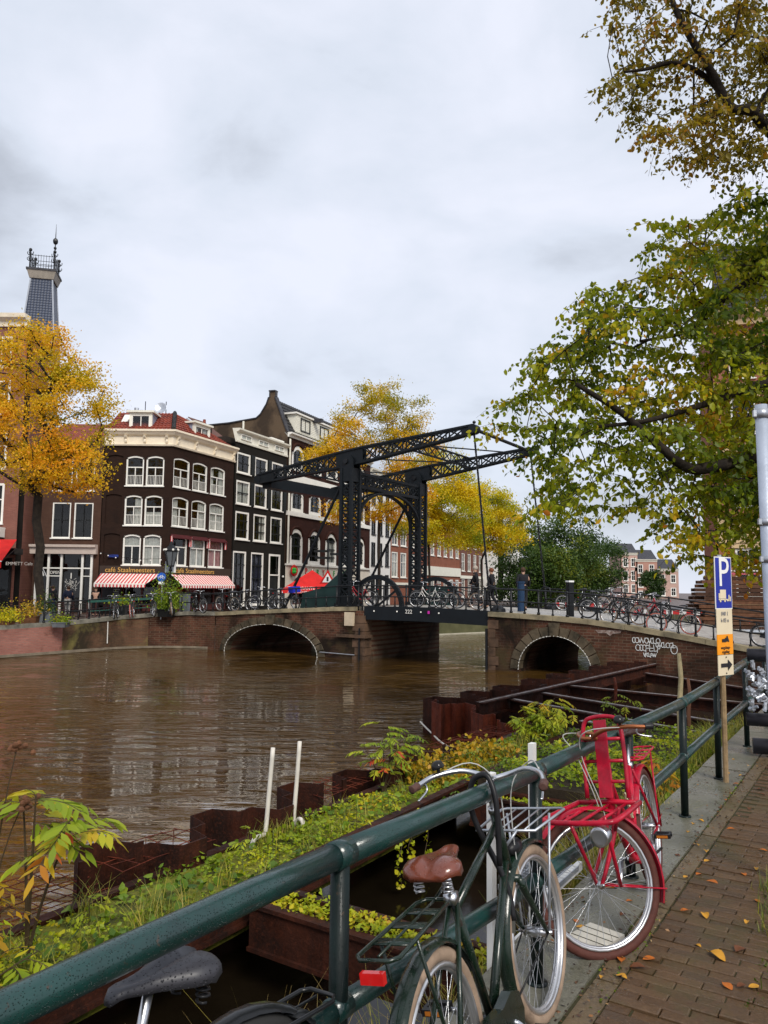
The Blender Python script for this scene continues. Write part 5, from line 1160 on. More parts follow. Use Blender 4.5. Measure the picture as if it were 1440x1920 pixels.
def sprays(C, nt, nl, ln, mb, rr):               # drooping twigs with leaves set alternately along them
    P = []
    for c in C:
        c = Vector(c)
        for k in range(rr.integers(max(2, nt - 2), nt + 3)):
            a = rr.uniform(0, 2 * PI); L_ = ln * rr.uniform(.55, 1.3); up = rr.uniform(-.25, .35); d = Vector((math.cos(a), math.sin(a), up)); s = Vector((-d.y, d.x, 0))
            pts = [c + d * (L_ * t) - ZV * (L_ * .55 * t * t) for t in (0, .33, .66, 1)]; mb.tube(pts, [.0035, .003, .0025, .0015], 3, cap=False)
            n = max(5, int(nl * L_ / ln))
            for i in range(n):
                t = (i + .6) / n; q = c + d * (L_ * t) - ZV * (L_ * .55 * t * t) + s * ((.028 if i % 2 else -.028) + rr.normal() * .012) + Vector((0, 0, rr.normal() * .018)); P.append(q[:])
    return np.array(P)
PL = sprays(CL, 6, 12, .48, mb, rr); PU = sprays(CU, 6, 12, .42, mb, rr)
mb.build('twigs', BARK, ot)['kind'] = 'stuff'
def screen_noise(P, s, seed): return vnoise(P, s, seed)
rl = np.clip(.04 + vnoise(PL, .9, 3) * .72 + rng.uniform(-.15, .15, len(PL)), 0, 1); rl = np.where(rng.uniform(size=len(PL)) < .06, rl + .3, rl)
ru = np.clip(.22 + vnoise(PU, .8, 5) * .62 + rng.uniform(-.2, .2, len(PU)), 0, 1)
leaves('green_foliage', PL, .086, OVER, ot, np.clip(rl, 0, 1), droop=.55, fine=True, aspect=.62)
leaves('brown_foliage', PU, .072, OVERB, ot, ru, droop=.45, fine=True, aspect=.58)
# ---------------------------------------------------------------- our quay: pavement, coping, railing
pav = bpy.data.objects.new('quay_pavement', None); col.objects.link(pav); pav.location = W(5, 0, 0); struct(pav)
CONC = pathmat('mossy_concrete', (.125, .120, .092))
PBR = []
for i, c in enumerate([(.086, .048, .022), (.078, .044, .021), (.094, .054, .026), (.070, .042, .022)]): PBR.append(pathmat('wet_path_brick_%s' % 'abcd'[i], c))
KERB = pathmat('kerb_concrete', (.115, .082, .045))
SAND = M('dirty_joint_sand', (.060, .048, .026), .85, .6, 9.0, bmp=.6, bscale=80, c2=(.03, .034, .012))
MB().obox(W(-3, .29, -.026), D2 * 22, B2 * -3.0, ZV * .016).build('joint_bed', SAND, pav)
u = -2.0
while u < 15:                                                     # coping slabs under the railing
    L_ = random.uniform(1.05, 1.35); c8 = []
    dz0 = random.uniform(-.006, .006)
    MB().obox(W(u + .006, -.125, -.22 + dz0), D2 * (L_ - .012), B2 * .425, ZV * .22).build('coping_slab', CONC, pav); u += L_
u = 1.2
while u < 12:
    L_ = random.uniform(.48, .52); MB().obox(W(u + .005, -.245 + random.uniform(-.004, .004), -.12), D2 * (L_ - .01), B2 * .105, ZV * (.118 + random.uniform(-.004, .003))).build('kerb_stone', KERB, pav); u += L_
BM = []
for k in range(4):
    mb = MB(); x, y, z, e = .1045, .0325, .05, .005
    mb.add([(sx * (x - i), sy * (y - i), zz) for zz, i in ((-z, 0), (z - e, 0), (z, e)) for sx, sy in ((-1, -1), (1, -1), (1, 1), (-1, 1))],
           [(0, 1, 5, 4), (1, 2, 6, 5), (2, 3, 7, 6), (3, 0, 4, 7), (4, 5, 9, 8), (5, 6, 10, 9), (6, 7, 11, 10), (7, 4, 8, 11), (8, 9, 10, 11)])
    me = mb.mesh('brick'); me.materials.append(PBR[k]); BM.append(me)
HB_ = []; rows = 0; nb = 0; ang_v = math.atan2(B2.y, B2.x); far_b = MB()
for iu in range(0, 148):
    uu = 2.75 + iu * .0685
    for iv in range(-1 if iu % 2 else 0, 11):
        v_ = -.36 - iv * .213 - (.1065 if iu % 2 else 0)
        p = W(uu, v_, -.05 + random.gauss(0, .0035))
        rpx = p.x / p.y
        if rpx > .56 or (iv > 1 and uu > 7.5 and rpx > .58): continue
        if iv < 0: HB_.append((p + W(0, -.053 + .0, 0) - W(0, 0, 0), iu)); continue
        if nb < 270:
            o = bpy.data.objects.new('brick', random.choice(BM)); col.objects.link(o)
            o.matrix_basis = Matrix.Translation(p) @ Matrix.Rotation(ang_v + random.gauss(0, .012), 4, 'Z') @ Matrix.Rotation(random.gauss(0, .010), 4, 'X'); attach(o, pav); nb += 1
        else: far_b.box(p, (.209, .065, .1), Matrix.Rotation(ang_v, 3, 'Z'))
hm = MB().box((0, 0, 0), (.098, .065, .1)).mesh('half_brick'); hm.materials.append(PBR[1])
for p, iu in HB_[:30]:
    o = bpy.data.objects.new('half_brick', hm); col.objects.link(o); o.matrix_basis = Matrix.Translation(p) @ Matrix.Rotation(ang_v, 4, 'Z'); attach(o, pav)
far_b.build('far_bricks', PBR[0], pav)['kind'] = 'stuff'
qw = thing('near_quay_wall', 'dark brick wall of our quay dropping to the water below the railing', 'wall', W(5, .24, WATER))
MB().obox(W(-6, .225, -2.4), D2 * 34, B2 * .03, ZV * 2.17).build('wall_face', brick('near_quay_brick', ang_d, (.06, .03, .02), (.045, .024, .017), (.04, .03, .022), (.02, .016, .01), (.45, .6)), qw)
# railing
RV = .06; RU = [-2.8, -1.2, .38, 1.95, 3.50, 5.06, 6.62, 8.12, 9.95, 11.7, 13.4, 15.2, 17.0]
ZT = [(-3, 1.005), (1.26, 1.006), (1.93, .997), (2.8, .966), (3.5, .945), (4.53, .930), (5.1, .914), (6.5, .889), (8.05, .912), (10.1, .961), (12, 1.0), (17, 1.06)]
ZM = [(-3, .60), (1.97, .558), (3.1, .475), (4.31, .425), (6.4, .46), (7.7, .486), (9.6, .494), (17, .56)]
rail = thing('quay_railing', 'wet dark green tubular railing along our quay', 'railing', W(1.85, RV, 0))
for i, uu in enumerate(RU):
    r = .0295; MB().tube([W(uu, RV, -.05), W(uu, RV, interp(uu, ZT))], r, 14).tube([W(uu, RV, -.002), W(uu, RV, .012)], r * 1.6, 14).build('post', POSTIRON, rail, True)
    for zt, rr_ in ((interp(uu, ZT), .0425), (interp(uu, ZM), .0375)):
        du = .038; MB().tube([W(uu - du, RV, zt - (interp(uu + .3, ZT) - interp(uu - .3, ZT)) / .6 * du), W(uu + du, RV, zt + (interp(uu + .3, ZT) - interp(uu - .3, ZT)) / .6 * du)], rr_, 16).build('collar', GREENIRON, rail, True)
for a, b_ in zip(RU[:-1], RU[1:]):
    MB().tube([W(lerp(a, b_, t), RV, interp(lerp(a, b_, t), ZT)) for t in (0, .25, .5, .75, 1)], .0385, 24).build('top_rail', GREENIRON, rail, True)
    MB().tube([W(lerp(a, b_, t), RV, interp(lerp(a, b_, t), ZM)) for t in (0, .25, .5, .75, 1)], .034, 20).build('lower_rail', GREENIRON, rail, True)
# ---------------------------------------------------------------- cofferdam: sheet piles, walers, struts
def sheet_wall(label, p0, dirv, out_, n, ztop, jit=.03, wd=.56, dp=.24, mt=RUST, zb=-1.9):
    t = thing('sheet_pile_wall', label, 'sheet piling', p0[:]); th = .014
    for k in range(n):
        s = 1 if k % 2 == 0 else -1
        prof = [(0, 0), (.08, 0), (.17, dp * s), (wd - .17, dp * s), (wd - .08, 0), (wd, 0)]
        A = [p0 + dirv * (k * wd + x) + out_ * y for x, y in prof]; B_ = [q + out_ * th * (1 if s > 0 else 1) for q in A]
        z1 = ztop + random.uniform(-jit, jit); mb = MB(); m_ = len(A)
        vs_ = [Vector((q.x, q.y, zz)) for q in A for zz in (zb, z1)] + [Vector((q.x, q.y, zz)) for q in B_ for zz in (zb, z1)]
        o = 2 * m_; fs = []
        for i in range(m_ - 1):
            fs += [(2 * i, 2 * i + 2, 2 * i + 3, 2 * i + 1), (o + 2 * i, o + 2 * i + 1, o + 2 * i + 3, o + 2 * i + 2), (2 * i + 1, 2 * i + 3, o + 2 * i + 3, o + 2 * i + 1)]
        mb.add(vs_, fs).build('sheet_pile', mt, t)
    return t
sheet_wall('low rusty sheet piling along the near planted strip', W(3.9, 3.95), D2, B2, 5, -.36, .02, .62, .28, RUSTDARK)
sheet_wall('rusty sheet piling beyond the white pipes', W(7.35, 3.95), D2, B2, 4, -.40, .03, .62, .26, RUSTDARK)
sheet_wall('tall rusty sheet piling running from the strip to the bridge arch', W(13.9, 6.35), (W(25.6, 5.5) - W(13.9, 6.35)).normalized(), B2, 16, -.50, .03, .73, .42, RUSTDARK)
sheet_wall('rusty sheet pile return facing the camera at the cofferdam corner', W(13.9, 6.4), (W(12.8, 4.55) - W(13.9, 6.4)).normalized(), -D2, 3, -.44, .02, .72, .30)
sheet_wall('rusty sheet piling between the cofferdam corner and the strip', W(12.75, 4.5), (W(12.4, 3.7) - W(12.75, 4.5)).normalized(), -D2, 2, -.5, .02, .5, .15)
def ibeam(mb, a, b_, h=.26, w_=.22, t=.03):
    mb.bar(a, b_, w_, t); mb.bar(a - ZV * (h - t), b_ - ZV * (h - t), w_, t); mb.bar(a - ZV * (h / 2 - t / 2), b_ - ZV * (h / 2 - t / 2), t, h - 2 * t)
PALE = M('wet_pale_flange', (.34, .33, .32), .35, .6, 5.0, metal=.3, c2=(.10, .055, .035))
for i, (a, b_, lb) in enumerate([((15.41, 5.4), (13.3, .25), 'nearest long steel strut'), ((16.75, 5.2), (14.6, .25), 'second steel strut'), ((18.4, 5.15), (17.8, .25), 'third steel strut'), ((22.5, 4.4), (19.8, .25), 'farthest steel strut'), ((13.7, 3.3), (13.25, .8), 'short pale steel strut beside the planting')]):
    mb = MB(); ibeam(mb, W(*a, -.55 - .003 * i), W(*b_, -.55 - .003 * i)); tag(mb.build('steel_strut', RUSTDARK), lb + ' across the cofferdam', 'strut', 'cofferdam struts')
    o = bpy.data.objects[-1] if False else None
    fl = MB().bar(W(*a, -.531 - .003 * i), W(*b_, -.531 - .003 * i), .07 if i < 4 else .15, .004); fo = fl.build('wet_flange', PALE); attach(fo, [x for x in bpy.data.objects if x.name.startswith('steel_strut')][-1]) if False else attach(fo, sorted([x for x in bpy.data.objects if x.name.startswith('steel_strut')], key=lambda x: x.name)[-1])
for lb, a, b_, mt in (('long waler beam along the far sheet piling', (14.2, 5.55), (24.9, 4.7), RUSTDARK), ('inner edge beam of the planted strip', (.2, 2.78), (12.6, 3.0), RUSTDARK), ('outer edge beam of the planted strip', (.2, 3.72), (12.3, 3.8), RUSTDARK)):
    mb = MB(); zo = -.57 if 'outer' in lb else -.50; ibeam(mb, W(*a, zo), W(*b_, zo), .28, .10 if 'edge' in lb else .2); o = tag(mb.build('waler_beam', mt), lb, 'beam', 'waler beams')
    if 'long' in lb: attach(MB().bar(W(a[0], a[1], -.483), W(b_[0], b_[1], -.483), .035, .004).build('wet_flange', PALE), o)
for i, (uu, lb) in enumerate(((4.62, 'planted cross beam nearest the camera'), (8.25, 'planted cross beam behind the green bicycle'))):
    mb = MB(); ibeam(mb, W(uu - .14, 2.7, -.55), W(uu - .14, .3, -.55), .34, .08); ibeam(mb, W(uu + .18, 2.7, -.55), W(uu + .18, .3, -.55), .34, .08)
    mb.obox(W(uu - .10, .3, -.80), D2 * .24, B2 * 2.4, ZV * .2); tag(mb.build('cross_beam', RUSTDARK), lb, 'beam', 'planted cross beams')
struct(MB().prism([W(.2, 2.83, -.86), W(12.5, 3.05, -.86), W(12.3, 3.76, -.86), W(.2, 3.70, -.86)], ZV * .27).build('planting_soil', M('mossy_soil', (.17, .17, .02), .95, .6, 5.0, bmp=.8, bscale=40, c2=(.04, .045, .010), pos=(.38, .58))))
struct(MB().obox(W(4.9, .27, -.6), D2 * 8.2, B2 * .62, ZV * .28).build('verge_soil', SOIL)); struct(MB().obox(W(8.5, .9, -.7), D2 * 4.6, B2 * 1.9, ZV * .26).build('bank_soil', SOIL))
def wire_mesh(label, u0, u1, v0, v1, z, step=.12, tilt=0.0):
    mb = MB(); nu, nv = int((u1 - u0) / step), int((v1 - v0) / step)
    for i in range(nu + 1): mb.tube([W(u0 + i * step, lerp(v0, v1, t), z + tilt * t + .02 * math.sin(i + t * 3)) for t in (0, .5, 1)], .0045, 4)
    for j in range(nv + 1): mb.tube([W(lerp(u0, u1, t), v0 + j * step, z + .004 + tilt * j / max(1, nv) + .02 * math.sin(j * 2 + t * 4)) for t in (0, .33, .66, 1)], .0045, 4)
    for i in range(0, nu + 1, 2): mb.tube([W(u0 + i * step, v1, z + tilt), W(u0 + i * step, v1, z + tilt - .28)], .004, 4)
    tag(mb.build('wire_mesh', RUST), label, 'wire mesh', 'rusty reinforcement mats')
wire_mesh('rusty wire mat left of the near sheet piling', 2.0, 4.1, 3.85, 4.6, -.56); wire_mesh('rusty wire mat over the first sheet piles', 4.2, 5.2, 3.8, 4.3, -.47, .16)
wire_mesh('rusty wire mat between the white pipes and the red leaved sapling', 6.9, 8.3, 3.85, 4.4, -.50); wire_mesh('rusty wire mat at the foot of the cofferdam corner', 10.4, 12.6, 3.75, 4.6, -.62)
WPIPE = M('white_plastic_pipe', (.66, .62, .55), .4, .2, 4.0)
tag(MB().tube(smoothpath([at(512, 1402, 7.5), at(505, 1480, 7.5), at(498, 1556, 7.5), at(492, 1566, 7.45), at(480, 1571, 7.35), at(473, 1582, 7.3), at(468, 1614, 7.3)], 4), .021, 10).build('white_pipe', WPIPE, None, True), 'left white plastic pipe with an elbow on the sheet piling', 'pipe', 'white pipes')
tag(MB().tube(smoothpath([at(562, 1390, 7.9), at(556, 1470, 7.9), at(550, 1545, 7.9), at(552, 1546, 7.85), at(560, 1536, 7.8), at(567, 1540, 7.75), at(569, 1556, 7.75)], 4), .021, 10).build('white_pipe', WPIPE, None, True), 'right white plastic pipe, the one standing in the open sheet pile', 'pipe', 'white pipes')
tag(MB().tube(smoothpath([W(13.92, 6.75, -.95), W(13.6, 6.3, -1.08), W(12.9, 5.6, -1.12), W(12.3, 4.6, -1.13), W(11.5, 4.1, -.9)], 5), .018, 6).build('hose', WPIPE, None, True), 'thin pale hose hanging along the water below the cofferdam corner', 'hose')
struct(MB().add([W(-6, .25, WATER + .02), W(14.5, .25, WATER + .02), W(25.8, .25, WATER + .02), W(25.8, 4.9, WATER + .02), W(14.0, 5.6, WATER + .02), W(12.6, 3.7, WATER + .02), W(-6, 3.7, WATER + .02)], [(0, 1, 2, 3, 4, 5, 6)]).build('pit_shade_water', M('shade_black_pit_water', (.010, .007, .004), .12, .4, 1.5, bmp=.05, bscale=6, spec=.25)))  # black sheet over the canal water; the pit's shade is put into its colour
# stakes
for px, y0, y1, Y, r, lb in ((1273, 1225, 1378, 11.4, .035, 'pale debarked stake standing behind the railing'), (1290, 1272, 1365, 12.4, .028, 'thin brown stake next to the pale stake'), (1152, 1270, 1330, 17.5, .035, 'rusty steel rod standing in the cofferdam')):
    a, b_ = at(px, y0, Y), at(px + 4, y1, Y); tag(MB().tube([a, a.lerp(b_, .3) + Vector((.02, 0, 0)), a.lerp(b_, .7) - Vector((.015, 0, 0)), b_ - ZV * .4], [r * .8, r, r * 1.05, r * 1.1], 7).build('stake', M('pale_stake_wood', (.46, .38, .22), .8, .4, 8.0) if 'pale debarked' in lb else (M('brown_stake_wood', (.22, .10, .06), .85, .4) if 'brown' in lb else RUST), None, True), lb, 'stake')
# white ladder rails and grating step
lad = thing('boarding_ladder', 'white boarding ladder behind the green bicycle', 'ladder', W(3.9, .36, -1.0))
for uu, zt in ((3.62, .87), (4.16, .93)): MB().obox(W(uu, .34, -1.1), D2 * .05, B2 * .03, ZV * (zt + 1.1)).build('rail', M('white_ladder_paint', (.72, .72, .70), .45, .15), lad)
for k in range(4): MB().obox(W(3.672, .345, -.9 + k * .28), D2 * .486, B2 * .02, ZV * .03).build('rung', MC['white_ladder_paint'], lad)
gr = MB()
for i in range(13): gr.bar(W(4.3 + i * .045, .33, .06), W(4.3 + i * .045, .62, .06), .006, .03)
for j in range(8): gr.bar(W(4.3, .33 + j * .04, .062), W(4.86, .33 + j * .04, .062), .006, .03)
gr.build('grating', GALV, lad)
MB().bar(W(4.18, .35, .05), W(4.95, .35, .05), .03, .05).build('bracket', MC['white_ladder_paint'], lad)

# ---------------------------------------------------------------- plants on the strip
LIME = leafmat('lime_ground_cover', [(0, (.05, .095, .006)), (.3, (.17, .25, .010)), (.6, (.36, .42, .012)), (.85, (.55, .48, .016)), (1, (.55, .28, .012))], trans=.4)
YVINE = leafmat('yellow_vine_leaves', [(0, (.10, .13, .01)), (.3, (.34, .25, .012)), (.7, (.50, .28, .012)), (1, (.42, .13, .012))], trans=.35)
FRESH = leafmat('fresh_green_leaves', [(0, (.06, .13, .010)), (.4, (.22, .31, .016)), (.75, (.46, .50, .03)), (.93, (.62, .42, .02)), (1, (.55, .05, .03))], trans=.45)
GRASS = leafmat('grass_blades', [(0, (.05, .085, .012)), (.4, (.15, .19, .02)), (.7, (.34, .30, .03)), (1, (.42, .30, .10))], trans=.3)
FRESHC = leafmat('weed_leaves', [(0, (.04, .09, .010)), (.5, (.13, .22, .014)), (.85, (.34, .38, .02)), (1, (.50, .22, .02))], trans=.35)
def cover(name, label, areas, n, size, mt, hmax=.12, bias=0, seed=2, cat='ground cover', dens=.6):
    rr = np.random.default_rng(seed); tot = sum((a[1] - a[0]) * (a[3] - a[2]) for a in areas); PP = []
    for (u0, u1, v0, v1, z) in areas:
        k = int(n * (u1 - u0) * (v1 - v0) / tot); uu = rr.uniform(u0, u1, k); vv = rr.uniform(v0, v1, k)
        q = np.outer(uu, np.array(D2[:])) + np.outer(vv + V0, np.array(B2[:])); hn = vnoise(q * np.array([1, 1, 0]), 2.6, seed); keep = rr.uniform(size=k) < dens + hn
        q[:, 2] = z + hmax * hn * rr.uniform(.05, 1, k); PP.append(q[keep])
    P = np.concatenate(PP); rnd = np.clip(vnoise(P, 2.2, seed + 1) * .7 + rr.uniform(-.15, .2, len(P)) + .1 + bias, 0, 1)
    o = leaves(name, P, size, mt, None, rnd, droop=-.15, flat=.55, fine=True, aspect=.7); o['kind'] = 'stuff'; o['label'] = label; o['category'] = cat; return o
cover('ground_cover', 'lime green low plants growing along the rusty strip', [(.2, 12.4, 2.84, 3.72, -.60)], 15000, .036, LIME, .12, .04, 3, dens=.05)
cover('ground_cover', 'broader darker weeds scattered through the strip', [(.2, 12.4, 2.84, 3.72, -.59)], 2600, .075, FRESHC, .16, -.12, 13, dens=-.1)
cover('ground_cover', 'small plants growing on the planted cross beams', [(4.5, 4.8, .35, 2.7, -.60), (8.1, 8.45, .35, 2.7, -.60)], 3600, .038, LIME, .15, .06, 5)
cover('ground_cover', 'leafy green plants growing on the verge outside the far railing', [(6.9, 13, .3, .9, -.34), (8.5, 13, .9, 2.75, -.46)], 9000, .05, LIME, .28, -.12, 7)
def blades(P, n_seg=3, length=.3, width=.006, bend=.6, rr=rng):
    n = len(P); az = rr.uniform(0, 2 * PI, n); L_ = length * rr.uniform(.5, 1.3, n); bd = bend * rr.uniform(.3, 1.3, n); V = []; 
    dx, dy = np.cos(az), np.sin(az); px_, py_ = -dy, dx
    for k in range(n_seg + 1):
        t = k / n_seg; r = L_ * bd * t * t; z = L_ * (t - .35 * bd * t * t); w_ = width * (1 - t * .9)
        c = P + np.stack([dx * r, dy * r, z], 1); s = np.stack([px_ * w_, py_ * w_, np.zeros(n)], 1); V += [c - s, c + s]
    V = np.stack(V, 1).reshape(-1, 3); i = np.arange(n)[:, None] * (2 * (n_seg + 1)); Fq = np.concatenate([i + np.array([[2 * k, 2 * k + 1, 2 * k + 3, 2 * k + 2]]) for k in range(n_seg)], 1).reshape(-1, 4); return V, Fq, n_seg
def grass(name, label, spots, n, length, width, bias=0.0, bend=.6, seed=1, spread=.07, cat='grass'):
    rr = np.random.default_rng(seed); c = np.array([s[:] for s in spots]); P = c[rr.integers(0, len(c), n)] + rr.normal(size=(n, 3)) * np.array([spread, spread, .004])
    V, Fq, k = blades(P, 3, length, width, bend, rr); rnd = np.repeat(np.clip(rr.uniform(0, .8, n) + bias, 0, 1), k); o = npmesh(name, V, Fq, GRASS, None, rnd); o['kind'] = 'stuff'; o['label'] = label; o['category'] = cat; return o
rg = np.random.default_rng(77)
def spots(n, u0, u1, v0, v1, z): return [W(rg.uniform(u0, u1), rg.uniform(v0, v1), z) for _ in range(n)]
grass('grass', 'yellow green grass tufts behind the red bicycle', spots(26, 4.95, 7.0, .32, .7, -.33), 2600, .42, .0045, .25, .8, 1)
grass('grass', 'grass tufts on the rusty planted strip', spots(40, .6, 12, 2.9, 3.6, -.6), 1700, .22, .004, .1, .6, 2)
grass('grass', 'grass on the verge by the far railing posts', spots(36, 7.2, 12.5, .32, .75, -.34), 2600, .38, .005, .1, .7, 3)
grass('grass', 'grass growing against the quay wall under the near railing', spots(20, 2.0, 4.6, .30, .42, -.35), 900, .40, .0035, .35, .7, 4)
grass('grass', 'thin dry grass stalks left of the near railing post', spots(7, 2.2, 3.4, .6, 1.2, -.75), 60, .75, .003, .75, .5, 6, .04)
grass('grass', 'small grass tuft at the foot of the pale pole', [W(5.0, -.80, -.01), W(5.15, -.84, -.01), W(4.1, -.93, -.01), W(5.3, -.74, -.01), W(4.7, -.83, -.01)], 700, .13, .003, 0, .7, 5, .05)
mo = cover('moss', 'green moss in the joint between coping and kerb', [(3.2, 9, -.14, -.115, -.012), (3.4, 4.6, -.26, -.20, -.004), (3.6, 6.5, -.9, -.75, -.012)], 1500, .016, LIME, .012, -.25, 9, 'moss', .25)
def pinnate(base, tipdir, L_, npair, ls, droop=.35, rr=rg):
    """one feather leaf: returns leaflet arrays and midrib points"""
    d = Vector(tipdir).normalized(); pts = [Vector(base) + d * (L_ * t) - ZV * (droop * L_ * t * t) for t in [i / 8 for i in range(9)]]
    V = []; side = d.cross(ZV); side = side.normalized() if side.length > .01 else Vector((1, 0, 0))
    for k in range(npair * 2 + 1):
        t = .22 + .78 * (k // 2) / npair if k < npair * 2 else 1.0; i = min(7, int(t * 8)); p = pts[i].lerp(pts[i + 1], t * 8 - i); tg = (pts[i + 1] - pts[i]).normalized()
        s = 0 if k == npair * 2 else (1 if k % 2 else -1); a = (tg * .6 + side * s * .9 - ZV * .35 + Vector((rr.normal(), rr.normal(), rr.normal())) * .08).normalized()
        b_ = a.cross(ZV + Vector((rr.normal(), rr.normal(), 0)) * .3).normalized(); n_ = b_.cross(a); sz = ls * rr.uniform(.8, 1.15) * (1 - .3 * abs(t - .5))
        V.append([p, p + a * sz * .35 + b_ * sz * .17 - n_ * .01, p + a * sz * .72 + b_ * sz * .12, p + a * sz - ZV * sz * .06, p + a * sz * .72 - b_ * sz * .12, p + a * sz * .35 - b_ * sz * .17])
    return V, pts
def frond_plant(name, label, base, stems, ls, mt, group=None, bias=.0, seed=1, stem_r=.008, npair=6, FL=.38, cat='plant', red=0.0):
    rr = np.random.default_rng(seed); t = thing(name, label, cat, base[:], group); mb = MB(); LV = []; rn = []
    for (dx, dy, h, nf, z0) in stems:
        top = base + Vector((dx, dy, h)); mid = base + Vector((dx * .35, dy * .35, h * .6)); pts = bez(base, mid, top, 7); mb.tube(pts, [stem_r * (1 - .6 * i / 6) for i in range(7)], 6)
        for k in range(nf):
            f = z0 + (1 - z0) * (k + 1) / nf; i = min(5, int(f * 6)); p = pts[i].lerp(pts[i + 1], min(1, f * 6 - i)); a = rr.uniform(0, 2 * PI); el = rr.uniform(-.1, .55)
            V, rib = pinnate(p, (math.cos(a) * math.cos(el), math.sin(a) * math.cos(el), math.sin(el)), FL * rr.uniform(.7, 1.15), npair, ls, .4, rr)
            mb.tube(rib, .0025, 3, cap=False); c = np.clip(rr.uniform(.25, .8) + bias, 0, .9)
            if rr.uniform() < red: c = 1.0
            for q in V: LV += [x[:] for x in q]; rn += [np.clip(c + rr.uniform(-.1, .1), 0, 1)] * 2
    mb.build('stem', M('green_brown_stem', (.06, .04, .02), .7, .3), t)
    n = len(LV) // 6; i = np.arange(n)[:, None] * 6; Fq = np.concatenate([i + np.array([[0, 1, 2, 3]]), i + np.array([[0, 3, 4, 5]])], 1).reshape(-1, 4)
    npmesh('foliage', np.array(LV), Fq, mt, t, rn); return t
pb = W(3.1, 3.35, -.6)
frond_plant('sapling', 'yellow green sapling with feather leaves at the left over the water', pb, [(.05, -.1, 1.05, 6, .75), (.30, -.05, .90, 5, .7), (-.12, .1, .95, 4, .7)], .15, FRESH, None, .12, 3, .013, 6, .44)
frond_plant('sapling', 'low green sapling at the lower left corner behind the railing', W(1.7, 3.2, -.6), [(.0, 0, .55, 7, .4), (.2, -.3, .45, 6, .4), (-.2, -.2, .5, 6, .4), (.1, -.6, .3, 5, .3)], .13, FRESH, None, -.12, 5, .01, 5, .36)
frond_plant('sapling', 'low yellow leaved sapling at the left edge', W(2.5, 3.5, -.6), [(0, 0, .42, 7, .3), (.2, .1, .5, 5, .4)], .13, YVINE, None, .1, 6, .009, 4, .3)
frond_plant('sapling', 'sapling with red leaf tips in front of the dark water', W(7.75, 3.65, -.6), [(.0, .0, .80, 9, .45), (.25, .1, .7, 8, .45), (-.25, .0, .55, 8, .35), (.1, -.1, .5, 6, .3), (.45, .2, .62, 5, .5)], .085, FRESH, None, -.05, 7, .008, 6, .26, 'plant', .12)
frond_plant('bush', 'bright yellow green bush beside the cofferdam', W(11.7, 3.3, -.6), [(.0, 0, .62, 14, .25), (.35, .0, .55, 14, .25), (-.3, 0, .55, 14, .25), (.15, -.2, .42, 12, .2), (.55, .1, .4, 10, .3), (-.45, .1, .38, 10, .25), (.3, .2, .66, 10, .3)], .10, FRESH, None, .10, 8, .008, 6, .30, 'bush', .0)
frond_plant('sapling', 'thin sprig reaching over the cofferdam struts', W(12.9, 2.9, -.6), [(.5, .2, .62, 4, .6), (.9, .3, .5, 3, .7)], .09, FRESH, None, .05, 9, .006, 5, .3)
frond_plant('shrub', 'wild yellowing shrub filling the lower left corner behind the railing', W(2.35, 3.0, -.6), [(-.25, .05, .50, 9, .2), (.05, .1, .66, 9, .25), (.3, .0, .45, 8, .2), (-.5, .0, .42, 9, .2), (-.1, -.25, .38, 9, .15), (.45, .2, .34, 7, .2)], .10, LIME, None, .12, 91, .008, 4, .26, 'shrub')
frond_plant('shrub', 'dark stemmed dying shrub with orange leaves at the left edge', W(2.75, 3.6, -.6), [(-.3, .1, .75, 6, .2), (-.05, .1, .62, 6, .2), (.15, .1, .55, 6, .2), (-.55, .1, .6, 6, .2), (.35, .0, .4, 6, .2)], .09, YVINE, None, .08, 92, .010, 3, .22, 'shrub')
grass('grass', 'long grass tangled round the shrubs at the left', spots(16, 1.6, 4.2, 2.9, 3.6, -.6), 800, .26, .004, .12, .9, 21)
# yellow vine heap
P = np.array([W(rg.uniform(8.2, 10.3), rg.normal(3.45, .20), -.57)[:] for _ in range(560)]); P[:, 2] += .25 * vnoise(P, 1.6, 4) * rg.uniform(.1, 1, len(P))
v_ = thing('vine', 'heap of yellow and orange vine leaves on the strip', 'plant', W(9.2, 3.4, -.55)[:]); leaves('foliage', np.repeat(P, 4, 0) + rg.normal(size=(2240, 3)) * .05, .06, YVINE, v_, np.clip(rg.normal(.36, .26, 2240), 0, 1), droop=.1, fine=True, aspect=.8)
mb = MB()
for k in range(14): a = P[rg.integers(0, len(P))]; b_ = P[rg.integers(0, len(P))]; mb.tube(bez(a, (a + b_) / 2 + np.array([0, 0, .1]), b_, 5), .004, 4)
mb.build('stem', MC['green_brown_stem'], v_)
# hanging ivy
for i, (uu, ln) in enumerate(((6.55, .55), (7.05, .75), (6.75, .35))):
    t = thing('ivy', ['short ivy strand hanging from the strip, left', 'long ivy strand hanging in front of the dark void', 'shortest ivy strand hanging between the other two'][i], 'plant', W(uu, 2.7, -.55)[:], 'hanging ivy strands')
    pts = [W(uu + .05 * math.sin(k), 2.68, -.55 - ln * k / 8) for k in range(9)]; MB().tube(pts, .004, 4).build('stem', MC['green_brown_stem'], t)
    P = np.array([pts[k].lerp(pts[k + 1], rg.uniform())[:] for k in range(8) for _ in range(4)]) + rg.normal(size=(32, 3)) * .02; leaves('foliage', P, .05, LIME, t, rg.uniform(.4, .9, 32), droop=.3, fine=True, aspect=.8)
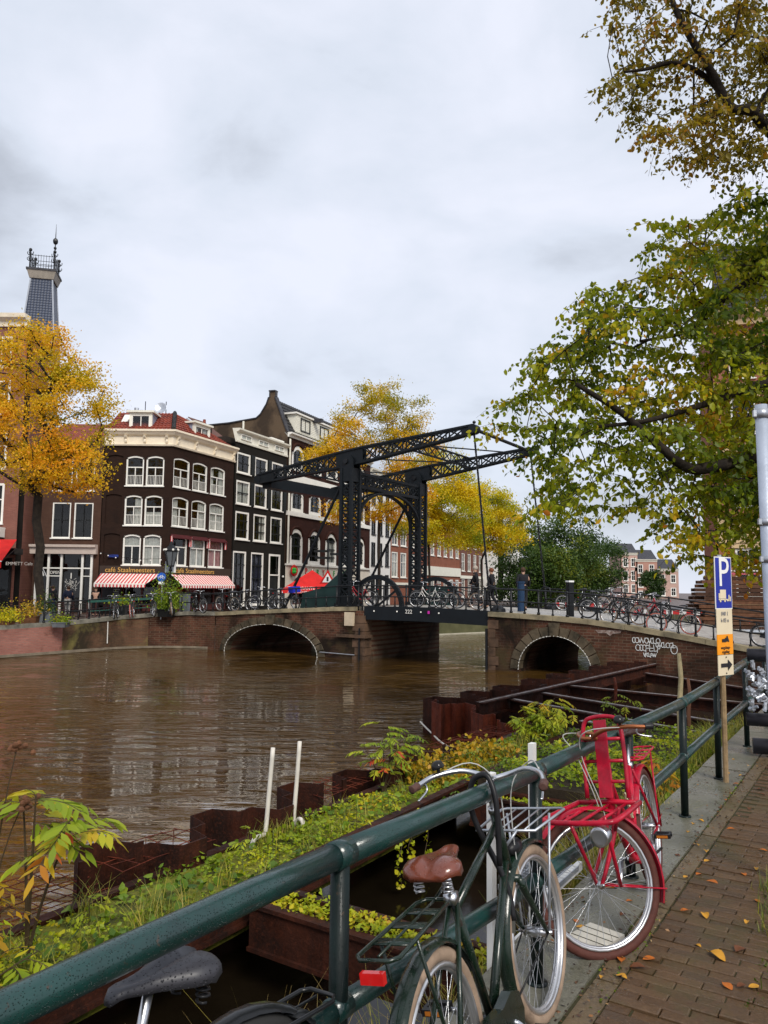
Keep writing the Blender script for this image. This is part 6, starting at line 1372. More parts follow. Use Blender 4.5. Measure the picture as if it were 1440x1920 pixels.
# dry seed heads at the left
t = thing('dry_flower', 'tall dry brown flower stalk with seed heads at the left', 'plant', W(2.9, 3.5, -.6)[:]); mb = MB(); hd = MB()
for dx, dy, h in ((-.10, .1, 1.42), (-.22, .1, 1.1), (.12, .05, 1.35), (.2, 0, 1.0), (-.3, .0, .9)):
    b_ = W(2.9, 3.5, -.6); top = b_ + Vector((dx, dy, h)); mb.tube(bez(b_, b_ + Vector((dx * .1, dy, h * .6)), top, 6), [.007, .006, .005, .005, .004, .004], 5)
    for k in range(9): hd.ball(top + Vector((rg.normal(), rg.normal(), rg.normal() * .7)) * .035, .02, 6, 4)
mb.build('stem', MC['green_brown_stem'], t); hdo = hd.build('seed_heads', M('dry_seed_head', (.16, .07, .035), .9, .5, 20.0), t); hdo['kind'] = 'stuff'
# small weeds with dry stalks along the strip
for i in range(9):
    uu = [1.2, 2.4, 3.6, 5.1, 6.3, 7.1, 9.3, 10.3, 11.2][i]; lb = ['nearest', 'second', 'third', 'fourth', 'fifth', 'sixth', 'seventh', 'eighth', 'farthest'][i]
    frond_plant('weed', 'small leafy weed on the rusty strip, %s from the camera' % lb, W(uu, rg.uniform(2.95, 3.55), -.6), [(rg.normal() * .06, rg.normal() * .06, rg.uniform(.18, .34), 6, .2)], .06, FRESH, 'weeds on the strip', .0, 50 + i, .004, 3, .13)
# broad leaves among the verge
frond_plant('weed', 'orange dying weed beside the lower rail behind the red bicycle', W(7.9, .55, -.34), [(0, 0, .5, 6, .3), (.1, .05, .4, 5, .3), (-.15, 0, .42, 5, .3)], .11, YVINE, None, .2, 70, .005, 3, .2)
# ---------------------------------------------------------------- fallen leaves
FL = [M('fallen_leaf_gold', (.55, .27, .03), .5, .3, 30.0), M('fallen_leaf_orange', (.46, .13, .02), .5, .35, 30.0), M('fallen_leaf_brown', (.14, .05, .02), .55, .4, 30.0)]
FM = []
for k in range(6):
    mb = MB(); n = 7; cw = random.uniform(.3, .8); vs_ = []
    for i in range(n):
        t = i / (n - 1); w_ = .34 * math.sin(PI * min(1, t * .95 + .03)) ** .8
        for s in (-1, -.5, 0, .5, 1): vs_.append((t - .5, s * w_, .05 + cw * .28 * s * s * w_ * 2 + .10 * cw * math.sin(t * PI * 1.5) + .02 * random.random()))
    mb.add(vs_, [(i * 5 + j, i * 5 + j + 1, i * 5 + j + 6, i * 5 + j + 5) for i in range(n - 1) for j in range(4)]); mb.tube([(-.5, 0, .05), (-.66, .03, .03), (-.78, .05, .05)], .012, 4)
    me = mb.mesh('fallen_leaf', True); me.materials.append(FL[[0, 1, 2, 0, 1, 0][k]]); FM.append(me)
LP = [(1345, 1795, .115), (1165, 1800, .075), (1195, 1815, .09), (1217, 1800, .08), (1165, 1833, .07), (1128, 1833, .04), (1390, 1850, .06), (1415, 1852, .07), (1364, 1851, .08), (1322, 1718, .08), (1335, 1655, .09), (1388, 1782, .10), (1283, 1708, .06), (1217, 1702, .07), (1238, 1692, .06), (1168, 1716, .06), (1325, 1615, .06), (1310, 1640, .06), (1325, 1597, .07), (1370, 1555, .07), (1405, 1517, .06), (1360, 1500, .05), (1300, 1545, .06), (1315, 1540, .06), (1270, 1605, .06), (1285, 1645, .05), (1395, 1640, .06), (1418, 1630, .05), (1432, 1595, .06), (1425, 1480, .06), (1380, 1470, .06), (1365, 1450, .05), (1390, 1455, .05), (1430, 1490, .05), (1090, 1740, .07), (1080, 1728, .05), (1308, 1775, .05), (1180, 1690, .05), (1405, 1405, .06), (1418, 1415, .05), (1375, 1425, .05), (1310, 1585, .05), (1350, 1515, .05), (1290, 1560, .05), (1420, 1690, .05), (1400, 1730, .05)]
for i, (px, py, s) in enumerate(LP):
    p = atz(px, py, .0); ki = (i * 7 + i // 3) % 6; o = bpy.data.objects.new('fallen_leaf', FM[ki]); col.objects.link(o); sz = s * .8
    o.matrix_basis = Matrix.Translation(p + ZV * .002) @ Matrix.Rotation(random.uniform(0, 6.28), 4, 'Z') @ Matrix.Scale(sz, 4)
    tag(o, ['golden yellow', 'orange', 'dark brown', 'golden yellow', 'orange', 'golden yellow'][ki] + ' curled leaf lying on the wet pavement', 'leaf', ['golden', 'orange', 'brown', 'golden', 'orange', 'golden'][ki] + ' leaves fallen on the pavement')
# pale broken tile under the red bicycle
p0 = atz(1112, 1768); ax = (atz(1150, 1752) - atz(1085, 1792)).normalized(); ay = ZV.cross(ax)
tl = thing('floor_tile', 'pale ribbed broken tile lying beneath the red bicycle wheel', 'tile', p0[:])
MB().obox(p0 - ax * .16 - ay * .09 + ZV * .004, ax * .32, ay * .2, ZV * .018).build('tile_body', M('pale_tile', (.55, .52, .45), .6, .25, 12.0), tl)
for k in range(1, 5): MB().obox(p0 - ax * .16 - ay * .09 + ax * (.32 * k / 5) + ZV * .0225, ax * .004, ay * .2, ZV * .002).build('groove', SAND, tl)
# bits of dead leaf and grit
P = np.array([W(rg.uniform(3.2, 9.5), rg.choice([-.12, -.12, -.25, .2]) + rg.normal(0, .045), .004)[:] for _ in range(1100)]); P[:, :2] += rg.normal(size=(1100, 2)) * .02
o = leaves('leaf_litter', P, .022, leafmat('litter', [(0, (.02, .012, .008)), (.6, (.07, .035, .018)), (.9, (.20, .09, .03)), (1, (.36, .26, .12))], trans=.0), None, rg.uniform(0, 1, 1100), droop=0, flat=.8); o['kind'] = 'stuff'; o['label'] = 'dark crumbled leaf litter along the coping joint'; o['category'] = 'leaf litter'
# ---------------------------------------------------------------- bicycles (x forward, y left, z up, rear tyre touching at the origin)
def xf(mb, S):
    mb.v = [tuple(S @ Vector(p)) for p in mb.v]; return mb
def put(mb, name, mt, parent, S=None, smooth=True):
    if S is not None: xf(mb, S)
    o = bpy.data.objects.new(name, mb.mesh(name, smooth)); o.data.materials.append(mt); col.objects.link(o); o.parent = parent; return o
def circ(c, r, n): return [Vector((c[0] + r * math.cos(2 * PI * i / n), c[1], c[2] + r * math.sin(2 * PI * i / n))) for i in range(n)]
TAN = M('tan_tyre', (.33, .235, .165), .8, .45, 9.0, bmp=.2, bscale=90); BRN_T = M('brown_tyre', (.085, .028, .02), .7, .3, 25.0, bmp=.2, bscale=90); PINK_T = M('pink_tyre', (.50, .16, .12), .8, .3)
GREY_T = M('grey_tyre', (.03, .03, .03), .75, .3)
RIM = M('alloy_rim', (.62, .62, .63), .3, .2, 9.0, metal=.85)
SADB = wetmat('brown_leather', (.17, .042, .020), (.10, .024, .012), .3, .6, 190, coat=.5); SADK = wetmat('black_saddle', (.030, .030, .038), (.018, .018, .024), .6, 1.0, 150, coat=.25, crough=.35)
GRIPB = M('brown_grip', (.10, .05, .04), .6, .3, 30.0)
BELLK = M('black_chrome', (.015, .015, .015), .12, .2, 4.0)
REDL = M('red_lens', (.55, .012, .012), .15, .2, 20.0, coat=.5)
def wheel(parent, cx, r, tyre, S, fine, name, hubmat):
    c = (cx, 0, r); n = 40 if fine else 20
    w_ = put(MB().tube(circ(c, r - .024, n), .024, 10 if fine else 6, closed=True), name, tyre, parent, S)
    rimb = MB()
    for y in (-.013, .013): rimb.tube([p + Vector((0, y, 0)) for p in circ(c, r - .052, n)], .009, 6 if fine else 4, closed=True)
    rimb.tube(circ(c, r - .058, n), .011, 6 if fine else 4, closed=True)
    put(rimb, 'rim', RIM, w_, S)
    sp = MB(); ns = 36 if fine else 12
    for i in range(ns):
        a = 2 * PI * i / ns; s = 1 if i % 2 else -1; ah = a + (.9 if (i // 2) % 2 else -.9)
        p = Vector((cx + .022 * math.cos(ah), s * .03, r + .022 * math.sin(ah))); q = Vector((cx + (r - .06) * math.cos(a), 0, r + (r - .06) * math.sin(a)))
        sp.tube([p, q], .0013 if fine else .0035, 3, cap=False)
    so_ = put(sp, 'spokes', STEEL, w_, S); so_['kind'] = 'stuff'
    put(MB().tube([(cx, -.05, r), (cx, .05, r)], .02, 10).tube([(cx, -.075, r), (cx, .075, r)], .008, 6), 'hub', STEEL, w_, S)
    return w_
def guard(parent, cx, r, a0, a1, mt, S, stay=True, name='mudguard'):
    mb = MB(); R0 = r + .022; n = 18; prof = [(-.03, -.016), (-.018, 0), (.018, 0), (.03, -.016)]; vs_ = []
    for i in range(n + 1):
        a = lerp(a0, a1, i / n)
        for y, dr in prof: vs_.append((cx + (R0 + dr) * math.cos(a), y, r + (R0 + dr) * math.sin(a)))
    fs = [(i * 4 + j, i * 4 + j + 1, i * 4 + j + 5, i * 4 + j + 4) for i in range(n) for j in range(3)]; mb.add(vs_, fs)
    g = put(mb, name, mt, parent, S)
    if stay:
        st = MB(); a = lerp(a0, a1, .93 if a1 > a0 else .93)
        for y in (-.045, .045): st.tube([(cx, y * 1.3, r), (cx + R0 * math.cos(a), y * .75, r + R0 * math.sin(a))], .004, 5)
        put(st, 'stay', mt if mt.name.startswith('red') else PLASTICBLK, g, S)
    return g
def saddle(parent, c, mt, tilt=0, sc_=1.0, springs=True):
    mb = MB(); S = Matrix.Translation(c) @ Matrix.Rotation(tilt, 4, 'Y') @ Matrix.Scale(sc_, 4); n = 16; m_ = 12; vs_ = []
    for i in range(n + 1):
        t = i / n; x = -.135 + .275 * t
        hw = interp(t, [(0, .055), (.06, .085), (.18, .104), (.34, .100), (.48, .070), (.62, .045), (.8, .033), (.95, .026), (1, .012)])
        zt = interp(t, [(0, -.020), (.08, .004), (.25, .014), (.45, .006), (.7, .0), (.92, .0), (1, -.018)]); dp = interp(t, [(0, .03), (.2, .06), (.5, .045), (.8, .03), (1, .02)])
        for j in range(m_ + 1):
            a = PI * j / m_; y = hw * math.cos(a); z = zt - dp + dp * math.sin(a) ** .55 - .018 * math.exp(-(y / .016) ** 2) * (1 if t < .75 else max(0, 1 - (t - .75) * 5))
            vs_.append((x, y, z))
    k = m_ + 1; fs = [(i * k + j, i * k + j + 1, (i + 1) * k + j + 1, (i + 1) * k + j) for i in range(n) for j in range(m_)] + [(i * k, (i + 1) * k, (i + 1) * k + m_, i * k + m_) for i in range(n)]
    fs += [tuple(range(k)), tuple(n * k + j for j in range(k))[::-1]]
    s = put(mb.add(vs_, fs), 'saddle', mt, parent, S)
    if springs:
        sp = MB()
        for y in (-.05, .05):
            sp.tube([(-.085 + .016 * math.cos(q), y + .016 * math.sin(q), -.055 - q * .0022) for q in [i * .7 for i in range(30)]], .004, 4)
        sp.tube([(-.05, -.02, -.06), (.1, -.015, -.03)], .004, 5).tube([(-.05, .02, -.06), (.1, .015, -.03)], .004, 5)
        put(sp, 'saddle_springs', STEEL if mt == SADB else PLASTICBLK, s, S)
    return s
def bicycle(name, label, fmat, tyre, smat, M_, fine=True, steer=0.0, guards=None, rear_rack=True, front_rack=None, group=None, case=None, top='diamond', lamp=True, cat='bicycle', barmat=STEEL, grip=GRIPB, crate=None, porter=False, hdrop=0.0, sdrop=0.0, rz=.765):
    b = thing(name, label, cat, (0, 0, 0), group); r = .345; WB = 1.09; guards = guards or fmat
    HT = Vector((.845, 0, .90)); HB = Vector((.895, 0, .66)); hx = (HT - HB).normalized()
    S = Matrix.Translation(HB) @ Matrix.Rotation(steer, 4, hx) @ Matrix.Translation(-HB)
    seg = 12 if fine else 6
    BBk = Vector((.46, 0, .285)); ST = Vector((.275, 0, .76)); RA_ = Vector((0, 0, r)); FA = Vector((WB, 0, r))
    f = MB(); f.tube([BBk, ST], .016, seg).tube([HB - hx * .02, HT], .021, seg)
    if top == 'diamond': f.tube([ST - Vector((-.012, 0, .04)), HT - hx * .05], .0155, seg); f.tube([BBk, HB + hx * .04], .018, seg)
    else:
        f.tube(bez(BBk, Vector((.62, 0, .30)), HB + hx * .03, 8), .019, seg); f.tube(bez(BBk.lerp(ST, .45), Vector((.68, 0, .52)), HT - hx * .06, 8), .0145, seg)
    for y in (-1, 1):
        f.tube([BBk + Vector((0, y * .03, 0)), Vector((.2, y * .05, .31)), RA_ + Vector((0, y * .06, 0))], .010, 8 if fine else 5); f.tube([ST + Vector((0, y * .015, -.02)), RA_ + Vector((0, y * .06, 0))], .009, 8 if fine else 5)
    f.tube([BBk - Vector((0, .04, 0)), BBk + Vector((0, .04, 0))], .026, 10)
    fr = put(f, 'frame', fmat, b)
    fk = MB(); fk.tube([HB, HB - hx * .05], .021, seg)
    for y in (-1, 1): fk.tube(bez(HB - hx * .04 + Vector((0, y * .038, 0)), Vector((.985, y * .05, .48)), FA + Vector((0, y * .055, 0)), 8), [.0155, .015, .014, .013, .012, .011, .010, .010], seg)
    fk.tube([HB - hx * .04 + Vector((0, -.045, 0)), HB - hx * .04 + Vector((0, .045, 0))], .016, 8)
    put(fk, 'fork', fmat, b, S)
    wheel(b, 0, r, tyre, None, fine, 'rear_wheel', fmat); wheel(b, WB, r, tyre, S, fine, 'front_wheel', fmat)
    guard(b, 0, r, R_(25), R_(195), guards, None); guard(b, WB, r, R_(50), R_(208), guards, S)
    sp = MB().tube([ST - Vector((-.03, 0, .1)), ST + Vector((-.035, 0, .12))], .0125, 10).box(ST + Vector((-.01, 0, .0)), (.04, .04, .035)); put(sp, 'seat_post', STEEL, b)
    sad = saddle(b, ST + Vector((-.06, 0, .21 - sdrop)), smat)
    # cranks, pedals, chain case
    ck = MB(); ca = R_(-35)
    for s, y in ((1, -.085), (-1, .085)):
        d = Vector((math.cos(ca) * s, 0, math.sin(ca) * s)); ck.bar(BBk + Vector((0, y, 0)), BBk + Vector((0, y, 0)) + d * .165, .014, .022, Vector((0, 1, 0)))
    ck.tube([BBk + Vector((0, -.09, 0)), BBk + Vector((0, .09, 0))], .010, 8); ck = put(ck, 'cranks', STEEL, b)
    for s, y in ((1, -.14), (-1, .14)):
        d = Vector((math.cos(ca) * s, 0, math.sin(ca) * s)); p = BBk + Vector((0, y, 0)) + d * .165
        q = MB().box(p + Vector((.028, 0, 0)), (.022, .085, .022)).box(p - Vector((.028, 0, 0)), (.022, .085, .022)).box(p + Vector((0, .038, 0)), (.07, .012, .02)).box(p - Vector((0, .038, 0)), (.07, .012, .02)).tube([p - Vector((0, .05, 0)), p + Vector((0, .05, 0))], .008, 6)
        pd = put(q, 'pedal', PLASTICBLK, ck, None, False)
        if fine:
            for xx in (-.04, .04): put(MB().box(p + Vector((xx, 0, 0)), (.004, .06, .014)), 'reflector', M('amber_lens', (.50, .16, .02), .2), pd, None, False)
    if case is not None:
        P = [Vector((x, -.052, z)) for x, z in [(-.055, .32), (-.02, .40), (.06, .415), (.36, .372), (.46, .385), (.545, .35), (.575, .28), (.54, .21), (.46, .18), (.36, .20), (.02, .285), (-.05, .295)]]
        put(MB().prism(P, Vector((0, -.035, 0))), 'chain_case', case, b, None, False)
    else:
        ch = MB().tube([(x, -.05, z) for x, z in [(-.03, .345), (0, .38), (.42, .375), (.53, .285), (.44, .195), (0, .31)]], .006, 5, closed=True); put(ch, 'chain', PLASTICBLK, b)
    # handlebar
    ST2 = HT + hx * (.11 - hdrop); hb = MB(); hb.tube([HT, ST2], .0125, 10).tube([ST2, ST2 + Vector((.055, 0, .012))], .013, 8); C_ = ST2 + Vector((.06, 0, .012))
    side = []
    for y in (1, -1):
        side.append(smoothpath([C_, C_ + Vector((.03, y * .07, .014)), C_ + Vector((.005, y * .15, .036)), C_ + Vector((-.07, y * .235, .032)), C_ + Vector((-.15, y * .275, .012)), C_ + Vector((-.19, y * .283, .006))], 5)); hb.tube(side[-1], .0112, 10 if fine else 6)
    hb.tube([HT - hx * .005, HT + hx * .02], .024, 12); h_ = put(hb, 'handlebar', barmat, b, S)
    for pts in side:
        g = MB().tube([pts[-1].lerp(pts[-6], t) + (pts[-1] - pts[-6]) * .12 for t in (0, .02, .12, .5, .95, 1)], [.010, .018, .0165, .0155, .018, .018], 12 if fine else 6); put(g, 'grip', grip, h_, S)
    if fine:
        for y, pts in zip((1, -1), side): put(MB().tube(smoothpath([pts[-8], pts[-7] + Vector((.02, -y * .015, -.03)), pts[-3] + Vector((.0, -y * .015, -.05)), pts[-1] + Vector((.01, -y * .02, -.045))], 4), .005, 6), 'brake_lever', STEEL, h_, S)
        for y, pts in zip((1, -1), side): put(MB().tube(smoothpath([pts[-8], C_ + Vector((.10, y * .14, .05)), C_ + Vector((.11, y * .03, -.06)), HB + Vector((.06, y * .02, .05)), Vector((.96, y * .03, .56))], 5), .0028, 5), 'brake_cable', M('pale_cable', (.45, .45, .43), .4), h_, S)
        bp = side[0][14] + Vector((0, 0, .03)); bl = MB().lathe([(.001, .03), (.016, .027), (.026, .015), (.029, 0), (.026, -.006)], 16, Matrix.Translation(bp) @ Matrix.Rotation(R_(-15), 4, 'X')).tube([bp - ZV * .02, bp], .008, 8); put(bl, 'bell', BELLK, h_, S)
    if rear_rack:
        k = MB(); t_ = .0065 if fine else .010
        loop = [(-.30, -.065), (-.325, -.045), (-.325, .045), (-.30, .065), (.10, .055), (.135, .03), (.135, -.03), (.10, -.055)]; k.tube([(x, y, rz) for x, y in loop], t_, 8 if fine else 5, closed=True)
        for x in (-.2, -.08, .03): k.box((x, 0, rz), (.045, .12, .004))
        k.tube([(-.3, 0, rz), (.13, 0, rz)], t_ * .7, 6)
        for y in (-.06, .06): k.tube([(-.17, y, rz), (-.02, y * 1.15, r)], t_ * .9, 6)
        k.tube([(.13, 0, rz), (.235, 0, rz + .02)], t_, 6)
        rk = put(k, 'rear_carrier', fmat if fine else PLASTICBLK, b)
        if lamp: put(MB().box((-.345, 0, rz - .035), (.020, .070, .030)), 'tail_lamp', REDL, rk, None, False)
    if front_rack is not None:
        k = MB(); z = .80; x0, x1 = .93, 1.27
        k.tube([(x0, -.13, z), (x1, -.15, z), (x1 + .02, -.13, z), (x1 + .02, .13, z), (x1, .15, z), (x0, .13, z)], .006, 8, closed=True)
        for y in (-.08, -.03, .03, .08): k.tube([(x0, y, z), (x1 + .02, y, z)], .004, 6)
        for y in (-.1, .1): k.tube([(x1 - .06, y, z), (WB + .01, y * .6, r)], .0055, 6)
        k.tube([(x0, -.05, z), (.90, 0, .74)], .006, 6); put(k, 'front_carrier', front_rack, b, S)
    if porter:                                           # wide red front carrier with an upright frame and a lamp
        k = MB(); z = .70; t_ = .0135; loop = smoothpath([(.92, -.17, z), (1.24, -.19, z), (1.31, -.15, z), (1.33, 0, z), (1.31, .15, z), (1.24, .19, z), (.92, .17, z)], 4)
        k.tube(loop, t_, 10).tube([(.92, -.17, z), (.90, 0, z), (.92, .17, z)], t_, 8)
        for y in (-.09, 0, .09): k.tube([(.91, y, z - .01), (1.32, y, z - .01)], .008, 8)
        for y in (-.1, .1): k.tube([(1.2, y, z), (WB, y * .62, r)], .010, 8); k.tube([(1.02, y, z), (.985, y * .4, .58)], .010, 8)
        SP = Matrix.Translation(HB) @ Matrix.Rotation(steer * .25, 4, hx) @ Matrix.Translation(-HB); pc = put(k, 'porter_carrier', fmat, b, SP)
        k = MB(); up = Vector((-.10, 0, .40)); o = Vector((.915, 0, z + .02))
        arch = smoothpath([o + Vector((0, -.115, 0)), o + Vector((0, -.115, 0)) + up * .6, o + Vector((0, -.10, 0)) + up * .92, o + Vector((0, -.05, 0)) + up, o + Vector((0, .05, 0)) + up, o + Vector((0, .10, 0)) + up * .92, o + Vector((0, .115, 0)) + up * .6, o + Vector((0, .115, 0))], 4)
        k.tube(arch, .0115, 10)
        for t in (.2, .45, .72): k.tube([o + Vector((0, -.115, 0)) + up * t, o + Vector((0, .115, 0)) + up * t], .009, 8)
        fr_ = put(k, 'porter_frame', fmat, b, SP); k = MB().obox(o + Vector((.012, -.035, 0)) + up * .02, Vector((.01, 0, 0)), Vector((0, .07, 0)), up * .95); put(k, 'name_plate', fmat, fr_, SP, False)
        k = MB().lathe([(.02, -.06), (.042, -.02), (.048, .03), (.046, .04), (.03, .038)], 16, Matrix.Translation((1.30, .12, z - .06)) @ Matrix.Rotation(R_(90), 4, 'Y')); put(k, 'head_lamp', STEEL, b, SP)
    elif not fine or lamp:
        put(MB().lathe([(.015, -.05), (.032, -.01), (.034, .03), (.02, .032)], 12 if fine else 8, Matrix.Translation((.98, 0, .72)) @ Matrix.Rotation(R_(90), 4, 'Y')), 'head_lamp', PLASTICBLK, b, S)
    if crate is not None:
        c = MB(); o = Vector((1.08, 0, .80)); sx, sy, sz = .32, .42, .24
        for s in (-1, 1): c.box(o + Vector((s * sx / 2, 0, sz / 2)), (.02, sy, sz)); c.box(o + Vector((0, s * sy / 2, sz / 2)), (sx - .02, .02, sz))
        c.box(o, (sx, sy, .02)); put(c, 'front_crate', crate, b, S, False)
    ks = MB().tube([(.40, .06, .27), (.12, .085, .25)] if fine else [(.40, .06, .27), (.42, .16, .02)], .008, 6); put(ks, 'kick_stand', PLASTICBLK, b)
    b.matrix_basis = M_; return b
def bike_at(p, heading, lean=0.0, z=0.0): return Matrix.Translation((p.x, p.y, z + (p.z if z == 0 else 0))) @ Matrix.Rotation(PI / 2 - heading, 4, 'Z') @ Matrix.Rotation(lean, 4, 'X')
GREENP = wetmat('wet_dark_green_enamel', (.004, .016, .008), (.003, .009, .005), .28, .6, 240, spec=.35, chips=.5)
REDP = M('red_enamel', (.50, .006, .030), .36, .25, 11.0, coat=.15, c2=(.24, .005, .018), bmp=.08, bscale=140, rvar=.14); BLKP = M('black_enamel', (.010, .011, .012), .3, .3, 6.0, coat=.2)
gb = bicycle('bicycle', 'dark green bicycle with brown saddle and tan tyres leaning on the railing', GREENP, TAN, SADB, bike_at(Vector((.25, 2.43, 0)), R_(25), R_(-10)), True, R_(-5), GREENP, True, GALV, None, GREENP, 'diamond', sdrop=.05, rz=.80)
# black cable lock round the rail
lk = thing('cable_lock', 'black cable lock looped over the top rail at the green bicycle', 'lock', W(3.0, RV, 1.0)[:])
a = W(2.93, .06, .985); MB().tube(smoothpath([a + Vector((.06, -.06, -.28)), a + Vector((.05, -.05, -.06)), a + B2 * -.035 + ZV * .035, a + ZV * .055, a + B2 * .05 + ZV * .01, a + B2 * .04 - ZV * .12, a + Vector((.09, .0, -.36)), a + Vector((.12, -.03, -.50))], 6), .012, 10).build('cable', PLASTICBLK, lk, True)
q = a + Vector((.10, -.02, -.52)); MB().box(q, (.05, .03, .055)).build('padlock', STEEL, lk); MB().tube([q + Vector((.018, 0, .025)), q + Vector((.018, 0, .055)), q + Vector((0, 0, .07)), q + Vector((-.018, 0, .055)), q + Vector((-.018, 0, .025))], .006, 8).build('shackle', STEEL, lk)
hd = math.atan2(-D2.x, -D2.y); rf = Vector((1.20, 3.93, 0)); rr_ = rf + Vector((math.sin(R_(27)), math.cos(R_(27)), 0)) * 1.09; hd2 = hd - R_(6)
red = bicycle('bicycle', 'red transport bicycle with porter carrier and brown tyres leaning on the railing', REDP, BRN_T, M('dark_brown_leather', (.045, .022, .018), .4, .3, 12.0), bike_at(rr_, hd2, R_(8)), True, R_(-50), REDP, True, None, None, None, 'low', False, barmat=M('copper_bar', (.34, .12, .05), .3, .3, 8.0, metal=.7), grip=PLASTICBLK, porter=True)
chain(Vector((1.5, 4.35, .72)), Vector((1.52, 4.30, .52)), 7, .006, M('brass_chain', (.55, .48, .22), .35, .2, metal=.8), lk, 'chain') if False else None
cl = thing('chain_lock', 'pale chain lock hanging on the red bicycle frame', 'lock', (1.45, 4.2, .6)); chain(at(1172, 1488, 4.25), at(1186, 1532, 4.25), 8, .006, M('pale_chain', (.60, .55, .36), .4, .2, 8.0, metal=.5), cl, 'links')
s3 = atz(296, 1806, .91); third = bicycle('bicycle', 'bicycle with wet black saddle at the bottom left corner', BLKP, GREY_T, SADK, bike_at(Vector((s3.x, s3.y, 0)) - Vector((-D2.x, -D2.y, 0)) * .215 + Vector((.09, -.05, 0)), hd + R_(6), R_(6)), True, R_(5), BLKP, True, None, None, BLKP, 'low', False, sdrop=.07, rz=.64, hdrop=.25)
# ---- the bicycles parked on the bridge and terrace: four kinds, copied
protos = [bicycle('bicycle', 'x', BLKP, GREY_T, SADK, Matrix.Identity(4), False, R_(12), BLKP, True, None, None, BLKP, 'low', grip=PLASTICBLK),
          bicycle('bicycle', 'x', BLKP, TAN, SADK, Matrix.Identity(4), False, R_(-8), BLKP, True, None, None, None, 'diamond', grip=PLASTICBLK),
          bicycle('bicycle', 'x', M('white_enamel', (.62, .60, .56), .35, .15), GREY_T, SADB, Matrix.Identity(4), False, R_(15), M('grey_enamel', (.10, .10, .10), .4), True, None, None, None, 'low', grip=PLASTICBLK),
          bicycle('bicycle', 'x', BLKP, PINK_T, SADK, Matrix.Identity(4), False, R_(5), BLKP, True, None, None, None, 'diamond', grip=PLASTICBLK),
          bicycle('bicycle', 'x', M('grey_blue_enamel', (.05, .06, .075), .35), GREY_T, SADK, Matrix.Identity(4), False, R_(-10), BLKP, True, None, None, None, 'low', grip=PLASTICBLK, crate=M('blue_plastic', (.015, .03, .42), .45)),
          bicycle('bicycle', 'x', M('red_rust_enamel', (.35, .02, .03), .4), GREY_T, SADK, Matrix.Identity(4), False, R_(-10), BLKP, True, None, None, None, 'low', grip=PLASTICBLK)]
used = set()
def park(kind, u, v, head, label, lean=0.0, z=None, group='bicycles parked on the bridge'):
    src = protos[kind]; o = src if kind not in used else copy_tree(src); used.add(kind)
    p = W(u, v, zc(v) - .01 if z is None else z)
    o.matrix_basis = Matrix.Translation(p) @ Matrix.Rotation(head, 4, 'Z') @ Matrix.Rotation(lean, 4, 'X'); tag(o, label, 'bicycle', group); return o
hb_ = math.atan2(B2.y, B2.x)
LST = [(0, 22.7, 27.7, .9, 'black bicycle nearest the terrace planter'), (3, 23.3, 27.35, .9, 'second bicycle from the terrace planter, orange tyred'), (0, 24.0, 26.9, .7, 'third bicycle from the terrace planter, all black'), (1, 24.7, 26.5, .7, 'fourth bicycle from the terrace planter, with tan tyres'), (0, 25.6, 25.8, .45, 'fifth bicycle from the terrace planter, over the left end of the arch')]
for k, u, v, da, lb in LST: park(k, u + .35, v + .35, hb_ - PI - da * .9, lb, R_(4), cz(min(u, 25.9), v) - .03)
BR = [(1, 26.95, 25.0, 0, 'tan tyred bicycle over the left part of the left arch'), (0, 27.0, 24.2, 1, 'black bicycle over the crown of the left arch'), (0, 27.15, 22.9, 0, 'black bicycle left of the blue crate bicycle'), (4, 26.95, 21.3, 1, 'bicycle with blue front crate against the bridge railing'), (5, 26.9, 17.2, 0, 'red bicycle in front of the gear wheel at the near tower'), (2, 26.85, 13.9, 0, 'white bicycle on the lifting span'), (0, 27.0, 13.3, 1, 'black bicycle right of the white bicycle on the lifting span'), (1, 27.1, 12.4, 0, 'tan tyred bicycle near the right end of the lifting span'),
      (0, 26.95, 7.0, 1, 'black bicycle over the right arch, leftmost of that group'), (1, 26.9, 6.2, 0, 'tan tyred bicycle right of the right arch'), (5, 27.1, 5.6, 1, 'red bicycle behind the right railing, half hidden'), (3, 26.9, 4.55, 0, 'pink tyred bicycle at the right railing'), (0, 26.6, 1.4, 1, 'black bicycle at the right end of the bridge railing'),
      (0, 31.9, 9.6, 0, 'black bicycle at the back railing beyond the right pier'), (1, 31.9, 8.0, 1, 'tan tyred bicycle at the back railing beyond the right arch'), (0, 31.9, 6.6, 0, 'rightmost bicycle at the back railing')]
for i, (k, u, v, fl, lb) in enumerate(BR): park(k, u, v + (.5 if fl else -.5), hb_ + (PI if fl else 0) + random.gauss(0, .08), lb, R_(random.choice([-5, 5])))
# ---------------------------------------------------------------- sign post by the railing
def face(o, ax, w_, h, mt, name, parent, d=.004, nr=None):
    nr = nr or Vector((ax.y, -ax.x, 0)); return MB().obox(o - ax * w_ / 2 - ZV * h / 2, ax * w_, nr * d, ZV * h).build(name, mt, parent)
sb = atz(1351, 1462); sb = W(8.02, -.02, 0); sp = thing('sign_post', 'wooden post with blue loading bay parking sign and orange notice beside the railing', 'sign', sb[:])
SAX = Vector((math.cos(R_(37)), math.sin(R_(37)), 0)); SNR = Vector((SAX.y, -SAX.x, 0))
if SNR.dot(-sb) < 0: SNR = -SNR
WOODP = M('weathered_post_wood', (.34, .23, .12), .8, .45, 9.0, bmp=.4, bscale=50)
MB().tube([sb - ZV * .05, sb + ZV * 1.30], .026, 8).build('post', WOODP, sp); MB().tube([sb + ZV * 1.25, sb + ZV * 2.14], .022, 8).build('steel_post', GALV, sp)
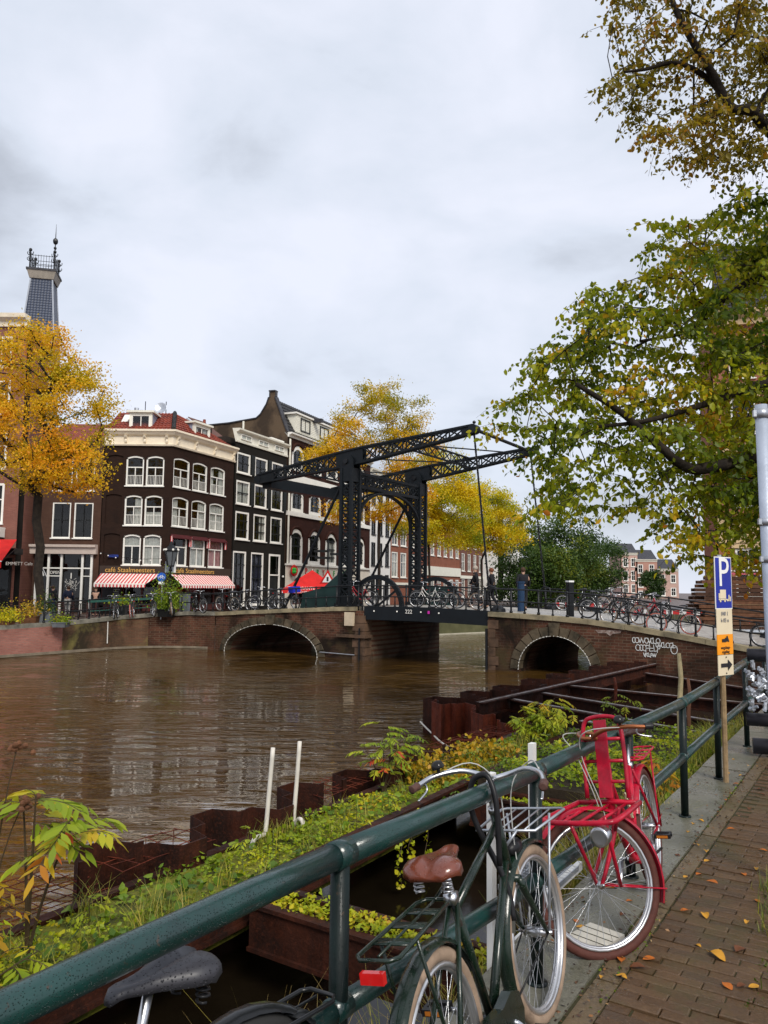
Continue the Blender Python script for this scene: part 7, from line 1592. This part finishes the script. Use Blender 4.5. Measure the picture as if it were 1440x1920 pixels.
BLUE = M('sign_blue', (.008, .022, .30), .3, .12, 4.0); SWHITE = M('sign_white', (.78, .78, .75), .35, .08); ORANGE = M('sign_orange', (.85, .30, .008), .4, .1); CREAMS = M('sign_cream', (.70, .60, .42), .5, .12); INK = M('sign_ink', (.02, .018, .02), .5, .1)
def sign(zc_, w_, h, back, name, edge=None):
    o = sb + SNR * .03 + ZV * zc_; pl = face(o, SAX, w_, h, edge or back, name, sp, .006, SNR)
    if edge: face(o + SNR * .006, SAX, w_ - .02, h - .02, back, 'sign_face', pl, .002, SNR)
    return pl, o + SNR * .010
TA = SAX if SAX.cross(ZV).dot(SNR) > 0 else -SAX      # reading direction
pl, o = sign(1.87, .30, .50, BLUE, 'parking_sign', SWHITE)
text_obj('P', .40, SWHITE, o + ZV * .09, TA, ZV, pl, ext=.001)
tr = MB(); c = o - ZV * .145; nn = SNR * .002
tr.obox(c - TA * .075 - ZV * .005, TA * .105, nn, ZV * .085); tr.obox(c - TA * .10 - ZV * .005, TA * .022, nn, ZV * .05); tr.obox(c - TA * .10 - ZV * .02, TA * .15, nn, ZV * .012)
tr.obox(c + TA * .075 - ZV * .03, TA * .018, nn, ZV * .06); tr.obox(c + TA * .045 - ZV * .03, TA * .05, nn, ZV * .02); tr.obox(c + TA * .10 - ZV * .03, TA * .016, nn, ZV * .045)
for dx in (-.07, .01): tr.prism([c + TA * (dx + .014 * math.cos(k * PI / 4)) + ZV * (-.026 + .014 * math.sin(k * PI / 4)) for k in range(8)], nn)
tr.build('lorry_symbol', CREAMS, pl)
pl, o = sign(1.50, .28, .24, CREAMS, 'time_plate'); text_obj('040 1', .055, M('sign_grey_ink', (.25, .25, .27), .5), o + ZV * .075, TA, ZV, pl, ext=.001); text_obj('h 03 n', .055, MC['sign_grey_ink'], o + ZV * .012, TA, ZV, pl, ext=.001)
pl, o = sign(1.285, .28, .19, ORANGE, 'orange_notice'); text_obj('wegsleep-', .042, INK, o - ZV * .03, TA, ZV, pl, ext=.001); text_obj('regeling', .042, INK, o - ZV * .07, TA, ZV, pl, ext=.001)
tr = MB(); c = o + ZV * .035; tr.obox(c - TA * .06 - ZV * .012, TA * .05, nn, ZV * .03); tr.obox(c - TA * .01 - ZV * .012, TA * .025, nn, ZV * .04); tr.prism([c + TA * .01, c + TA * .02 + ZV * .045, c + TA * .035 + ZV * .045, c + TA * .065 - ZV * .01, c + TA * .055 - ZV * .012], nn); tr.build('tow_symbol', INK, pl)
pl, o = sign(1.09, .27, .19, CREAMS, 'arrow_plate'); tr = MB(); tr.obox(o - TA * .09 - ZV * .018, TA * .13, nn, ZV * .036); tr.prism([o + TA * .03 + ZV * .052, o + TA * .105, o + TA * .03 - ZV * .052], nn); tr.build('arrow', INK, pl)
for z in (.075, -.075): MB().prism([o + TA * (.007 * math.cos(k)) + ZV * (z + .007 * math.sin(k)) for k in range(6)], nn * 2).build('screw', INK, pl)
# ---------------------------------------------------------------- pale pole at the right edge
pp = Vector((2.515, 4.98, 0)); PT = Vector((-.032, 0, 0)); pole = thing('sign_pole', 'pale blue grey steel pole at the right edge of the picture', 'pole', pp[:]); PALEP = M('pale_blue_grey_pole', (.44, .49, .58), .4, .22, 6.0, metal=.25, bmp=.15, bscale=60)
MB().tube([pp - ZV * .05, pp + PT * .38 + ZV * 1.15, pp + PT + ZV * 3.02], [.041, .041, .039], 20).build('shaft', PALEP, pole, True)
for z, h in ((2.93, .06), (2.22, .05), (1.98, .045)): MB().tube([pp + PT * (z / 3) + ZV * z, pp + PT * (z / 3) + ZV * (z + h)], .045, 20).build('clamp', GALV, pole, True); MB().box(pp + PT * (z / 3) + Vector((-.05, -.01, z + h / 2)), (.02, .02, h * .7)).build('bolt', GALV, pole)
# ---------------------------------------------------------------- black padded barrier with scaffold couplers behind it
p = W(9.6, -.62, 0); br = thing('barrier', 'black barrier tubes strung with galvanised couplers beside the pale pole', 'barrier', p[:])
ax = Vector((.94, -.34, 0))
for z, r in ((1.15, .075), (.55, .075), (.14, .09)):
    a = at(1401 if z > 1 else (1399 if z > .4 else 1412), 1228 if z > 1 else (1348 if z > .4 else 1398), 8.6); MB().tube([a, a + ax * 1.2], r * .95, 16).build('padded_tube', M('worn_black_plastic', (.03, .028, .035), .4, .5, 7.0), br, True)
r5 = random.Random(9)
for i in range(34):
    c = at(1418 + r5.uniform(-16, 30), r5.uniform(1246, 1330), 8.5 + r5.uniform(-.12, .2)); d = Vector((r5.gauss(0, 1), r5.gauss(0, 1), r5.gauss(0, .8))).normalized(); mb = MB()
    mb.tube([c - d * .05, c + d * .05], .018, 8).tube([c + d * .035 + d.orthogonal().normalized() * .03, c + d * .035 - d.orthogonal().normalized() * .03], .014, 7).box(c, (.035, .03, .05)); mb.build('coupler', GALV, br)
# ---------------------------------------------------------------- people
def person(label, loc, facing, coat, legs, hair, h=1.72, pose='stand', group=None, skin=(.50, .30, .21)):
    s = h / 1.72; t = thing('person', label, 'person', loc[:], group); a = .09; st = .16 if pose == 'walk' else .0
    J = {'pel': (0, 0, .93), 'ch': (.01, 0, 1.25), 'nk': (.01, 0, 1.45), 'hd': (.03, 0, 1.60), 'hdt': (.03, 0, 1.68), 'sl': (0, .18, 1.40), 'sr': (0, -.18, 1.40), 'el': (-.04 - st * .5, .23, 1.13), 'er': (-.02 + st, -.23, 1.13), 'wl': (.10 - st, .22, .92), 'wr': (.12 + st, -.21, .95),
         'hl': (0, .09, .90), 'hr': (0, -.09, .90), 'kl': (.03 + st, .10, .50), 'kr': (.03 - st * .2, -.10, .50), 'al': (-.01 + st * .9, .10, .09), 'ar': (-.02 - st * 1.6, -.10, .09 + st * .3), 'tl': (.15 + st * .9, .11, .04), 'tr': (.13 - st * 1.5, -.11, .04 + st * .1)}
    def skinned(name, keys, edges, rad, mt, par):
        me = bpy.data.meshes.new(name); me.from_pydata([tuple(c * s for c in J[k]) for k in keys], [(keys.index(x), keys.index(y)) for x, y in edges], []); bm_ = bmesh.new(); bm_.from_mesh(me); bm_.verts.layers.skin.verify(); bm_.to_mesh(me); bm_.free()
        for i, k in enumerate(keys): q = rad[k] * s; me.skin_vertices[0].data[i].radius = (q, q); me.skin_vertices[0].data[i].use_root = (i == 0)
        o = bpy.data.objects.new(name, me); col.objects.link(o); m1 = o.modifiers.new('skin', 'SKIN'); m1.use_smooth_shade = True; m2 = o.modifiers.new('sub', 'SUBSURF'); m2.levels = 1; m2.render_levels = 1
        dg = bpy.context.evaluated_depsgraph_get(); ev = o.evaluated_get(dg); nm = bpy.data.meshes.new_from_object(ev); bpy.data.objects.remove(o); nm.materials.clear(); nm.materials.append(mt)
        q = bpy.data.objects.new(name, nm); col.objects.link(q); q.parent = par; return q
    SK = M('skin_tone', skin, .6, .15)
    keys = list(J); E_ = [('pel', 'ch'), ('ch', 'nk'), ('nk', 'hd'), ('hd', 'hdt'), ('ch', 'sl'), ('ch', 'sr'), ('sl', 'el'), ('sr', 'er'), ('el', 'wl'), ('er', 'wr'), ('pel', 'hl'), ('pel', 'hr'), ('hl', 'kl'), ('hr', 'kr'), ('kl', 'al'), ('kr', 'ar'), ('al', 'tl'), ('ar', 'tr')]
    rad = dict(pel=.13, ch=.14, nk=.055, hd=.095, hdt=.075, sl=.07, sr=.07, el=.05, er=.05, wl=.035, wr=.035, hl=.085, hr=.085, kl=.06, kr=.06, al=.042, ar=.042, tl=.035, tr=.035)
    skinned('body', keys, E_, rad, SK, t)
    g = {k: rad[k] * 1.16 + .012 for k in rad}; g['nk'] = .075; g['pel'] = .165
    skinned('coat', ['pel', 'ch', 'nk', 'sl', 'sr', 'el', 'er', 'wl', 'wr'], [('pel', 'ch'), ('ch', 'nk'), ('ch', 'sl'), ('ch', 'sr'), ('sl', 'el'), ('sr', 'er'), ('el', 'wl'), ('er', 'wr')], g, coat, t)
    g['pel'] = .14; skinned('trousers', ['pel', 'hl', 'hr', 'kl', 'kr', 'al', 'ar'], [('pel', 'hl'), ('pel', 'hr'), ('hl', 'kl'), ('hr', 'kr'), ('kl', 'al'), ('kr', 'ar')], g, legs, t)
    hd = Vector(J['hd']) * s
    put(MB().ball(hd + Vector((-.02, 0, .045)) * s, .115 * s, 12, 8, (1, .9, .95)), 'hair', hair, t)
    put(MB().ball(hd + Vector((.105, 0, -.005)) * s, .018 * s, 6, 4), 'nose', SK, t)
    sh = MB()
    for k in ('tl', 'tr'): q = Vector(J[k]) * s; sh.ball(q - Vector((.05, 0, 0)), .06 * s, 8, 5, (1.9, .75, .7))
    put(sh, 'shoes', PLASTICBLK, t)
    t.rotation_euler = (0, 0, facing); return t
CBLK = M('black_coat', (.012, .012, .015), .8, .3, 6.0); CNAVY = M('navy_coat', (.015, .02, .045), .8, .3, 6.0); CBRN = M('brown_coat', (.10, .04, .02), .8, .3, 6.0); JEANS = M('blue_jeans', (.04, .06, .12), .85, .3, 8.0); PALETR = M('pale_trousers', (.45, .42, .38), .85, .2); HBRN = M('brown_hair', (.06, .03, .015), .7, .3, 20.0); HGRY = M('grey_hair', (.40, .34, .28), .7, .3, 20.0); HRED = M('auburn_hair', (.16, .05, .02), .7, .3, 20.0); CPALE = M('pale_jacket', (.50, .48, .45), .8, .2)
def gp(px, py, Y, z=BANKZ): p = at(px, py, Y); return Vector((p.x, p.y, z))
person('person in a dark coat with brown fur hood in front of the shop window', gp(97, 1150, 44), R_(60), CBLK, JEANS, HBRN, 1.70)
person('person in a dark jacket and pale trousers before the shop with the white crest', gp(126, 1150, 43), R_(100), CNAVY, PALETR, HBRN, 1.70, 'walk')
person('person in black sitting height behind the cafe entrance at the corner', gp(178, 1150, 45), R_(-80), CBLK, CBLK, HBRN, 1.66)
person('grey haired person in a dark coat walking on the bridge', W(29.6, 13.2, zc(13.2)), hb_ + R_(20), CBLK, CBLK, HGRY, 1.74, 'walk')
person('person with auburn hair in black walking on the bridge', W(29.7, 12.5, zc(12.5)), hb_ + R_(10), CBLK, CBLK, HRED, 1.66, 'walk')
person('person in a black coat behind the dark blue post on the bridge', W(28.9, 10.75, zc(10.7)), hb_ - R_(70), CBLK, CBLK, HBRN, 1.70, 'walk')
# ---------------------------------------------------------------- terrace furniture
def planter(label, p, w_, h, plant_mt, size, n, mt=ZINC, spread=.28, hgt=.35, name='planter', bias=0):
    t = thing(name, label, 'planter', p[:], 'planters on the terrace'); mb = MB(); 
    A = [p + Vector((sx * w_ * .42, sy * w_ * .42, 0)) for sx, sy in ((-1, -1), (1, -1), (1, 1), (-1, 1))]; B_ = [p + Vector((sx * w_ * .5, sy * w_ * .5, h)) for sx, sy in ((-1, -1), (1, -1), (1, 1), (-1, 1))]
    mb.add(A + B_, [(3, 2, 1, 0), (0, 1, 5, 4), (1, 2, 6, 5), (2, 3, 7, 6), (3, 0, 4, 7)]); mb.add([q - ZV * .04 for q in B_], [(0, 1, 2, 3)]); mb.bar(B_[0], B_[1], .03, .03).bar(B_[1], B_[2], .03, .03).bar(B_[2], B_[3], .03, .03).bar(B_[3], B_[0], .03, .03); mb.build('tub', mt, t)
    P = np.array((p + ZV * h)[:]) + np.abs(rg.normal(size=(n, 3))) * np.array([0, 0, hgt]) * .6 + rg.normal(size=(n, 3)) * np.array([spread, spread, .03]); leaves('foliage', P, size, plant_mt, t, np.clip(rg.normal(.5 + bias, .2, n), 0, 1), droop=.1); return t
planter('yellow flowering tub at the left edge of the terrace', gp(10, 1175, 31.8), .55, .30, YELG, .10, 700, TERRA, .30, .45)
planter('rust brown leafed wooden tub at the foot of the golden tree', gp(58, 1165, 33.2), .8, .45, YVINE, .09, 700, TERRA, .36, .5)
planter('grey square planter right of the golden tree', gp(87, 1160, 33.4), .55, .62, GRN, .09, 500, ZINC, .2, .6)
planter('low round tub with bright green plants on the quay edge', gp(115, 1160, 33.0), .6, .2, LIME, .08, 500, ZINC, .2, .25, bias=-.1)
planter('dark tub with tall yellow flowered shrub at the lamp post', gp(313, 1148, 36.6, .28), .75, .35, FRESH, .11, 1700, DARKWOOD, .36, 1.1, bias=-.22)
planter('small planter with trailing green plants on the green bench', gp(230, 1132, 38.5), .4, .85, FRESH, .09, 500, DARKWOOD, .3, .35, bias=-.1)
def gtable(label, p, w_=.7): 
    t = thing('terrace_table', label, 'table', p[:], 'terrace tables'); MB().tube([p + ZV * .72, p + ZV * .75], w_ / 2, 16).build('table_top', DARKWOOD, t); MB().tube([p, p + ZV * .72], .03, 8).build('pedestal', BLACKIRON, t)
    MB().bar(p + Vector((-.28, 0, .02)), p + Vector((.28, 0, .02)), .05, .03).bar(p + Vector((0, -.28, .022)), p + Vector((0, .28, .022)), .05, .03).build('foot', BLACKIRON, t)
def gchair(label, p, rz, mt=DARKWOOD):
    t = thing('terrace_chair', label, 'chair', p[:], 'terrace chairs'); Mz = Matrix.Translation(p) @ Matrix.Rotation(rz, 4, 'Z')
    xf(MB().box((0, 0, .45), (.42, .42, .04)), Mz).build('seat', mt, t); b = MB()
    for z in (.62, .72, .82): b.box((-.2, 0, z), (.02, .4, .05))
    xf(b, Mz).build('backrest', mt, t)
    for x, y, h in ((-.2, -.19, .86), (-.2, .19, .86), (.19, -.19, .45), (.19, .19, .45)): xf(MB().box((x, y, h / 2), (.03, .03, h)), Mz).build('leg', mt, t)
rt = random.Random(4); nm = ['at the left edge', 'left of the golden tree', 'behind the golden tree', 'in front of the shop window', 'before the cafe corner', 'under the striped awning', 'beside the lamp post']
MAR = M('maroon_chair', (.09, .035, .03), .6, .3)
for i, (px, Y) in enumerate(((12, 36), (38, 38), (62, 40), (132, 41), (150, 43), (205, 45), (262, 46))):
    p = gp(px, 1150, Y); gtable('dark round terrace table ' + nm[i], p)
    for k, a in enumerate((.3, 2.6)): gchair(('first' if k == 0 else 'second') + ' slatted chair at the table ' + nm[i], p + Vector((math.cos(a) * .62, math.sin(a) * .62, 0)), a + PI, MAR if i in (3, 4) else DARKWOOD)
# green slatted bench line
gbm = M('green_bench_paint', (.03, .11, .085), .5, .25); bt = thing('terrace_bench', 'long green slatted bench along the cafe terrace edge', 'bench', gp(240, 1140, 38)[:])
a, b_ = gp(166, 1140, 36.5, 0), gp(285, 1140, 40.5, .1)
for k in range(5): MB().bar(a + ZV * (.50 + .0) + Vector((0, k * .09, 0)), b_ + ZV * .5 + Vector((0, k * .09, 0)), .075, .03).build('seat_slat', gbm, bt)
MB().bar(a + ZV * .95 + Vector((0, -.05, 0)), b_ + ZV * .95 + Vector((0, -.05, 0)), .06, .10).build('back_rail', gbm, bt)
for t_ in (.02, .25, .5, .75, .98): q = a.lerp(b_, t_); MB().bar(q - ZV * .1, q + ZV * .95, .05, .05).build('leg', BLACKIRON, bt)
# lamp post with bicycle sign
lp = gp(317, 1140, 37.2, .2); lt = thing('street_lamp', 'black street lamp with glass lantern before the corner cafe', 'lamp post', lp[:])
top = at(315, 1062, 37.2); zt = top.z
MB().lathe([(.16, 0), (.16, .25), (.09, .32), (.07, 1.0), (.05, 1.1), (.045, zt - lp.z - .25), (.09, zt - lp.z - .2), (.03, zt - lp.z)], 12, Matrix.Translation(lp)).build('post', BLACKIRON, lt, True)
q = Vector((lp.x, lp.y, zt)); la = MB()
S6 = [(.17, 0), (.33, .75)]
for k in range(6):
    a0 = PI / 3 * k; P0 = q + Vector((.16 * math.cos(a0), .16 * math.sin(a0), .02)); P1 = q + Vector((.32 * math.cos(a0), .32 * math.sin(a0), .72)); la.tube([P0, P1], .018, 5)
la.lathe([(.34, .72), (.36, .78), (.22, .92), (.12, 1.02), (.10, 1.12), (.02, 1.22)], 6, Matrix.Translation(q)).lathe([(.18, -.02), (.16, .05)], 6, Matrix.Translation(q)); ln = la.build('lantern', BLACKIRON, lt)
MB().lathe([(.15, .04), (.305, .72)], 6, Matrix.Translation(q)).build('lantern_glass', GLASS2, ln)
for k in range(6): MB().ball(q + Vector((.34 * math.cos(PI / 3 * k), .34 * math.sin(PI / 3 * k), .80)), .06, 6, 4).build('lantern_knob', WHITE, ln)
bs = at(303, 1082, 36.6); bsn = thing('cycle_sign', 'round blue cycle path sign on the lamp post in front of the awnings', 'sign', (bs.x, bs.y, .2))
mm = Matrix.Translation(bs) @ Matrix.Rotation(R_(90), 4, 'X'); MB().lathe([(.20, -.01), (.21, .0), (.205, .012)], 24, mm).build('disc', M('cycle_sign_blue', (.01, .10, .50), .35), bsn)
bi = MB(); c = bs + Vector((0, -.02, 0))
for dx in (-.09, .09): bi.tube([c + Vector((dx + .055 * math.cos(k * PI / 6), 0, -.03 + .055 * math.sin(k * PI / 6))) for k in range(12)], .009, 4, closed=True)
for (x0, z0), (x1, z1) in (((-.09, -.03), (-.04, .06)), ((-.04, .06), (.06, .06)), ((.09, -.03), (.05, .09)), ((-.04, .06), (0, -.03)), ((0, -.03), (.06, .06)), ((.05, .09), (.02, .10)), ((-.07, .075), (-.01, .075))): bi.bar(c + Vector((x0, 0, z0)), c + Vector((x1, 0, z1)), .016, .012)
bi.build('cycle_symbol', SWHITE, bsn); MB().box(bs + Vector((0, 0, -.28)), (.28, .02, .12)).build('under_plate', SWHITE, bsn); MB().tube([Vector((bs.x + .02, bs.y + .05, .15)), Vector((bs.x + .02, bs.y + .05, bs.z + .2))], .03, 8).build('post', GALV, bsn)
ns = at(318, 1062, 37.6); nsn = thing('map_sign', 'grey blank sign plate hanging beneath the lantern', 'sign', (ns.x, ns.y, .2)); MB().obox(ns + Vector((-.22, 0, -.3)), Vector((.40, .05, 0)), Vector((-.01, .05, 0)), ZV * .55).build('plate', M('pale_grey_plate', (.42, .46, .50), .5, .15), nsn); MB().obox(ns + Vector((.19, .05, -.3)), Vector((.08, .10, 0)), Vector((-.02, .02, 0)), ZV * .55).build('plate_edge', SWHITE, nsn)
cab = gp(336, 1148, 37.6, .15); tag(MB().obox(cab, Vector((.42, -.1, 0)), Vector((.05, .3, 0)), ZV * 1.15).obox(cab + ZV * 1.152 - Vector((.02, .02, 0)), Vector((.46, -.1, 0)), Vector((.05, .34, 0)), ZV * .04).build('utility_cabinet', ZINC), 'grey utility cabinet at the start of the bicycle row', 'cabinet')
# pizzeria parasols
def parasol(label, p, r, z0, z1, mt, closed=False):
    t = thing('parasol', label, 'parasol', p[:]); MB().tube([p, p + ZV * (z1 + .05)], .03, 8).build('pole', WHITE, t)
    if closed: MB().lathe([(.30, z0), (.36, z0 + .15), (.26, z0 + (z1 - z0) * .5), (.12, z0 + (z1 - z0) * .85), (.02, z1)], 10, Matrix.Translation(p)).build('folded_canopy', mt, t)
    else:
        mb = MB(); A = [p + Vector((sx * r, sy * r, z0)) for sx, sy in ((-1, -1), (1, -1), (1, 1), (-1, 1))]; ap = p + ZV * z1; mb.add(A + [ap], [(0, 1, 4), (1, 2, 4), (2, 3, 4), (3, 0, 4)])
        for k in range(4): q = A[(k + 1) % 4]; mb.add([A[k], q, q - ZV * .28, A[k] - ZV * .28], [(0, 1, 2, 3)])
        mb.build('canopy', mt, t)
        for k in range(4): MB().tube([p + ZV * (z1 - .1), A[k] - ZV * .02], .015, 5).build('rib', BLACKIRON, t)
    return t
p = at(585, 1100, 56); pr = parasol('open red parasol with white lettering before the pizzeria', Vector((p.x, p.y, GZ)), 1.95, 1.75, 3.15, RED)
text_obj('RISTORANTE', .30, SWHITE, Vector((p.x - .5, p.y - 1.98, 1.62)), XD, ZV, pr, ext=.004); text_obj('AL PORTO FINO', .22, SWHITE, Vector((p.x - .7, p.y - 1.98, 1.62 - .26 + .0)), XD, ZV, pr, ext=.004)
p = at(637, 1100, 54); parasol('folded dark blue parasol beside the near bridge tower', Vector((p.x, p.y, GZ)), .3, 1.6, 3.5, M('navy_cloth', (.008, .012, .07), .8, .3), True)
# warning triangle
p = at(614, 1108, 40); ws = thing('warning_sign', 'red bordered triangular warning sign behind the bridge railing', 'sign', (p.x, p.y, .5)); MB().tube([Vector((p.x, p.y, .4)), Vector((p.x, p.y, 4.2))], .04, 8).build('post', BLACKIRON, ws)
def tri(s, y, mt, nm_): return MB().prism([Vector((p.x - s * .5, y, 2.15 - s * .29)), Vector((p.x + s * .5, y, 2.15 - s * .29)), Vector((p.x, y, 2.15 + s * .58))], Vector((0, .01, 0))).build(nm_, mt, ws)
tri(.85, p.y - .06, RED, 'border'); tri(.55, p.y - .075, SWHITE, 'field'); MB().box((p.x, p.y - .08, 2.16), (.10, .01, .22)).build('symbol', INK, ws)
fp = thing('direction_sign', 'dark finger signs stacked on the post behind the bridge', 'sign', (p.x, p.y + .12, 2.9))
for k, (dx, z) in enumerate(((-.75, 3.55), (.1, 3.4), (-.7, 3.2))): MB().obox(Vector((p.x + dx, p.y + .05, z)), Vector((.8, 0, 0)), Vector((0, .04, 0)), ZV * .12).build('finger', DARKWOOD, fp)
# things on and beyond the right half of the bridge
tb = W(27.4, 8.3, zc(8.3)); bo = thing('bridge_bollard', 'square black post with white cap on the bridge over the right arch', 'bollard', tb[:]); MB().box(tb + ZV * .6, (.2, .2, 1.25), Matrix.Rotation(.4, 3, 'Z')).build('shaft', BLACKIRON, bo); MB().box(tb + ZV * 1.25, (.22, .22, .06), Matrix.Rotation(.4, 3, 'Z')).build('cap', SWHITE, bo)
rwb = stripes('barrier_stripes', hb_, .55, (.75, .73, .70), (.55, .03, .03))
for i, (v0, v1, u0, z, lb) in enumerate(((11.2, 8.6, 33.6, 1.0, 'upper red and white barrier board beyond the bridge'), (9.6, 5.2, 34.6, .75, 'lower red and white barrier board right of the black post'))):
    t = thing('road_barrier', lb, 'barrier', W(u0, (v0 + v1) / 2, .0)[:], 'road barriers'); MB().obox(W(u0, v1, z), B2 * (v0 - v1), D2 * .03, ZV * .17).build('board', rwb, t)
    for v in (v0 - .2, v1 + .2): MB().obox(W(u0 + .03, v, -1.0), D2 * .05, B2 * .06, ZV * (z + 1.15)).build('leg', WHITE, t)
bb = W(28.2, 10.55, zc(10.55)); tag(MB().tube([bb, bb + ZV * 1.1], .14, 12).tube([bb + ZV * 1.1, bb + ZV * 1.16], .16, 12).build('barrier_post', M('blue_post_paint', (.015, .04, .09), .4, .3)), 'dark blue barrier post at the right end of the lifting span', 'post')
# barrier hoops at the end of the leaf
for i, (u0, lb) in enumerate(((26.6, 'near'), (32.2, 'far'))):
    t = thing('span_stop', 'black iron hoop at the %s corner of the lifting span' % lb, 'hoop', W(u0, 11.05, zc(11))[:]); MB().tube([W(u0, 11.3, zc(11)), W(u0, 11.3, zc(11) + .85), W(u0, 11.15, zc(11) + .95), W(u0, 10.9, zc(11) + .9), W(u0, 10.85, zc(11) + .5)], .035, 8).build('hoop', BLACKIRON, t, True); MB().lathe([(.3, 0), (.28, .12), (.1, .25)], 10, Matrix.Translation(W(u0, 10.8, zc(10.8)))).build('weight', BLACKIRON, t)
# stacked timbers on the street at the right
TIM = [M('timber_dark', (.075, .035, .020), .8, .5, 7.0, bmp=.4), M('timber_brown', (.125, .06, .032), .8, .5, 7.0, bmp=.4), M('timber_red', (.16, .07, .035), .8, .5, 7.0, bmp=.4)]
ts = thing('timber_stack', 'tall stack of dark brown timber baulks behind the right railing', 'timber stack', at(1390, 1190, 33).xy.to_3d()[:])
A0 = at(1308, 1190, 34); A0.z = .12; dxt = Vector((math.cos(R_(-12)), math.sin(R_(-12)), 0)); dyt = Vector((-dxt.y, dxt.x, 0)); rq = random.Random(2)
for lay in range(13):
    for k in range(4):
        off = rq.uniform(-.25, .35) + (0 if lay < 9 else .15 * (lay - 8)); MB().obox(A0 + dxt * off + dyt * (k * .42) + ZV * (lay * .178), dxt * rq.uniform(6.4, 7.2), dyt * .38, ZV * (.150 + rq.uniform(-.012, .01))).build('timber', rq.choice(TIM), ts)
    if lay % 3 == 2: MB().obox(A0 + dxt * 1.2 + ZV * (lay * .178 + .152), dxt * .08, dyt * 1.6, ZV * .022).build('spacer', M('pale_batten', (.42, .36, .28), .8), ts)
vn = thing('flatbed_frame', 'pink and white steel frame lying on top of the timber stack', 'frame', (A0 + dxt * 3 + ZV * 2.32)[:]); 
MB().bar(A0 + dxt * 1.0 + ZV * 2.40, A0 + dxt * 6.8 + ZV * 2.40, .08, .08).build('beam', M('pink_paint', (.50, .10, .14), .5), vn); MB().bar(A0 + dxt * 1.0 + ZV * 2.55 + dyt * .8, A0 + dxt * 6.8 + ZV * 2.55 + dyt * .8, .06, .05).build('beam', WHITE, vn)
for k in range(4): MB().bar(A0 + dxt * (1.1 + k * 1.8) + ZV * 2.33, A0 + dxt * (1.1 + k * 1.8) + ZV * 2.55 + dyt * .8, .05, .05).build('cross_bar', MC['pink_paint'], vn)
# a pale ladder frame left of the timbers, a white boat of the mooring beyond
lf = thing('site_fence', 'pale site fence panels at the street left of the timber stack', 'fence', W(36, 7.5, 0)[:])
for k in range(3):
    a = W(37.2, 10.5 - k * 2.2, -.05); q = MB()
    for z in (.1, 1.0): q.bar(a + ZV * z, a - B2 * 2.1 + ZV * z, .04, .04)
    for j in range(15): q.bar(a - B2 * (2.1 * j / 14) + ZV * .1, a - B2 * (2.1 * j / 14) + ZV * 1.0, .012, .012)
    q.build('panel', GALV, lf)
# shop things on the left: hanging banner, menu boards, string of bulbs
bn = at(73, 1075, 45); t = thing('banner', 'white triangular banner by the golden tree trunk', 'banner', bn[:]); MB().prism([at(69, 1042, 45), at(83, 1078, 45), at(82, 1080, 45), at(69, 1080, 45)], Vector((0, .02, 0))).build('cloth', WHITE, t); MB().bar(at(69, 1042, 45), at(88, 1082, 45), .03, .03).build('pole', SWHITE, t)
sbk = thing('bulb_string', 'string of white bulbs along the cafe wall above the sign', 'lights', (OL + ZV * 3.2)[:]); pts = smoothpath([OL + XD * .1 + XN * .15 + ZV * 3.75, OL + XD * 1.3 + XN * .2 + ZV * 3.45, OL + XD * 2.6 + XN * .2 + ZV * 3.35, OL + XD * 4.2 + XN * .2 + ZV * 3.4], 5); MB().tube(pts, .012, 4).build('wire', BLACKIRON, sbk)
for q in pts[::2]: MB().ball(q - ZV * .08, .045, 6, 4).build('bulb', SWHITE, sbk)
mbd = thing('menu_board', 'black menu board with chalk lines under the left striped awning', 'menu board', (OL + XD * .9 + XN * .2)[:]); MB().obox(OL + XD * .3 + XN * .12 + ZV * .9, XD * 1.2, XN * .04, ZV * .85).build('board', INK, mbd)
for k in range(5): MB().obox(OL + XD * 1.0 + XN * .165 + ZV * (1.1 + k * .11), XD * (.4 - .05 * (k % 3)), XN * .004, ZV * .025).build('chalk_line', M('chalk', (.5, .5, .48), .9), mbd)
